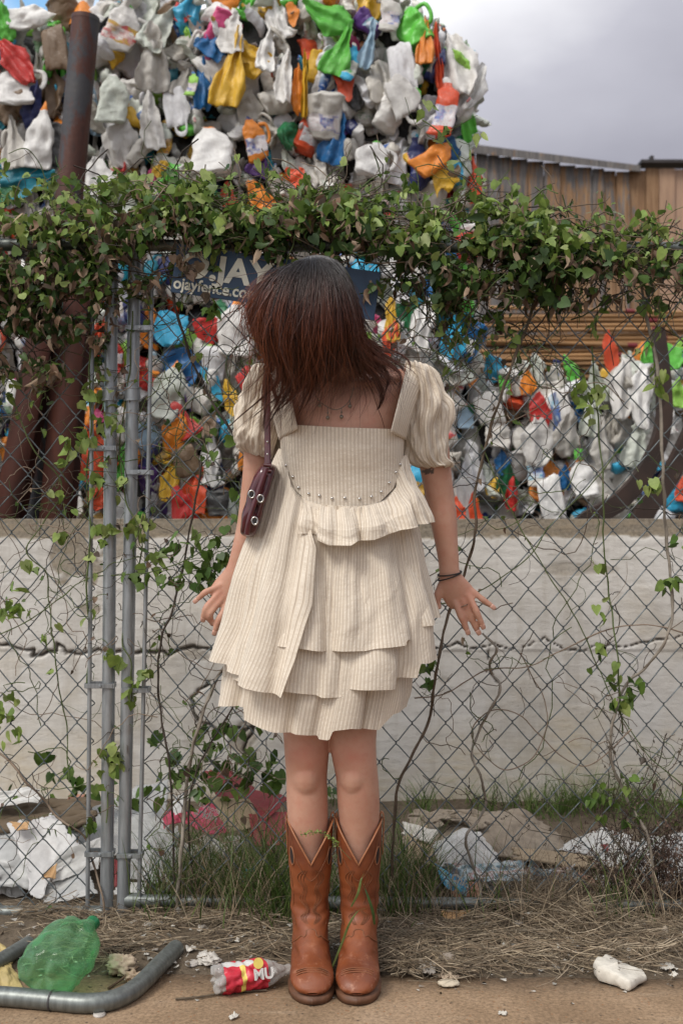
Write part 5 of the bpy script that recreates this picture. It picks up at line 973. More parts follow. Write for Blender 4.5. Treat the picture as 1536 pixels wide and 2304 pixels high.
hp = [('crumpled_wrapper', 'pale wrapper in the grass left of the thick leaning stem', 385, 1990, 50, 34, PT), ('torn_scrap', 'cream paper piece under the brown flap of the red box', 530, 1905, 54, 30, PT), ('crumpled_wrapper', 'grey film wad in the grass between strip and boot', 585, 1990, 56, 34, PG), ('torn_scrap', 'brown card piece leaning on the rail left of the boots', 470, 2010, 44, 28, PC), ('crumpled_wrapper', 'white wad over the rail right of the printed packet', 1110, 1995, 50, 30, PW), ('torn_scrap', 'pale card piece over the rail below the printed sheet end', 1165, 2005, 46, 24, PT), ('crumpled_wrapper', 'brown wad left of the salmon wrapper', 1245, 1990, 54, 36, PC), ('torn_scrap', 'white strip lying before the dark weed', 1400, 2000, 60, 22, PT), ('crumpled_wrapper', 'grey wad between the carpet and the right boot', 925, 1945, 44, 34, PG), ('clear_cup', 'crushed clear cup lying in the heap between gate post and pink carton', 350, 1935, 50, 40, PG), ('crumpled_wrapper', 'white wrapper half under the strip, left of the teal one', 490, 1960, 60, 36, PW), ('torn_scrap', 'small red scrap in the heap below the red box', 600, 1930, 36, 26, PR), ('crumpled_wrapper', 'brown paper wad beside the left boot top', 610, 1965, 50, 40, PC), ('crumpled_wrapper', 'white wad against the left edge below the pointed sheet', 20, 1990, 60, 44, PW), ('crumpled_wrapper', 'dark wrapper under the white sheets by the gate', 130, 2015, 60, 24, PDK), ('torn_scrap', 'orange scrap at the wall foot above the muddy board', 175, 1795, 34, 20, PS), ('crumpled_wrapper', 'grey wad between the white bag and the carpet end', 1150, 1925, 50, 34, PG), ('torn_scrap', 'red scrap right of the printed sheet', 1192, 1965, 24, 22, PR), ('crumpled_wrapper', 'white wad low behind the salmon wrapper', 1300, 1985, 46, 30, PW), ('crumpled_wrapper', 'blue cap-like wad near the salmon wrapper', 1345, 1962, 18, 14, BW)]
for i, (nm, lab, x, y, w, h, mt) in enumerate(hp):
    Yh = CAMZ * FPX / (y + h / 2 - 1152); Yh = min(Yh, 3.3); cc_ = [(x - w / 2, y - h / 2, Yh + .05), (x + w / 2, y - h / 2 + 4, Yh + .05), (x + w / 2 - 4, y + h / 2, Yh - .03), (x - w / 2, y + h / 2 - 3, Yh - .03)]
    sheet(nm, lab, 'cup' if 'cup' == nm[-3:] else nm.split('_')[1], cc_, [mt], 400 + i, .022, 14, n=30, rag=.06, bow=.02)
# small litter on soil and pavement: torn bits, each its own object
lit = [(1190, 2075, 20, 'white'), (1165, 2098, 16, 'grey'), (1225, 2070, 14, 'white'), (1275, 2085, 16, 'white'), (960, 2185, 40, 'grey'), (1010, 2205, 30, 'tan'), (1000, 2090, 22, 'white'), (1070, 2120, 14, 'white'), (1330, 2072, 12, 'white'), (1400, 2105, 18, 'white'), (1425, 2118, 16, 'grey'), (1490, 2135, 18, 'grey'), (1010, 2165, 24, 'grey'), (1075, 2160, 20, 'tan'), (1140, 2170, 14, 'grey'), (1250, 2180, 14, 'grey'), (1500, 2180, 26, 'white'), (1515, 2198, 14, 'white'), (525, 2292, 16, 'white'), (1130, 2285, 14, 'white'), (212, 2126, 14, 'white'), (340, 2092, 28, 'white'), (318, 2100, 20, 'white'), (300, 2088, 18, 'grey'), (388, 2172, 16, 'white'), (430, 2150, 18, 'white'), (330, 2165, 8, 'white'), (282, 2208, 8, 'white'), (520, 2130, 18, 'grey'), (455, 2105, 14, 'grey'), (350, 2158, 10, 'grey'), (10, 2262, 10, 'white'), (40, 2262, 8, 'white'), (575, 2140, 8, 'white'), (450, 2110, 12, 'white'), (1042, 2148, 9, 'white')]
LM = {'white': PT, 'grey': papermat('grey_paper', (.30, .27, .235), .9), 'tan': papermat('tan_paper', (.36, .28, .20), .9)}
WHERE = lambda x, y: ('on the bare pavement' if y > 2240 else 'at the pavement edge' if y > 2178 else 'in the front of the straw' if y > 2140 else 'in the middle of the straw' if y > 2100 else 'by the fence foot') + (' at the far left' if x < 250 else ' below the gate posts' if x < 345 else ' beside the bent pipe' if x < 470 else ' left of the boots' if x < 700 else ' close right of the boots' if x < 1020 else ' below the printed packet' if x < 1110 else ' below the brown carpet' if x < 1200 else ' below the salmon wrapper' if x < 1360 else ' below the dark weed' if x < 1470 else ' at the right edge')
rg0 = random.Random(5); SCR = {}
for i, (x, y, s_, k) in enumerate(lit):
    c = GP(x, y); z0 = max(ground_h(np.array([c.x]), np.array([c.y]))[0], 0); s3 = s_ / 2 * c.y / FPX * 1.25; an = rg0.uniform(0, 3); q = []
    rg = np.random.default_rng(300 + i); n = 12; u = np.linspace(-1, 1, n); U, Vv = np.meshgrid(u, u, indexing='ij'); a = an
    rr = 1 + .35 * fbm(np.stack([U * 2, Vv * 2, U * 0 + i], -1), 3); X_ = (U * math.cos(a) - Vv * .7 * math.sin(a)) * s3 * rr; Y_ = (U * math.sin(a) + Vv * .7 * math.cos(a)) * s3 * rr * 1.2
    Z_ = np.abs(crumple(np.stack([U, Vv, U * 0], -1), rg, 1.2, 6)) * s3 * .9 + .004; mb = MB(); addgrid(mb, np.stack([X_, Y_, Z_], -1)); o = mb.build('paper_scrap', LM[k]); o.location = (c.x, c.y, z0); md = o.modifiers.new('s', 'SOLIDIFY'); md.thickness = .0012
    tag(o, f'{"large " if s_ > 22 else "small " if s_ < 13 else ""}crumpled {k} paper scrap {WHERE(x, y)}', 'scrap', f'{"large " if s_ > 22 else "small " if s_ < 13 else ""}{k} scraps {WHERE(x, y)}')
    SCR.setdefault(o['label'], []).append((x, o))
for lb_, it in SCR.items():
    if len(it) == 2:
        it.sort(key=lambda q: q[0])
        for (x_, o_), sd_ in zip(it, ('left', 'right')): o_['label'] = lb_.replace('crumpled ', '') + f', {sd_} of two'
# confetti of tiny paper and foam bits
rng = np.random.default_rng(77); n_ = 900; bx_ = rng.uniform(-60, 1600, n_); by_ = 2035 + rng.beta(1.6, 2.4, n_) * 240; mb = MB()
for a, b in zip(bx_, by_):
    c = GP(a, b); z0 = max(float(ground_h(np.array([c.x]), np.array([c.y]))[0]), 0) + rng.uniform(.001, .02) * (b < 2180); s_ = rng.uniform(.0015, .0075) * (1 if b < 2190 else .6)
    q = np.array(list(c)) + [0, 0, z0] + rng.normal(size=(5, 3)) * s_ * [1, 1, .4]; q[:, 2] = np.maximum(q[:, 2], .0012); k_ = rng.uniform(.35, 1.1); mb.add(q, [[0, 1, 2], [0, 2, 3], [0, 3, 4], [0, 4, 1]], col=np.array([.55, .52, .46] if rng.random() < .6 else [.20, .15, .10]) * k_)
tag(mb.build('paper_bits', M['dry'], smooth=False), 'tiny torn paper and foam bits scattered through the straw and soil', 'litter', kind='stuff')
# crumpled tan cloth-like paper left of the pipe
def lump(name, label, cat, px, py, w, h, mat, seed, flat=.6, freq=3.0, amp=.28, z=0, stretch=(1, 1)):
    rg = np.random.default_rng(seed); c = GP(px, py + h / 2 * .7); k = c.y / FPX; th = np.linspace(0, 2 * np.pi, 40, endpoint=False); ph = np.linspace(0, np.pi, 26); T, Ph = np.meshgrid(th, ph, indexing='ij')
    d = np.stack([np.sin(Ph) * np.cos(T), np.sin(Ph) * np.sin(T), np.cos(Ph)], -1); r = 1 + crumple(d, rg, freq, 8) * amp + crumple(d, rg, freq * 3, 6) * amp * .3
    p = d * r[..., None] * np.array([w / 2 * k, w / 2 * k * .7, h / 2 * k * 1.05]); p[..., 2] = np.maximum(p[..., 2] + h / 2 * k * .8, 0.001)
    mb = MB(); addgrid(mb, p, True, False); o = mb.build(name, mat); o.location = (c.x, c.y, z); tag(o, label, cat); return o
lump('crumpled_paper', 'crumpled tan wax paper ball lying left of the bent pipe', 'paper', 277, 2175, 62, 44, papermat('wax_paper', (.40, .31, .22), .6), 141, freq=2.2, amp=.5)
lump('crumpled_paper', 'smaller tan crumpled paper just right below the wax paper ball', 'paper', 300, 2200, 34, 26, papermat('wax_paper_dark', (.32, .235, .16), .6), 142, freq=2.4, amp=.5)
lump('stone', 'pale grey brown stone in the straw right of the boots', 'stone', 1005, 2160, 40, 28, papermat('stone_grey', (.28, .235, .19), .9), 143, amp=.12)
fo = [(1334, 2196), (1340, 2182), (1352, 2180), (1362, 2173), (1380, 2178), (1405, 2186), (1428, 2192), (1446, 2199), (1452, 2209), (1436, 2219), (1418, 2231), (1404, 2229), (1384, 2221), (1360, 2213), (1342, 2208)]
rgf = np.random.default_rng(9); fo2 = crom([GP(a, b) for a, b in fo + [fo[0]]], 120)[:-1]; ctr = fo2.mean(0); rr_ = 1 + .035 * fbm(np.stack([np.arange(119) * .22, np.zeros(119), np.zeros(119)], -1), 5, 3)[:, None]; lay = []
for z_, s_ in ((.001, .93), (.006, 1.0), (.014, 1.01), (.021, .975), (.024, .93), (.0245, .6), (.0235, .3), (.025, .02)):
    q = ctr + (fo2 - ctr) * rr_ * s_; q[:, :2] += crumple(np.c_[q[:, :2], np.full(119, z_)], rgf, 40, 5)[:, None] * .0022; q[:, 2] = z_ * (1 + .35 * np.clip((fo2[:, 0] - ctr[0]) / -.05, -1, 1)) + crumple(np.c_[q[:, :2], np.full(119, 0)], rgf, 30, 5) * .0022 * (z_ > .01); lay.append(q)
mb = MB(); addgrid(mb, np.array(lay), False, True); tag(mb.build('foam_block', papermat('white_foam', (.62, .58, .50), .85, .4)), 'flat chipped white foam slab lying on the pavement at right', 'foam')
lump('plaster_chunk', 'thin chipped cream flake on the pavement just right of boots', 'flake', 1008, 2212, 50, 12, papermat('cream_flake', (.52, .45, .34), .8), 145, amp=.15)
lump('wood_chip', 'short weathered wood stub standing in the straw at the right edge', 'wood', 1495, 2110, 18, 46, papermat('stub_wood', (.30, .25, .19), .9), 146, amp=.12)
# clear round caps
for (x, y, w, lab) in ((224, 2285, 28, 'clear plastic bottle cap lying flat on the pavement below the pipe'), (432, 2170, 32, 'clear flat ring cap lying in the litter left of the crushed bottle')):
    c = GP(x, y); r_ = w / 2 * c.y / FPX; prof = [(0, .005), (r_ * .8, .005), (r_ * .98, .0045), (r_, .002), (r_, .001)]; a = np.linspace(0, 2 * np.pi, 28, endpoint=False); mb = MB(); addgrid(mb, np.array([[(r * math.cos(t), r * math.sin(t), z) for t in a] for r, z in prof]), False, True)
    tube(mb, [(r_ * .8 * math.cos(t), r_ * .8 * math.sin(t), .0055) for t in np.linspace(0, 6.2832, 30)], .0009, 5, caps=False); o = mb.build('bottle_cap', papermat('clear_cap', (.46, .43, .39), .25, .1)); o.location = c; tag(o, lab, 'cap')
# bent grey pipe lying on the ground
pr = .0195
def gl(px, py): return GP(px, py, pr)
pip = thing('bent_pipe', 'bent grey galvanised pipe lying on the pavement in front of the green bottle', 'pipe', gl(200, 2255))
mb = MB(); q = crom([gl(-420, 2220), gl(-200, 2232), gl(0, 2241), gl(117, 2251), gl(190, 2257), gl(245, 2252), gl(290, 2234), gl(325, 2206), gl(358, 2172), gl(396, 2134)], 70); tube(mb, q, pr, 20); mb.build('pipe_tube', M['pipe_old'], pip)
mb = MB(); a_, b_ = gl(115.5, 2251), gl(119, 2251.3); tube(mb, [a_, b_], pr + .0012, 20); mb.build('pipe_joint', M['rust'], pip)
mb = MB(); tube(mb, crom([gl(66, 2122), gl(20, 2150), (gl(-30, 2180))], 12), .0165, 16); tag(mb.build('pipe_end', M['pipe_old']), 'dark end of a pipe lying behind the green bottle', 'pipe')
mb = MB(); tube(mb, crom([GP(395, 2248, .003), GP(450, 2243, .004), GP(520, 2232, .003), GP(600, 2228, .003)], 20), [.0022] * 20, 6, col=(.12, .09, .06)); tag(mb.build('dry_twig', M['dry']), 'thin curved twig lying on the pavement below the crushed bottle', 'twig')
mb = MB(); tube(mb, crom([GP(244, 2224, .004), GP(262, 2212, .004), GP(285, 2195, .01), (GP(312, 2175, .02))], 14), .0028, 6, col=(.10, .065, .04)); tag(mb.build('dry_twig', M['dry']), 'short dark twig poking from under the crumpled tan paper', 'twig')
# green bottle: crushed two litre, base towards the camera
def petmat(name, col, rough=.08, tr=.8):
    m = Mat(name); c = m.coord('Object'); n1 = m.noise(c, 14, 4); m.set(color=col, rough=rough, trans=tr, ior=1.25, spec=.6); m.bump(n1, .25, .004); return m.m
def thinpet(name, tint, body_c, fac):
    m = Mat(name); c = m.coord('Object'); n1 = m.noise(c, 30, 5); m.set(color=body_c, rough=.12, spec=.8); m.bump(n1, .3, .004)
    tr = m.n('ShaderNodeBsdfTransparent'); m.i(tr.inputs[0], tint); fr_ = m.n('ShaderNodeLayerWeight'); fr_.inputs[0].default_value = .35; x = m.n('ShaderNodeMixShader')
    m.l(m.math('ADD', m.math('MULTIPLY', fr_.outputs['Facing'], .6), fac - .12, True), x.inputs[0]); m.l(tr.outputs[0], x.inputs[1]); m.l(m.b.outputs[0], x.inputs[2]); m.l(x.outputs[0], m.out.inputs[0]); return m.m
def bottle_mesh(prof, n_th, rgseed, petals, amp, freq, squash=(1, 1), crumple_from=0.0):
    rg = np.random.default_rng(rgseed); s = np.linspace(0, 1, 70); pr_ = np.array(prof); S_ = np.linspace(0, 1, len(pr_)); r = np.interp(s, S_, pr_[:, 0]); z = np.interp(s, S_, pr_[:, 1]); th = np.linspace(0, 2 * np.pi, n_th, endpoint=False)
    T, Sx = np.meshgrid(th, s, indexing='ij'); Rr = np.broadcast_to(r, T.shape).copy(); Z_ = np.broadcast_to(z, T.shape).copy(); Rm = pr_[:, 0].max()
    if petals: g = np.clip(1 - Z_ / (Rm * .55), 0, 1); Z_ = Z_ + g * (.5 + .5 * np.cos(5 * T)) * Rm * .45 * np.clip(Rr / Rm, 0, 1) + g * (1 - np.clip(Rr / Rm * 2.2, 0, 1)) * Rm * .45; Rr = Rr * (1 - .10 * g * (.5 + .5 * np.cos(5 * T)))
    p = np.stack([Rr * np.cos(T), Rr * np.sin(T), Z_], -1); d = crumple(p / Rm, rg, freq, 7) * amp; nr = np.stack([np.cos(T), np.sin(T), T * 0], -1); p = p + nr * (np.minimum(d, .25 * amp) * Rm * np.clip(Rr / Rm * 1.5, 0, 1))[..., None]
    p[..., 0] *= squash[0]; p[..., 1] *= squash[1]; return p
prof = [(0, .0), (.025, .0), (.040, .004), (.050, .018), (.054, .04), (.055, .09), (.053, .12), (.055, .15), (.053, .18), (.048, .21), (.036, .245), (.02, .275), (.0135, .29), (.0135, .31), (0, .312)]
p = bottle_mesh(prof, 80, 14, True, .24, 1.3); bt = MB(); addgrid(bt, p, True, False); gb = thing('green_bottle', 'crumpled transparent green drink bottle lying base first beside the pipe', 'bottle', GP(95, 2225)); 
Mx = Matrix.Translation(GP(90, 2205, .062)) @ Matrix.Rotation(R(-16), 4, 'Z') @ Matrix.Rotation(R(-80), 4, 'X') @ Matrix.Diagonal((1.16, 1.16, .70, 1))
for i_ in range(len(bt.v)): bt.v[i_] = bt.v[i_] @ np.array(Mx)[:3, :3].T + np.array(Mx)[:3, 3]
o = bt.build('bottle_shell', thinpet('green_pet', (.66, .92, .70), (.18, .40, .21), .26), gb)
bt = MB(); tube(bt, [Mx @ Vector((0, 0, .300)), Mx @ Vector((0, 0, .325))], .016, 18); bt.build('bottle_cap', MP['dgreen'], gb)
# crushed clear bottle with a red label
cb = thing('crushed_bottle', 'crushed clear drink bottle with a red and yellow label beside the left boot', 'bottle', GP(560, 2215))
prof = [(0, 0), (.022, 0), (.033, .004), (.036, .02), (.036, .05), (.033, .09), (.035, .12), (.034, .145), (.030, .165), (.018, .19), (.013, .205), (.013, .225), (0, .226)]
p = bottle_mesh(prof, 56, 8, True, .30, 1.6, (1, .78)); p0 = p.copy()
A_ = GP(478, 2205, .030); B_ = GP(655, 2180, .026); ax = (B_ - A_).normalized(); qz = ax.to_track_quat('Z', 'Y').to_matrix().to_4x4(); Mx = Matrix.Translation(A_) @ qz; mnp = np.array(Mx); LK = (B_ - A_).length / .226
tr_ = lambda q: (q * [1, 1, LK]) @ mnp[:3, :3].T + mnp[:3, 3]
bt = MB(); addgrid(bt, tr_(p), True, False); o = bt.build('bottle_shell', thinpet('clear_pet', (.90, .88, .86), (.50, .47, .44), .5), cb)
zz = p[..., 2].mean(0); j0 = np.searchsorted(zz, .022); j1 = np.searchsorted(zz, .148); lp = p[:, j0:j1].copy(); lp[..., 0] *= 1.03; lp[..., 1] *= 1.05
lb = MB(); nu, nv = lp.shape[:2]; WU = int(np.argmax(tr_(lp)[:, nv // 2, 2])) + 1; F = gridfaces(nu, nv, True, False); vi = F[:, 0] % nv; ui = F[:, 0] // nv; band_ = (vi > nv * .30) & (vi < nv * .40); wht = (np.abs(ui - WU) < 3) & (vi < nv * .62); wht2 = wht
lb.add(tr_(lp).reshape(-1, 3), F[~band_ & ~wht], 0); lb.f.append((F[band_ & ~wht], 1)); lb.f.append((F[wht], 2))
LR = papermat('label_red', (.52, .025, .045), .4, .15); LYl = papermat('label_yellow', (.70, .55, .12), .4, .1); lb.build('bottle_label', [LR, LYl, PW], cb)
# writing on the label, running along the bottle
cdir = (Vector((0, 0, CAMZ)) - (A_ + B_) / 2); fx = ax; fz = (cdir - fx * cdir.dot(fx)).normalized(); fy = fz.cross(fx)
cp = A_ + ax * .118 * LK * .86 + fz * .0375 * .98 - fy * .012
MT = Matrix(((-fy.x, -fz.x, fx.x, cp.x), (-fy.y, -fz.y, fx.y, cp.y), (-fy.z, -fz.z, fx.z, cp.z), (0, 0, 0, 1)))
MT = Matrix(((fx.x, -fz.x, fy.x, cp.x), (fx.y, -fz.y, fy.y, cp.y), (fx.z, -fz.z, fy.z, cp.z), (0, 0, 0, 1)))
t_o = text('MU', .030, (0, 0, 0), 'label_lettering', cb, PW, MT @ Matrix.Rotation(R(0), 4, 'Y'), off=.001)
bm = bmesh.new(); bmesh.ops.create_circle(bm, cap_ends=True, segments=24, radius=.011); bt = MB(); frombm(bt, bm, M=Matrix.Translation(A_ + ax * .118 * LK + fz * .0365 + fy * .020) @ Matrix(((fx.x, fy.x, fz.x, 0), (fx.y, fy.y, fz.y, 0), (fx.z, fy.z, fz.z, 0), (0, 0, 0, 1))))
bt.build('label_badge', LYl, cb)
lump('plastic_wrap', 'pale crumpled clear wrap trailing left of the crushed bottle', 'wrap', 468, 2158, 60, 22, petmat('cloudy_wrap', (.62, .58, .52), .3, .2), 147, freq=2, amp=.5).rotation_euler = (0, 0, R(-50))
# ================================================================ PERSON
def skin_mat():
    m = Mat('skin'); c = m.coord('Object'); n1 = m.noise(c, 9, 5); n2 = m.noise(c, 70, 4)
    k = m.ramp(n1, [(.3, (.45, .235, .16)), (.7, (.56, .325, .235))]); k = m.mix(m.ramp(n2, [(.5, 0.0), (.75, .28)]), k, (.40, .14, .09)); k = m.mix(m.ramp(m.noise(c, 26, 6, .6), [(.48, 0.0), (.72, .38)]), k, (.50, .20, .14))
    a = m.n('ShaderNodeSeparateColor'); m.l(m.attr('Col'), a.inputs[0]); k = m.mix(m.math('SUBTRACT', 1.0, a.outputs[1]), k, (.50, .12, .085)); k = m.mix(m.math('SUBTRACT', 1.0, a.outputs[0]), k, (.06, .055, .05))
    m.set(color=k, rough=.52, spec=.35, sss=.12); m.b.inputs['Subsurface Radius'].default_value = (.01, .004, .002); m.b.inputs['Subsurface Scale'].default_value = .6; m.bump(m.noise(c, 240, 3), .10, .0008); return m.m
def cloth_mat():
    m = Mat('seersucker'); uv = m.coord('UV'); s = m.n('ShaderNodeSeparateXYZ'); m.l(uv, s.inputs[0]); u = m.math('DIVIDE', s.outputs[0], .0083); fr = m.math('FRACT', u)
    d = m.math('ABSOLUTE', m.math('SUBTRACT', fr, .5)); line = m.ramp(d, [(.05, 1.0), (.10, 0.0)])
    band_ = m.ramp(d, [(.22, 0.0), (.34, 1.0)])
    mp = m.n('ShaderNodeMapping'); mp.inputs['Scale'].default_value = (60, 170, 1); m.l(uv, mp.inputs[0]); pk = m.noise(mp.outputs[0], 1.0, 3, .6)
    mp2 = m.n('ShaderNodeMapping'); mp2.inputs['Scale'].default_value = (18, 30, 1); m.l(uv, mp2.inputs[0]); bigw = m.noise(mp2.outputs[0], 1.0, 4, .6)
    k = m.mix(m.math('MULTIPLY', band_, m.ramp(pk, [(.4, 0.0), (.65, .7)])), (.71, .625, .51), (.82, .75, .645)); k = m.mix(m.math('MULTIPLY', line, .62), k, (.30, .215, .15))
    n3 = m.noise(m.coord('Object'), 5, 4); k = m.mix(1.0, k, m.ramp(n3, [(.3, .93), (.7, 1.05)]), 'MULTIPLY')
    m.set(color=k, rough=.8, spec=.2, sheen=.15)
    m.bump(m.math('ADD', m.math('MULTIPLY', m.math('MULTIPLY', m.math('SUBTRACT', pk, .5), band_), 1.0), m.math('MULTIPLY', bigw, 1.1)), .42, .004)
    t = m.n('ShaderNodeBsdfTranslucent'); m.l(k, t.inputs[0]); x = m.n('ShaderNodeMixShader'); x.inputs[0].default_value = .10
    m.l(m.b.outputs[0], x.inputs[1]); m.l(t.outputs[0], x.inputs[2]); m.l(x.outputs[0], m.out.inputs[0]); return m.m
SKIN = skin_mat(); CLOTH = cloth_mat()
NAIL = simple('nail', (.62, .36, .28), .25, var=.05)
per = thing('person', 'person in striped cream tiered dress and tan boots, bowed head covered by auburn hair', 'person', (0, 2.50, 0))
BY = 2.50
def ring(mb_pts, n=40): pass
def loftrings(mb, rings, n=36, cap=True):
    # rings: list of (center, xhalf, yhalf) horizontal ellipses
    th = np.linspace(0, 2 * np.pi, n, endpoint=False); k = len(rings)
    c = crom([r[0] for r in rings], k * 6); w = crom([(r[1], r[2], 0) for r in rings], k * 6)
    G = np.stack([c[:, None, 0] + w[:, None, 0] * np.cos(th), c[:, None, 1] + w[:, None, 1] * np.sin(th), c[:, None, 2] + 0 * th], -1); addgrid(mb, G, False, True)
    if cap: mb.add(G[0][::-1], [list(range(n))]); mb.add(G[-1], [list(range(n))])
def blob(mb, c, r, M3=None, n=20):
    th = np.linspace(0, 2 * np.pi, n, endpoint=False); ph = np.linspace(0.01, np.pi - .01, n // 2 + 2); T, Ph = np.meshgrid(th, ph, indexing='ij'); d = np.stack([np.sin(Ph) * np.cos(T), np.sin(Ph) * np.sin(T), np.cos(Ph)], -1) * np.asarray(r)
    if M3 is not None: d = d @ np.asarray(M3).T
    addgrid(mb, d + np.asarray(list(c)), True, False)
body = MB()
def T_(py, xl, xr, Yc, hd): a = P(xl, py, Yc); b = P(xr, py, Yc); return ((a + b) / 2, (b.x - a.x) / 2, hd)
loftrings(body, [T_(1360, 665, 865, 2.51, .08), T_(1290, 662, 870, 2.51, .082), T_(1200, 668, 870, 2.505, .074), T_(1120, 664, 874, 2.505, .072), T_(1060, 655, 885, 2.50, .080), T_(1000, 646, 894, 2.50, .098), T_(950, 644, 896, 2.50, .098), T_(900, 632, 908, 2.505, .086), T_(862, 618, 926, 2.515, .070), T_(838, 634, 912, 2.52, .056), T_(822, 680, 872, 2.515, .052), T_(806, 722, 832, 2.50, .050)])
tube(body, crom([P(774, 850, 2.505), P(768, 815, 2.485), P(752, 780, 2.465), P(730, 740, 2.44)], 10), [.052, .052, .05, .048, .047, .046, .046, .046, .047, .047], 24)
for sx_ in (-1, 1):   # shoulders and clavicle
    blob(body, P(770 + sx_ * 140, 866, 2.525), (.040, .042, .036)); tube(body, crom([P(770 + sx_ * 18, 868, 2.445), P(770 + sx_ * 70, 858, 2.445), P(770 + sx_ * 128, 848, 2.475)], 8), .010, 10)
    blob(body, P(770 + sx_ * 52, 985, 2.462), (.05, .045, .05))
# legs
for pts in ([(712, 1300, 2.51, .082), (700, 1450, 2.505, .068), (692, 1600, 2.50, .0555), (690, 1650, 2.50, .0515), (690, 1700, 2.50, .0485), (690, 1750, 2.51, .0450), (691, 1800, 2.515, .0455), (693, 1850, 2.52, .0440), (697, 1920, 2.53, .038), (699, 2040, 2.54, .033)],
            [(826, 1300, 2.51, .082), (812, 1450, 2.505, .068), (798, 1600, 2.495, .055), (794, 1650, 2.49, .0515), (796, 1700, 2.49, .049), (803, 1750, 2.50, .0465), (806, 1800, 2.51, .0465), (808, 1850, 2.52, .0440), (808, 1920, 2.53, .038), (808, 2040, 2.54, .033)]):
    loftrings(body, [(P(a, b, c), d, d * 1.05) for a, b, c, d in pts])
for kx, ky, yy in ((690, 1690, 2.4815), (796, 1686, 2.4725)): blob(body, P(kx, ky + 4, yy + .0150), (.042, .0475, .056)); blob(body, P(kx, ky + 52, yy + .0165), (.036, .046, .054))
# arms (tube: r = depth, ry = width in the picture plane)
def limb(pts, n=26, sides=20):
    c = crom([P(*p[:3]) for p in pts], n); w = crom([(p[3], p[4], 0) for p in pts], n); tube(body, c, np.maximum(w[:, 1], .001), sides, ry=np.maximum(w[:, 0], .001))
limb([(922, 870, 2.525, .036, .040), (955, 930, 2.535, .040, .044), (972, 1010, 2.55, .038, .040), (980, 1060, 2.56, .0345, .036), (989, 1120, 2.57, .0325, .033), (996, 1160, 2.57, .0315, .031), (1003, 1215, 2.57, .0265, .026), (1009, 1265, 2.57, .0235, .019), (1011, 1292, 2.57, .0245, .017), (1022, 1322, 2.575, .034, .0150), (1036, 1345, 2.58, .0370, .0125), (1043, 1356, 2.58, .031, .009)])
limb([(622, 870, 2.525, .036, .040), (598, 930, 2.545, .039, .042), (586, 1000, 2.56, .037, .038), (580, 1060, 2.57, .034, .034), (572, 1120, 2.575, .032, .032), (562, 1180, 2.58, .0290, .029), (550, 1225, 2.58, .0265, .026), (537, 1262, 2.58, .0225, .019), (529, 1286, 2.58, .023, .017), (512, 1318, 2.58, .031, .0155), (502, 1338, 2.58, .034, .013), (497, 1350, 2.58, .028, .009)])
nails = []
def finger(pts, r0=.0088):
    n = 22; c = crom([P(*p) for p in pts], n); t = np.linspace(0, 1, n)
    r = np.interp(t, [0, .2, .38, .52, .68, .80, .93, .985, 1], [1.06, 1.0, .90, 1.0, .84, .86, .72, .45, .1]) * r0; tube(body, c, r * .92, 14, ry=r)
    d = (c[-1] - c[-4]); d /= np.linalg.norm(d); nails.append((c[-3], d, r0 * .66))
finger([(1052, 1325, 2.575), (1068, 1335, 2.572), (1084, 1348, 2.57), (1098, 1358, 2.572), (1111, 1368, 2.575)], .0080)
finger([(1042, 1325, 2.575), (1056, 1344, 2.570), (1070, 1373, 2.562), (1080, 1396, 2.566), (1087, 1413, 2.572)], .0086)
finger([(1030, 1328, 2.578), (1041, 1352, 2.574), (1057, 1385, 2.576), (1068, 1408, 2.580), (1078, 1427, 2.586)], .0090)
finger([(1018, 1328, 2.578), (1023, 1354, 2.574), (1036, 1385, 2.570), (1046, 1408, 2.574), (1053, 1426, 2.580)], .0088)
finger([(1004, 1300, 2.578), (993, 1315, 2.575), (984, 1338, 2.575), (983, 1352, 2.578), (986, 1366, 2.58)], .0098)
finger([(510, 1310, 2.578), (488, 1321, 2.570), (463, 1332, 2.562), (450, 1343, 2.564), (438, 1354, 2.570)], .0080)
finger([(508, 1318, 2.578), (489, 1338, 2.568), (466, 1365, 2.556), (459, 1382, 2.560), (457, 1396, 2.568)], .0086)
finger([(512, 1325, 2.578), (497, 1350, 2.568), (474, 1378, 2.556), (473, 1394, 2.566), (480, 1404, 2.580)], .0090)
finger([(520, 1328, 2.578), (512, 1358, 2.570), (495, 1390, 2.560), (487, 1410, 2.565), (482, 1427, 2.572)], .0088)
finger([(530, 1300, 2.575), (538, 1318, 2.570), (545, 1340, 2.565), (545, 1356, 2.565), (542, 1370, 2.568)], .0098)
# head
HC = np.array(P(704, 700, 2.405)); f_ = np.array([-.32, -.50, -.80]); f_ /= np.linalg.norm(f_); u_ = np.array([-.02, -.80, .58]); u_ -= f_ * (u_ @ f_); u_ /= np.linalg.norm(u_); r_ = np.cross(f_, u_); HM = np.stack([r_, f_, u_], 1)   # columns: right, face, crown
def H(x, y, z): return HC + HM @ np.array([x, y, z])
blob(body, H(0, -.012, .012), (.075, .094, .088), HM, 30); blob(body, H(0, .028, -.045), (.056, .062, .060), HM, 24); blob(body, H(0, .062, -.088), (.026, .024, .020), HM, 16)
tube(body, [H(0, .080, .005), H(0, .094, -.018), H(0, .106, -.036), H(0, .098, -.044)], [.006, .008, .011, .007], 12)
blob(body, H(0, .088, -.062), (.022, .010, .006), HM, 14); blob(body, H(0, .087, -.072), (.018, .010, .006), HM, 14)
for s_ in (-1, 1):
    blob(body, H(s_ * .034, .074, .012), (.022, .016, .010), HM, 14); blob(body, H(s_ * .040, .066, -.028), (.022, .020, .018), HM, 14); blob(body, H(s_ * .077, -.002, -.018), (.008, .018, .030), HM, 14)
bo = body.build('body', SKIN, per)
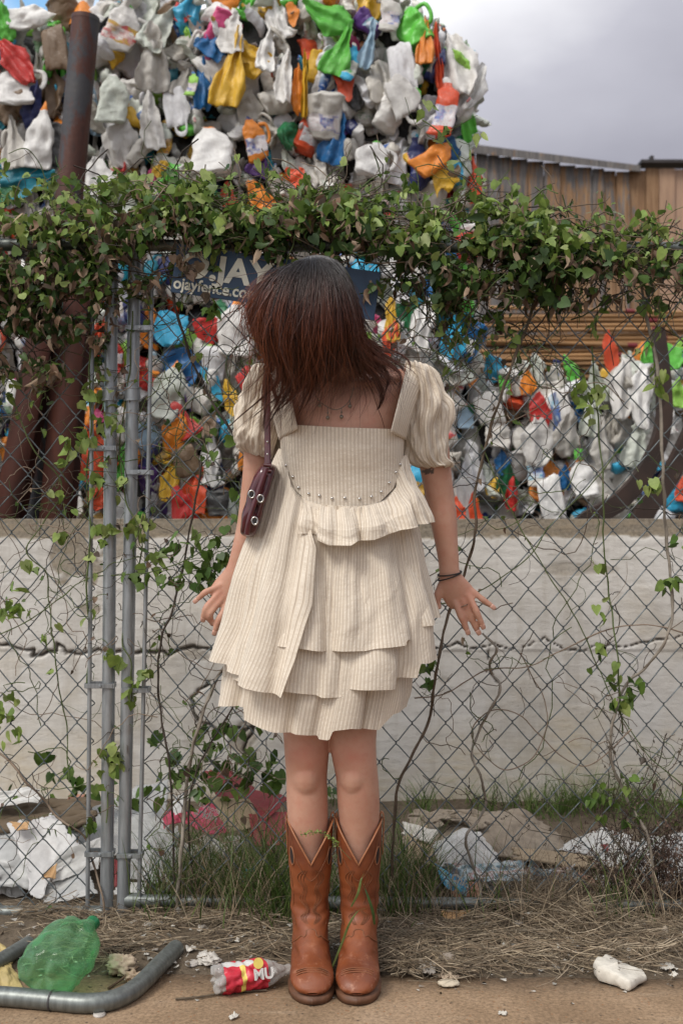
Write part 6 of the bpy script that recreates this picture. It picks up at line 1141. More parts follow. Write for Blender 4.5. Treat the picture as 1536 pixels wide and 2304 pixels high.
md = bo.modifiers.new('rm', 'REMESH'); md.mode = 'VOXEL'; md.voxel_size = .0031; sm = bo.modifiers.new('sm', 'SMOOTH'); sm.factor = .5; sm.iterations = 7
bpy.context.view_layer.update(); me = bpy.data.meshes.new_from_object(bo.evaluated_get(bpy.context.evaluated_depsgraph_get())); bo.modifiers.clear(); old = bo.data; bo.data = me; bpy.data.meshes.remove(old); me.name = 'body'
v = np.empty(len(me.vertices) * 3); me.vertices.foreach_get('co', v); v = v.reshape(-1, 3)
me.polygons.foreach_set('use_smooth', np.ones(len(me.polygons), bool))
if not me.materials: me.materials.append(SKIN)
g = np.ones(len(v))
for kx, ky, rr, a in ((690, 1700, .055, .55), (796, 1700, .055, .6), (1056, 1345, .03, .3), (490, 1340, .03, .3), (690, 1660, .03, .3)):
    d = np.linalg.norm((v - np.array(P(kx, ky, 2.46 if ky > 1500 else 2.57))) * [1, .6, 1], axis=1); g -= a * np.clip(1 - d / rr, 0, 1) ** 1.3 * (.7 + .3 * vnoise(v * 60, 3))
# small tattoo below the right sleeve
pxv = 768 + v[:, 0] / v[:, 1] * FPX; pyv = 1152 - (v[:, 2] - CAMZ) / v[:, 1] * FPX; tr = np.ones(len(v)); dt = np.sqrt(((pxv - 962) / 12) ** 2 + ((pyv - 1060) / 7) ** 2) + .5 * vnoise(v * 260, 4); tr[(dt < 1) & (v[:, 1] < 2.58) & (v[:, 0] > .1)] = .1
ca = me.color_attributes.new('Col', 'FLOAT_COLOR', 'POINT'); ca.data.foreach_set('color', np.stack([tr, np.clip(g, .2, 1), g * 0 + 1, g * 0 + 1], 1).ravel())
for (c, d, r) in nails:
    mb = MB(); s = np.cross(d, [0, 1, 0]); s /= np.linalg.norm(s); nn = np.cross(s, d); nn = nn if nn[1] < 0 else -nn; th = np.linspace(-1, 1, 7); L_ = np.linspace(-.004, .010, 6)
    G = np.array([[c + d * l + s * t * r * (1 - .35 * max(0, (l - .004) / .006) ** 2) + nn * (r * .95 * math.sqrt(max(0, 1 - (t * .75) ** 2)) * (1 - .45 * max(0, l / .010))) for t in th] for l in L_]); addgrid(mb, G)
    o = mb.build('fingernail', NAIL, per); md = o.modifiers.new('s', 'SOLIDIFY'); md.thickness = .0006

# ---------------- dress
dress = None
SEAM = [(560, 990), (625, 1015), (640, 1062), (660, 1096), (690, 1124), (720, 1134), (770, 1139), (820, 1137), (855, 1125), (885, 1096), (903, 1050), (908, 1030), (960, 1000)]
def arcu(G, rowmode):
    # G: [nu (around)][nv (down)][3]; arc length around
    d = np.linalg.norm(np.diff(G, axis=0), axis=2); cum = np.concatenate([np.zeros((1, G.shape[1])), np.cumsum(d, 0)], 0)
    dv = np.linalg.norm(np.diff(G, axis=1), axis=2); cv = np.concatenate([np.zeros((G.shape[0], 1)), np.cumsum(dv, 1)], 1)
    if rowmode: mid = G.shape[0] // 2; uu = cum - cum[mid:mid + 1]
    else: j = int(np.argmax(cum[-1])) if rowmode is False else cum.shape[1] - 1; uu = np.repeat(cum[:, j:j + 1], G.shape[1], 1)
    return np.stack([uu, cv], -1)
def tier(name, topf, hem, xl, xr, off0, off1, A, ks, seed, th0=0, th1=2 * np.pi, bratio=.60, n=520, nv=70, backhem=1500, edge=None, gath=.0022, crease=1.0, thr=None, Bk=.9, yp=0.0):
    rg = np.random.default_rng(seed); S = np.linspace(0, 1, nv) ** .95
    if thr is None: TH = np.linspace(th0, th1, n)[:, None] * np.ones((1, nv))
    else: TH = th0 + (thr(S)[None, :] - th0) * np.linspace(0, 1, n)[:, None]
    ph = rg.uniform(0, 6.28, len(ks)); wk = rg.uniform(.6, 1.2, len(ks)); wob = .25 * np.sin(2 * TH + ph[0]) + .18 * np.sin(3 * TH + 1)
    cosf = sum(w * np.cos(k * TH + p + wob * 2) for k, w, p in zip(ks, wk, ph)) / len(ks) ** .6; sinf = sum(w * np.sin(k * TH + p + wob * 2) / k for k, w, p in zip(ks, wk, ph)) / len(ks) ** .6
    fold = np.sign(cosf) * np.abs(cosf) ** .75
    def elli(py, TH_, off, Sx):
        l = np.interp(py, [a for a, b in xl], [b for a, b in xl]); r = np.interp(py, [a for a, b in xr], [b for a, b in xr]); l = (l - 768) / FPX * BY; r = (r - 768) / FPX * BY; a = (r - l) / 2 + off; c = (r + l) / 2; return c, a
    # hem height per column
    TP = TH + Bk * sinf * 1.0 * S[None, :]
    c, a = elli(hem[len(hem) // 2][1] + np.zeros(n), TP[:, -1], off1, 1)
    xh = c + a * np.cos(TP[:, -1]); yh = 2.505 - a * bratio * np.sin(TP[:, -1]); pxh = 768 + xh / yh * FPX; fr = np.clip(np.sin(TP[:, -1]) * 6 + .5, 0, 1)
    pyh = np.interp(pxh, [q[0] for q in hem], [q[1] for q in hem]); pyh = pyh * fr + backhem * (1 - fr); zh = CAMZ - (pyh - 1152) / FPX * yh
    c, a = elli(np.full(n, 1080.0), TP[:, 0], off0, 0); xt = c + a * np.cos(TP[:, 0]); yt = 2.505 - a * bratio * np.sin(TP[:, 0]); pxt = 768 + xt / yt * FPX; pyt = np.interp(pxt, [q[0] for q in topf], [q[1] for q in topf]); zt = CAMZ - (pyt - 1152) / FPX * yt
    zt = np.where(np.sin(TP[:, 0]) > -.1, zt, zpx(1050, 2.5))
    Z = zt[:, None] + (zh - zt)[:, None] * S[None, :]; PY = 1152 - (Z - CAMZ) / BY * FPX
    off = off0 + (off1 - off0) * S[None, :]; c, a = elli(PY, TP, off, S); amp = A * S[None, :] ** .55
    cr_ = crumple(np.stack([TH * 3, S[None, :] * 2.0 + 0 * TH, TH * 0 + seed], -1), rg, 1.1, 6) * .011 * crease * np.minimum(1, S * 2)[None, :]
    gt = gath * 1.5 * (np.cos(TH * 52 + 2 * np.sin(TH * 9)) + .6 * np.cos(TH * 33 + 3 * np.sin(TH * 5))) * np.exp(-S * 2.6)[None, :] * np.minimum(1, S * 12)[None, :]
    rr = fold * amp + cr_ + gt
    X = c + (a + rr) * np.cos(TP); Yv = 2.505 - (a * bratio + rr) * np.sin(TP) - yp * np.minimum(1, S[None] * 1.6) ** .8; G = np.stack([X, Yv, Z], -1)
    U = arcu(G, None); mb = MB(); addgrid(mb, G, False, False, 0, U)
    o = mb.build(name, CLOTH, dress); return o
XL1 = [(1000, 634), (1050, 622), (1100, 607), (1200, 577), (1300, 549), (1400, 524), (1500, 496), (1560, 484)]; XR1 = [(1000, 903), (1060, 906), (1120, 924), (1200, 941), (1300, 960), (1400, 984), (1500, 1000)]
XL2 = [(1000, 636), (1200, 590), (1400, 528), (1500, 505), (1600, 492)]; XR2 = [(1000, 900), (1200, 932), (1390, 974), (1480, 986), (1600, 986)]
XL3 = [(1000, 640), (1300, 566), (1500, 510), (1620, 494)]; XR3 = [(1000, 895), (1300, 930), (1480, 934), (1550, 928), (1650, 905)]
dress = thing('dress', 'x', 'x', (0, 2.5, 0)); del dress['label']; del dress['category']; dress.parent = per; dress.matrix_parent_inverse = world_of(per).inverted()
tier('bottom_tier', SEAM, [(440, 1570), (493, 1581), (505, 1588), (546, 1590), (548, 1618), (568, 1630), (615, 1647), (712, 1656), (716, 1664), (737, 1664), (742, 1642), (776, 1636), (844, 1642), (861, 1606), (888, 1592), (918, 1581), (960, 1570)], XL3, XR3, -.012, -.006, .016, [7, 11, 15], 1, backhem=1560, th0=-np.pi / 2, th1=np.pi * 1.5)
tier('middle_tier', SEAM, [(440, 1505), (500, 1520), (644, 1554), (708, 1565), (722, 1571), (764, 1571), (783, 1564), (786, 1552), (892, 1550), (896, 1526), (932, 1525), (936, 1493), (952, 1492), (992, 1473), (1040, 1465)], XL2, XR2, -.008, -.003, .016, [6, 9, 13], 2, backhem=1430, th0=-np.pi / 2, th1=np.pi * 1.5)
tier('upper_tier', SEAM, [(440, 1440), (600, 1450), (671, 1456), (727, 1466), (820, 1465), (849, 1458), (904, 1451), (908, 1439), (938, 1438), (942, 1413), (969, 1406), (990, 1390), (1040, 1380)], XL1, XR1, -.004, 0, .018, [6, 9, 14], 3, backhem=1360, th0=-np.pi / 2, th1=np.pi * 1.5)
def panel_right(S):
    py = 1060 + S * 505; xr_ = np.interp(py, [1060, 1130, 1220, 1350, 1480, 1567], [655, 694, 712, 700, 668, 641]); l = np.interp(py, [a for a, b in XL1], [b for a, b in XL1]); r = np.interp(py, [a for a, b in XR1], [b for a, b in XR1]); c = (l + r) / 2; a = (r - l) / 2
    return np.arccos(np.clip((xr_ * .985 + .015 * 768 - c + 0) / a * .94, -1, 1))
tier('side_panel', SEAM, [(440, 1470), (479, 1482), (497, 1493), (500, 1508), (536, 1522), (541, 1537), (590, 1552), (640, 1567), (800, 1600)], XL1, XR1, .005, .012, .018, [9, 12, 17], 4, yp=.018, n=300, th0=np.pi * 1.35, thr=panel_right, backhem=1455, Bk=.8)
# ruffle below the bodice
tier('ruffle', SEAM, [(640, 1205), (661, 1214), (668, 1200), (700, 1200), (717, 1214), (742, 1226), (790, 1226), (805, 1216), (839, 1214), (888, 1197), (944, 1181), (990, 1170)], [(1000, 634), (1060, 634), (1130, 640), (1230, 640)], [(1000, 905), (1060, 906), (1130, 930), (1180, 945), (1230, 950)], .008, .022, .014, [11, 16, 21], 5, th0=.12, th1=2.32, n=420, gath=.003, crease=.7, yp=.034)
# bodice shell
BX = [(840, 640, 905), (900, 634, 908), (960, 633, 906), (1000, 635, 904), (1050, 638, 903), (1100, 640, 903), (1160, 640, 905)]
n, nv = 260, 60; TH = np.linspace(-np.pi / 2, 1.5 * np.pi, n)[::-1]; TH = np.linspace(-np.pi / 2, 1.5 * np.pi, n); rows = []
G = np.zeros((n, nv, 3))
for i, t in enumerate(TH):
    sf = math.sin(t)
    def pt(py, off=.004):
        l = interp(py, [(a, b) for a, b, c in BX]); r = interp(py, [(a, c) for a, b, c in BX]); l = (l - 768) / FPX * BY; r = (r - 768) / FPX * BY; hd = interp(py, [(840, .075), (900, .093), (960, .104), (1010, .103), (1060, .094), (1150, .086)])
        a = (r - l) / 2 + off; x = (l + r) / 2 + a * np.sign(math.cos(t)) * abs(math.cos(t)) ** .85; y = 2.502 - hd * np.sign(sf) * abs(sf) ** .85; return x, y
    x, y = pt(960); px = 768 + x / y * FPX
    top = interp(px, [(630, 972), (640, 965), (668, 956), (770, 962), (880, 965), (900, 975)]) if sf > .15 else interp(sf, [(-1, 880), (-.3, 900), (.15, 975)])
    x, y = pt(1100); px = 768 + x / y * FPX; bot = interp(px, SEAM) + 3 if sf > 0 else 1060
    for j in range(nv):
        py = top + (bot - top) * j / (nv - 1); x, y = pt(py); G[i, j] = (x, y, CAMZ - (py - 1152) / FPX * y)
rg = np.random.default_rng(3); G[..., 1] += crumple(G, rg, 12, 6) * .0035
mb = MB(); addgrid(mb, G, False, False, 0, arcu(G, True)); o = mb.build('bodice', CLOTH, dress)
def strip(name, inner, outer, mat, n=40, m=10, bulge=.004, parent=None, th=.002):
    a = crom([P(*p) for p in inner], n); b = crom([P(*p) for p in outer], n); t = np.linspace(0, 1, m)[None, :, None]; G = a[:, None] * (1 - t) + b[:, None] * t; G[..., 1] -= bulge * np.sin(t[..., 0] * np.pi)
    d = np.linalg.norm(b - a, axis=1); U = np.stack([np.broadcast_to(t[..., 0] * d[:, None], (n, m)), np.broadcast_to(np.linspace(0, .25, n)[:, None], (n, m))], -1)
    mb = MB(); addgrid(mb, G, False, False, 0, U); o = mb.build(name, mat, parent); md = o.modifiers.new('s', 'SOLIDIFY'); md.thickness = th; md.offset = 0; return o
strip('shoulder_strap', [(879, 972, 2.400), (888, 935, 2.402), (899, 890, 2.418), (909, 848, 2.448), (914, 824, 2.49), (912, 818, 2.53), (905, 850, 2.585), (890, 900, 2.61)], [(912, 990, 2.480), (922, 950, 2.465), (935, 905, 2.468), (948, 864, 2.478), (954, 838, 2.50), (952, 832, 2.53), (930, 860, 2.585), (915, 910, 2.60)], CLOTH, parent=dress)
strip('shoulder_strap', [(669, 965, 2.400), (662, 930, 2.402), (652, 885, 2.418), (643, 845, 2.448), (640, 822, 2.49), (642, 816, 2.53), (648, 850, 2.585), (655, 900, 2.61)], [(628, 990, 2.480), (618, 950, 2.465), (606, 905, 2.468), (596, 864, 2.478), (590, 836, 2.50), (592, 830, 2.53), (612, 860, 2.585), (622, 910, 2.60)], CLOTH, parent=dress)
# studs along the seam
STUD = simple('steel_stud', (.55, .53, .50), .22, metal=1.0, var=.05)
for (a, b) in ((634, 1028), (644, 1047), (659, 1072), (673, 1097), (694, 1112), (717, 1116), (746, 1121), (776, 1121), (807, 1122), (834, 1118), (856, 1106), (876, 1087), (890, 1063), (899, 1045)):
    tgt = min(G.reshape(-1, 3), key=lambda q: (768 + q[0] / q[1] * FPX - a) ** 2 + (1152 - (q[2] - CAMZ) / q[1] * FPX - b) ** 2 + (1e4 if q[1] > 2.52 else 0))
    mb = MB(); blob(mb, (tgt[0], tgt[1] - .002, tgt[2]), (.0034, .0028, .0034), n=12); mb.build('stud', STUD, dress)
# puff sleeves
def sleeve(rings, seed, tilt, sgn):
    rg = np.random.default_rng(seed); n, k = 180, 70; th = np.linspace(0, 2 * np.pi, n); c = crom([P(*r[:3]) for r in rings], k); w = crom([(r[3] / FPX * 2.5, r[4], r[5] if len(r) > 5 else 0) for r in rings], k); S = np.linspace(0, 1, k)
    ph = rg.uniform(0, 6, 4); TH = th[:, None] + .0 * S
    f = (.5 * np.cos(TH * 15 + ph[0] + 2 * np.sin(TH)) + .35 * np.cos(TH * 22 + ph[1]) + .4 * np.cos(TH * 8 + ph[2])); amp = np.interp(S, [0, .12, .3, .7, .9, 1], [.0015, .0045, .005, .003, .004, .002])
    q = np.stack([np.cos(TH) * 1.6, np.sin(TH) * 1.6, S[None] * 3 + 0 * TH + seed], -1); cr = crumple(q, rg, .9, 7) * .020 * np.sin(np.pi * np.clip(S * 1.05, 0, 1))[None] ** .6 + crumple(q, rg, 2.4, 6) * .008 * np.sin(np.pi * S)[None] ** .5
    rr = f * amp[None] + cr
    X = c[None, :, 0] + (w[None, :, 0] + rr) * np.cos(TH); Y_ = c[None, :, 1] - (w[None, :, 1] + rr) * np.sin(TH); Z_ = c[None, :, 2] + (w[None, :, 0]) * np.cos(TH) * w[None, :, 2] + rr * .3
    G = np.stack([X, Y_, Z_], -1); U = arcu(G, False); U[..., 0] *= .9
    mb = MB(); addgrid(mb, G, False, False, 0, U); o = mb.build('puff_sleeve', CLOTH, dress)
sleeve([(934, 818, 2.515, 10, .014, -.2), (943, 823, 2.515, 30, .040, -.25), (950, 848, 2.52, 36, .048, -.3), (958, 880, 2.525, 37, .052, -.2), (961, 920, 2.53, 42, .056, -.1), (955, 960, 2.535, 44, .056, -.05), (957, 1000, 2.54, 46, .058, 0), (961, 1030, 2.545, 47, .056, 0), (974, 1047, 2.55, 46, .052, 0), (978, 1052, 2.555, 38, .043, 0), (978, 1046, 2.555, 34, .038, 0)], 11, 0, 1)
sleeve([(608, 818, 2.515, 10, .014, .2), (600, 824, 2.515, 30, .040, .25), (594, 850, 2.52, 37, .048, .3), (588, 880, 2.525, 41, .052, .25), (585, 920, 2.53, 47, .057, .1), (580, 960, 2.535, 53, .060, 0), (577, 990, 2.54, 53, .060, -.12), (578, 1010, 2.55, 50, .058, -.22), (580, 1022, 2.56, 45, .052, -.28), (582, 1026, 2.56, 38, .044, -.28), (584, 1018, 2.56, 34, .040, -.28)], 12, 0, -1)

# ---------------- hair
HAIRM = None
def hair_mat():
    m = Mat('auburn_hair'); a = m.attr('Col'); m.set(color=a, rough=.36, spec=.5); return m.m
HM_ = hair_mat()
mb = MB(); th = np.linspace(0, 2 * np.pi, 40, endpoint=False); ph = np.linspace(0, np.pi, 30); T, Ph = np.meshgrid(th, ph, indexing='ij'); d = np.stack([np.sin(Ph) * np.cos(T), np.sin(Ph) * np.sin(T), np.cos(Ph)], -1); keep = d[..., 1] < .45
q = d * [.083, .100, .095] + [0, -.014, .014]; q = q @ HM.T + HC; F = gridfaces(40, 30, True, False); kf = keep.reshape(-1)[F].all(1); mb.add(q.reshape(-1, 3), F[kf], 0, None, np.array([.022, .014, .011])); hair_root = mb.build('hair', HM_, per)
GUI = [
 [(664, 600, 2.34), (625, 615, 2.335), (592, 645, 2.33), (568, 688, 2.33), (568, 718, 2.335), (590, 740, 2.345)],
 [(662, 602, 2.34), (612, 622, 2.33), (578, 662, 2.325), (566, 700, 2.33), (582, 732, 2.335), (614, 746, 2.345)],
 [(672, 596, 2.335), (630, 620, 2.32), (600, 665, 2.31), (592, 720, 2.315), (612, 790, 2.33), (606, 860, 2.35), (618, 935, 2.37)],
 [(680, 592, 2.33), (645, 620, 2.305), (620, 680, 2.29), (612, 740, 2.29), (640, 820, 2.32), (640, 885, 2.345), (606, 950, 2.365)],
 [(690, 589, 2.33), (665, 625, 2.295), (645, 690, 2.275), (640, 760, 2.28), (668, 830, 2.31), (655, 885, 2.345), (622, 935, 2.365)],
 [(700, 588, 2.33), (690, 630, 2.29), (680, 700, 2.27), (680, 770, 2.28), (692, 835, 2.32), (668, 885, 2.35), (630, 925, 2.365)],
 [(710, 587, 2.33), (715, 630, 2.29), (715, 700, 2.27), (715, 775, 2.28), (708, 832, 2.33), (682, 872, 2.36), (652, 905, 2.37)],
 [(718, 587, 2.335), (738, 630, 2.295), (746, 700, 2.275), (745, 775, 2.29), (730, 820, 2.34), (712, 848, 2.37), (690, 874, 2.375)],
 [(725, 588, 2.34), (756, 630, 2.30), (770, 700, 2.285), (774, 775, 2.30), (758, 808, 2.35), (748, 828, 2.375), (738, 846, 2.38)],
 [(732, 589, 2.345), (774, 632, 2.315), (790, 700, 2.30), (798, 770, 2.32), (806, 818, 2.36), (812, 850, 2.38), (826, 895, 2.39), (815, 935, 2.39)],
 [(738, 591, 2.35), (784, 640, 2.335), (803, 700, 2.33), (812, 765, 2.34), (830, 808, 2.37), (850, 830, 2.39), (868, 862, 2.40), (842, 892, 2.40)],
 [(742, 594, 2.36), (792, 650, 2.36), (810, 710, 2.36), (820, 770, 2.375), (842, 806, 2.40), (872, 818, 2.42), (884, 845, 2.42), (868, 872, 2.42)],
 [(745, 598, 2.38), (795, 655, 2.40), (814, 720, 2.41), (822, 775, 2.42), (842, 808, 2.44), (872, 832, 2.44)]]
GUI = [[(p[0] if p[0] < 760 or p[1] > 790 else 760 + (p[0] - 760) * .72, p[1], p[2]) for p in g] for g in GUI]
GC = np.array([crom([P(*p) for p in g], 22) for g in GUI]); GB_ = GC.copy(); GB_[:, :, 1] += .045
def hairset(N, wid, seed, nc, tight, lcut, fly_p, front, tone_b):
    rg = np.random.default_rng(seed); ng = len(GC); n = 24; t = np.linspace(0, 1, n)
    cu_ = rg.choice(np.linspace(0, ng - 1.001, 1300), size=nc, p=(lambda w: w / w.sum())(np.interp(np.linspace(0, ng - 1.001, 1300), [0, 2, 7, 8, 9, 10, 11, 12], [1, 1.1, 1, .75, .25, .7, 1.3, 1.3]))); tipo = rg.normal(size=(nc, 3)) * [.022, .012, .012]; tipo[:, 0] *= np.clip(cu_ / 3.5, .25, 1); dep = rg.uniform(0, 1, nc) ** 1.2 * .030 + front; clen = rg.uniform(*lcut, nc); flip = rg.uniform(0, 1, nc)
    ci = rg.integers(nc, size=N); rootg = np.clip(cu_[ci] + rg.normal(size=N) * .35, 0, ng - 1.001); tipg = np.clip(cu_[ci] + rg.normal(size=N) * .06, 0, ng - 1.001)
    cut = np.clip(clen[ci] + rg.normal(size=N) * .05, .3, 1.12); tt = cut[:, None] * t[None]
    w_ = np.clip(tt * 1.6, 0, 1); g = rootg[:, None] * (1 - w_) + tipg[:, None] * w_; gi = np.minimum(g.astype(int), ng - 2); gf = (g - gi)[..., None]
    nG = GC.shape[1]; x = np.minimum(tt, .9999) * (nG - 1); xi = np.minimum(x.astype(int), nG - 2); xf = (x - xi)[..., None]; ov = np.clip(tt - 1, 0, 1)[..., None]
    def smp(k): return GC[k, xi] * (1 - xf) + GC[k, xi + 1] * xf + (GC[k, nG - 1] - GC[k, nG - 2]) * (nG - 1) * ov
    c = smp(gi) * (1 - gf) + smp(gi + 1) * gf
    c = c + tipo[ci][:, None] * (tt[..., None] ** 1.6) * 1.5
    loc = rg.normal(size=(N, 1, 3)) * [.0050, .0045, .0040]; c = c + loc * (1 - tight * np.clip(tt * 1.15, 0, 1) ** 1.5)[..., None]
    c[:, :, 1] += dep[ci][:, None] * (1 - .3 * tt)
    wv = rg.uniform(0, 6.28, nc)[ci][:, None]; fq = rg.uniform(4, 9, nc)[ci][:, None]; am = (rg.uniform(.003, .017, nc) * np.clip(cu_ / 3.5, .3, 1))[ci][:, None]; c[:, :, 0] += am * np.sin(fq * tt + wv) * tt; c[:, :, 1] += am * .7 * np.cos(fq * tt + wv) * tt; c[:, :, 2] += am * .4 * np.sin(fq * tt * .7 + wv) * tt
    fly = rg.random(N) < fly_p; c[fly] += np.cumsum(np.cumsum(rg.normal(size=(fly.sum(), n, 3)) * .00055, 1), 1) * [1, .5, 1]
    T_h = np.gradient(c, axis=1); T_h /= np.linalg.norm(T_h, axis=2, keepdims=True) + 1e-9; view = np.array([0, 1, 0]) + rg.normal(size=(N, 1, 3)) * .4; S_ = np.cross(T_h, view); S_ /= np.linalg.norm(S_, axis=2, keepdims=True) + 1e-9; B_ = np.cross(S_, T_h)
    w = wid * np.minimum(1, (1.03 - t) * 2.5)[None, :, None] * rg.uniform(.6, 1.3, (N, 1, 1))
    Gh = np.stack([c - S_ * w, c + B_ * w * .8, c + S_ * w, c - B_ * w * .8], 2)
    ro = np.array([.017, .012, .010]); mi_ = np.array([.065, .019, .010]); tipc = np.array([.27, .075, .027])
    tone = rg.uniform(0, 1, (N, 1, 1)) * .4 + rg.uniform(0, 1, nc)[ci][:, None, None] * .6; gt = tt[..., None]; leftness = np.clip((7.5 - rootg) / 7.5, 0, 1)[:, None, None]
    k1 = np.clip((gt - .10) / .25, 0, 1); k2 = np.clip((gt - .16) / .30, 0, 1) * np.clip(tone * 1.5 - .35, 0, 1) * (.35 + .8 * leftness) * (1 - np.clip((gt - .62) / .35, 0, 1) * .5) * tone_b
    col = ro * (1 - k1) + (mi_ * (.35 + .75 * tone)) * k1; col = col * (1 - k2) + tipc * k2; col = np.broadcast_to(col[:, :, None], Gh.shape)
    F = []
    for k in range(n - 1):
        for s in range(4): F.append([4 * k + s, 4 * k + (s + 1) % 4, 4 * k + 4 + (s + 1) % 4, 4 * k + 4 + s])
    F = (np.array(F)[None] + (np.arange(N) * 4 * n)[:, None, None]).reshape(-1, 4); mb = MB(); mb.add(Gh.reshape(-1, 3), F, 0, None, col.reshape(-1, 3)); return mb
hairset(2600, .0009, 1, 120, .2, (.48, .70), .0, .014, .5).build('under_layer', HM_, hair_root)
hairset(3600, .00062, 2, 62, .88, (.60, 1.14), .12, .0, 1.0).build('locks', HM_, hair_root)
hairset(1500, .00034, 3, 150, .3, (.80, 1.12), .5, -.006, 1.2).build('fine_strands', HM_, hair_root)

# ---------------- boots
def leather():
    m = Mat('tan_leather'); c = m.coord('Object'); n1 = m.noise(c, 8, 7, .6, .3); n2 = m.noise(c, 45, 6, .65); s = m.n('ShaderNodeSeparateXYZ'); m.l(c, s.inputs[0])
    k = m.ramp(n1, [(.28, (.100, .024, .009)), (.5, (.195, .050, .014)), (.72, (.28, .082, .025))]); k = m.mix(m.ramp(n2, [(.56, 0.0), (.74, .5)]), k, (.13, .045, .022))
    lowz = m.ramp(s.outputs[2], [(.05, 1.0), (.11, 0.0)]); n4 = m.noise(c, 55, 5, .7); k = m.mix(m.math('MULTIPLY', lowz, m.ramp(n4, [(.54, 0.0), (.68, .6)])), k, (.42, .20, .12))
    m.set(color=k, rough=m.ramp(n2, [(.3, .42), (.7, .62)]), spec=.5); m.bump(m.math('ADD', n1, m.math('MULTIPLY', n2, .5)), .35, .004); return m.m
LEA = leather(); SOLE = simple('leather_sole', (.12, .052, .025), .6, var=.3, scale=40, bump=.3); STI = simple('stitching', (.19, .068, .026), .6, var=.2); DARK = simple('boot_lining', (.03, .014, .010), .8); TRIM = simple('boot_binding', (.33, .13, .055), .5)
RG = [(-.055, .33, .076, .33, .0500), (-.055, .27, .073, .27, .0495), (-.052, .20, .064, .205, .0455), (-.047, .15, .056, .160, .0420), (-.044, .11, .060, .128, .0405), (-.052, .070, .080, .108, .0395), (-.056, .040, .104, .092, .0400), (-.02, .022, .128, .076, .0415), (.05, .016, .148, .066, .0440), (.10, .012, .168, .060, .0462), (.14, .012, .186, .053, .0450), (.172, .013, .200, .044, .0385), (.192, .015, .209, .034, .029), (.205, .018, .213, .026, .012)]
def make_boot(cx0, cx1, seed):
    rg = np.random.default_rng(seed); k = 90; n = 96; B = crom([(a, b, 0) for a, b, c, d, w in RG], k); Fp = crom([(c, d, 0) for a, b, c, d, w in RG], k); Wd = crom([(w, 0, 0) for a, b, c, d, w in RG], k)[:, 0]; ph = np.linspace(0, 2 * np.pi, n, endpoint=False)
    root = thing('boot', 'x', 'x', (0, 2.54, 0)); del root['label']; del root['category']; root.parent = per; root.matrix_parent_inverse = world_of(per).inverted()
    S = np.linspace(0, 1, k)
    def surf(s, p, off=0.0):
        s = np.asarray(s, float); p = np.asarray(p, float); i = s * (k - 1); ii = np.clip(i.astype(int), 0, k - 2); f = (i - ii)
        b = B[ii, :2] * (1 - f)[..., None] + B[ii + 1, :2] * f[..., None]; fp = Fp[ii, :2] * (1 - f)[..., None] + Fp[ii + 1, :2] * f[..., None]; w = Wd[ii] * (1 - f) + Wd[ii + 1] * f
        c = (b + fp) / 2; a1 = (fp - b) / 2; L = np.linalg.norm(a1, axis=-1); cf, sf = np.cos(p), np.sin(p)
        cf2 = np.sign(cf) * np.abs(cf) ** .9; sf2 = np.sign(sf) * np.abs(sf) ** .9
        fw = c[..., 0] + a1[..., 0] * sf2 * (1 + off / L); z = c[..., 1] + a1[..., 1] * sf2 * (1 + off / L); x = (w + off) * cf2
        # wrinkles at the ankle, slouch
        dip = .086 * (1 - np.abs(cf) ** .85) * np.clip(1 - s / .16, 0, 1) ** 1.0; z = z - dip * (s < .3)
        cx = cx0 + (cx1 - cx0) * np.clip(fw / .21, 0, 1)
        pt = np.stack([cx + x, 2.54 - fw, z], -1)
        return pt
    PH, SS_ = np.meshgrid(ph, S, indexing='ij'); G = surf(SS_, PH)
    wr = crumple(np.stack([G[..., 0] * 1, G[..., 1], G[..., 2] * 2.2], -1), rg, 16, 6) * .0040 * (.35 + np.exp(-((G[..., 2] - .13) / .05) ** 2)) + .0035 * np.sin(G[..., 2] * 150 + 6 * G[..., 0] * 20) * np.exp(-((G[..., 2] - .062) / .012) ** 2) * (G[..., 1] < 2.46)
    nr = np.stack([np.cos(PH), -np.sin(PH), PH * 0], -1); G = G + nr * wr[..., None]
    mb = MB(); addgrid(mb, G, True, False); o = mb.build('boot_shaft', LEA, root); md = o.modifiers.new('s', 'SOLIDIFY'); md.thickness = .0028; md.offset = -1
    def line(pts, r=.0011, mat=STI, name='stitching', off=.0010, closed=False):
        q = crom([(a, b, 0) for a, b in pts], len(pts) * 8); return surf(np.clip(q[:, 0], 0, 1), q[:, 1], off)
    mb = MB(); h = math.pi / 2
    for e in (.28, .42, .56):     # flame stitch rows mirrored about the front
        for sg in (-1, 1):
            tube(mb, line([(.07 + e * .05, h + sg * e * .55), (.14, h + sg * (e * 1.1)), (.18, h + sg * (e * .55)), (.22, h + sg * (e * .95)), (.27, h + sg * (e * .30)), (.31, h + sg * e * .9), (.355, h + sg * e * .35)]), .0008, 4, caps=False)
    for sg in (-1, 1):
        tube(mb, line([(.025, h + sg * .95), (.07, h + sg * .75), (.10, h + sg * .40), (.125, h + sg * .12), (.13, h)]), .0008, 4, caps=False)
        tube(mb, line([(.10, h + sg * 1.3), (.2, h + sg * 1.0), (.3, h + sg * 1.15), (.36, h + sg * .9)]), .0008, 4, caps=False)
    # vamp edge with raised tongue
        tube(mb, line([(.385, h), (.388, h + sg * .14), (.40, h + sg * .22), (.42, h + sg * .24), (.435, h + sg * .34), (.428, h + sg * .50), (.45, h + sg * .75), (.47, h + sg * 1.1), (.48, h + sg * 1.5)]), .0013, 5, caps=False)
    for s_ in (.70, .72, .745): tube(mb, line([(s_ + .02, h - .75), (s_, h - .4), (s_ - .004, h), (s_, h + .4), (s_ + .02, h + .75)]), .0011, 5, caps=False)
    mb.build('stitching', STI, root)
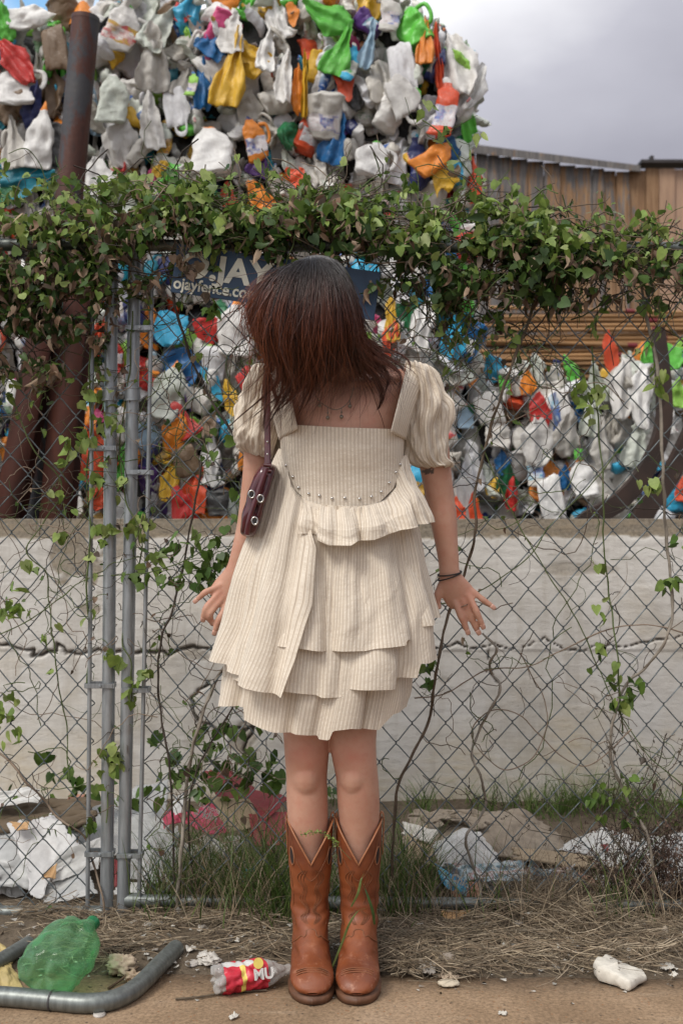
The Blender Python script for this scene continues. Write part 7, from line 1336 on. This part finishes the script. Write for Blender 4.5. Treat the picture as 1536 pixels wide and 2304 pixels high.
    mb = MB(); tube(mb, surf(np.zeros(n + 1) + .0, np.linspace(0, 2 * np.pi, n + 1), .0005), .0021, 6, caps=False); mb.build('top_binding', TRIM, root)
    for sg in (-1, 1):   # pull holes and pull straps
        mb = MB(); a = np.linspace(0, 2 * np.pi, 22); sc, pc = .082, h + sg * .93; R_ = np.array([0, .5, 1.0])[:, None]; mb2 = surf(sc + .024 * np.sin(a)[None] * R_, pc + .155 * np.cos(a)[None] * R_, .0016); addgrid(mb, mb2); mb.build('pull_hole', DARK, root)
        mb = MB(); tube(mb, surf(sc + .026 * np.sin(a), pc + .17 * np.cos(a), .0012), .0012, 5, caps=False); mb.build('hole_rim', TRIM, root)
        e0 = 0 if sg < 0 else math.pi; w_ = .008; q = []
        top = surf(np.array([0.0]), np.array([e0]), 0)[0]; dx = -1 if e0 else 1
        p0 = surf(np.array([.10]), np.array([e0]), .002)[0]
        pth = crom([p0, top + [dx * .0035, 0, -.012], top + [dx * .0025, 0, .009], top + [-dx * .002, 0, .010], top + [-dx * .006, 0, -.02]], 16)
        mb = MB(); G2 = np.stack([pth + [0, -w_, 0], pth + [0, w_, 0]], 1); addgrid(mb, G2); o = mb.build('pull_strap', TRIM, root); md = o.modifiers.new('s', 'SOLIDIFY'); md.thickness = .002
    # sole and heel
    fo = np.linspace(-.060, .218, 40); w = np.interp(fo, [-.060, -.055, -.03, .02, .07, .12, .15, .18, .20, .212, .218], [0, .026, .036, .037, .043, .0500, .0495, .0425, .031, .017, 0]); zt = np.interp(fo, [-.06, .0, .06, .1, .218], [.034, .030, .018, .0135, .016]); zb = np.interp(fo, [-.06, .0, .06, .095, .2, .218], [.026, .022, .010, .0005, .0005, .004])
    cx = cx0 + (cx1 - cx0) * np.clip(fo / .21, 0, 1); mb = MB(); G3 = np.stack([np.stack([cx - w, 2.54 - fo, zt], -1), np.stack([cx + w, 2.54 - fo, zt], -1), np.stack([cx + w * .985, 2.54 - fo, zb], -1), np.stack([cx - w * .985, 2.54 - fo, zb], -1)], 1); addgrid(mb, G3, False, True)
    mb.build('sole', SOLE, root)
    mb = MB(); tt = np.linspace(0, 2 * np.pi, 30, endpoint=False); hr = [[(cx0 + np.cos(t) * .036 * s_, 2.54 + .020 - np.sin(t) * .038 * s_, z_) for t in tt] for z_, s_ in ((.027, 1.0), (.015, .95), (.0005, .90), (.0005, .01))]; addgrid(mb, np.array(hr), False, True); mb.build('heel', SOLE, root)
    return root
make_boot(-.0700, -.0590, 1); make_boot(.0397, .0315, 2)

# ---------------- jewellery
JW = simple('dark_chain', (.22, .19, .15), .35, metal=.9)
mb = MB(); ch = crom([P(700, 868, 2.405), P(712, 895, 2.398), P(730, 912, 2.396), P(755, 922, 2.396), P(778, 911, 2.397), P(790, 892, 2.399), P(796, 868, 2.408)], 60)
for i in range(0, 58, 2): tube(mb, [ch[i], ch[i] * .5 + ch[i + 1] * .5 + [0, -.0012, 0], ch[i + 1]], [.0009, .0016, .0009], 6)
tube(mb, ch, .0006, 4)
for a, y0, y1 in ((718, 900, 912), (737, 918, 940), (768, 917, 938), (787, 900, 914)): tube(mb, [P(a, y0, 2.395), P(a, y1, 2.394)], .0009, 5); blob(mb, P(a, y1, 2.393), (.0042, .003, .0045), n=10); blob(mb, P(a, (y0 + y1) / 2, 2.394), (.002, .002, .002), n=8)
mb.build('necklace', JW, per)
BR = simple('black_cord', (.015, .013, .012), .5)
mb = MB()
for dz, tl in ((0, .1), (6, .22)):
    c = P(1011, 1290 + dz, 2.57); a = np.linspace(0, 2 * np.pi, 40); q = np.array([(c.x + .0268 * math.cos(t), c.y - .0205 * math.sin(t), c.z + .0268 * math.cos(t) * tl * 1.6 - .003 * math.sin(t)) for t in a]); tube(mb, q, .0016, 6, caps=False)
mb.build('bracelet', BR, per)
mb = MB(); c = P(1044, 1362, 2.572); a = np.linspace(0, 2 * np.pi, 24); ax_ = Vector((.4, 0, -.9)).normalized(); s1 = Vector((.9, 0, .4)); tube(mb, [c + s1 * .0094 * math.cos(t) + Vector((0, 1, 0)) * .0088 * math.sin(t) for t in a], .0011, 6, caps=False); mb.build('finger_ring', JW, per)

# ---------------- shoulder bag
LB = Mat('burgundy_leather'); c_ = LB.coord('Object'); n_ = LB.noise(c_, 30, 5); LB.set(color=LB.ramp(n_, [(.3, (.045, .004, .007)), (.7, (.085, .008, .013))]), rough=.28, spec=.6, coat=.3); LB.bump(n_, .15, .003); LB = LB.m
bag = thing('shoulder_bag', 'burgundy leather shoulder bag with steel eyelets hanging under the arm by its thin strap', 'bag', P(575, 1205, 2.46))
ol = [(590, 1046), (618, 1050), (615, 1075), (604, 1110), (592, 1150), (579, 1192), (571, 1205), (557, 1206), (545, 1202), (540, 1190), (548, 1150), (560, 1105), (572, 1070)]
oc = crom([(a, b, 0) for a, b in ol + [ol[0]]], 80)[:-1]; cc = oc.mean(0); G = []
for yy, s_ in ((2.405, .05), (2.405, .80), (2.412, .95), (2.43, 1.0), (2.47, 1.03), (2.505, 1.0), (2.52, .9), (2.522, .05)):
    G.append([P(cc[0] + (p[0] - cc[0]) * s_ + (0 if yy < 2.41 else 0), cc[1] + (p[1] - cc[1]) * s_, yy) for p in oc])
G = np.array([[list(v) for v in r] for r in G]); G[:2, :, 1] += .010 * np.abs(np.cos(np.linspace(0, 2 * np.pi, 79)))[None] * np.array([[1], [0]]); rg = np.random.default_rng(2); G[..., 0] += crumple(G, rg, 20, 5) * .004
mb = MB(); addgrid(mb, G, False, True); mb.build('bag_body', LB, bag)
mb = MB(); tube(mb, crom([P(600, 1052, 2.400), P(580, 1110, 2.398), P(562, 1165, 2.398), P(555, 1203, 2.402)], 20), [.0035] * 20, 8, ry=[.006] * 20); mb.build('gusset_fold', LB, bag)
mb = MB(); tube(mb, crom([P(592, 1062, 2.398), P(606, 1075, 2.397), P(592, 1120, 2.397), P(580, 1160, 2.398)], 14), .0012, 5); mb.build('piping', LB, bag)
for (a, b) in ((566, 1112), (586, 1122), (573, 1172)):
    mb = MB(); c = P(a, b, 2.396); tt = np.linspace(0, 2 * np.pi, 26); tube(mb, [c + Vector((.0062 * math.cos(t), 0, .0078 * math.sin(t))) for t in tt], .0019, 8, caps=False); ey = mb.build('eyelet', STUD, bag)
    mb = MB(); blob(mb, c + Vector((0, .0006, 0)), (.0052, .0008, .0066), n=14); mb.build('eyelet_hole', BR, ey)
strip('strap', [(595, 1050, 2.408), (596, 1000, 2.415), (594, 930, 2.425), (594, 860, 2.437), (598, 828, 2.45), (606, 812, 2.49), (606, 830, 2.56), (600, 900, 2.60), (600, 1000, 2.58), (598, 1050, 2.52)], [(609, 1050, 2.405), (609, 1000, 2.412), (608, 930, 2.422), (608, 860, 2.434), (611, 828, 2.447), (618, 810, 2.49), (618, 830, 2.56), (613, 900, 2.60), (613, 1000, 2.58), (611, 1050, 2.52)], LB, n=60, m=5, bulge=.001, parent=bag, th=.003)
mb = MB(); tube(mb, [P(594, 1046, 2.402), P(611, 1048, 2.400)], .0045, 10); tube(mb, [P(596, 1058, 2.402), P(611, 1060, 2.400)], .0035, 10); mb.build('strap_keeper', LB, bag)
for (a, b) in ((602, 994), (602, 1022), (603, 1052)): mb = MB(); blob(mb, P(a, b, 2.408), (.0024, .0018, .0024), n=10); mb.build('rivet', STUD, bag)
# a few grass leaves and a seed spray reaching over the boots
gm = MB()
def gblade(pts, w, col, Y0):
    q = crom([P(*p) for p in pts], 16); t = np.linspace(0, 1, 16); ww = w * (np.sin(np.clip(t * 1.1 + .12, 0, 1) * np.pi) ** .6 + .1); s = np.stack([ww, ww * .2, ww * 0], -1); mbx = MB(); addgrid(mbx, np.stack([q - s, q + [0, -.0008, 0], q + s], 1), col=np.array(col)); return mbx
for pts, w, lab in (([(742, 2190, 2.43), (770, 2120, 2.42), (785, 2080, 2.41), (805, 2050, 2.41), (822, 2044, 2.42)], .0026, 'broad pale green grass blade curving in front of the right boot'), ([(790, 2040, 2.43), (805, 2010, 2.42), (812, 1980, 2.42), (818, 1966, 2.43)], .0028, 'short folded grass blade before the middle of the right boot'), ([(842, 2080, 2.44), (838, 2050, 2.43), (825, 2010, 2.43), (815, 1985, 2.44)], .003, 'dark green grass blade against the outer side of the right boot')):
    tag(gblade(pts, w, (.17, .23, .07) if 'dark' not in lab else (.05, .09, .025), 0).build('grass_blade', M['leaf']), lab, 'grass blade')
mb = MB(); q = crom([P(790, 1935, 2.42), P(762, 1905, 2.42), P(745, 1885, 2.42), P(715, 1872, 2.42), P(678, 1878, 2.43)], 26); tube(mb, q, .0007, 4, col=(.16, .17, .07)); rg = np.random.default_rng(4); leaves(mb, q[8:].repeat(5, 0) + rg.normal(size=(90, 3)) * .0025, rg.uniform(.003, .006, 90), gcol(90, rg, 'y'), rg)
tag(mb.build('seed_spray', M['leaf']), 'thin green grass seed spray arching over the tops of the boots', 'seed head')
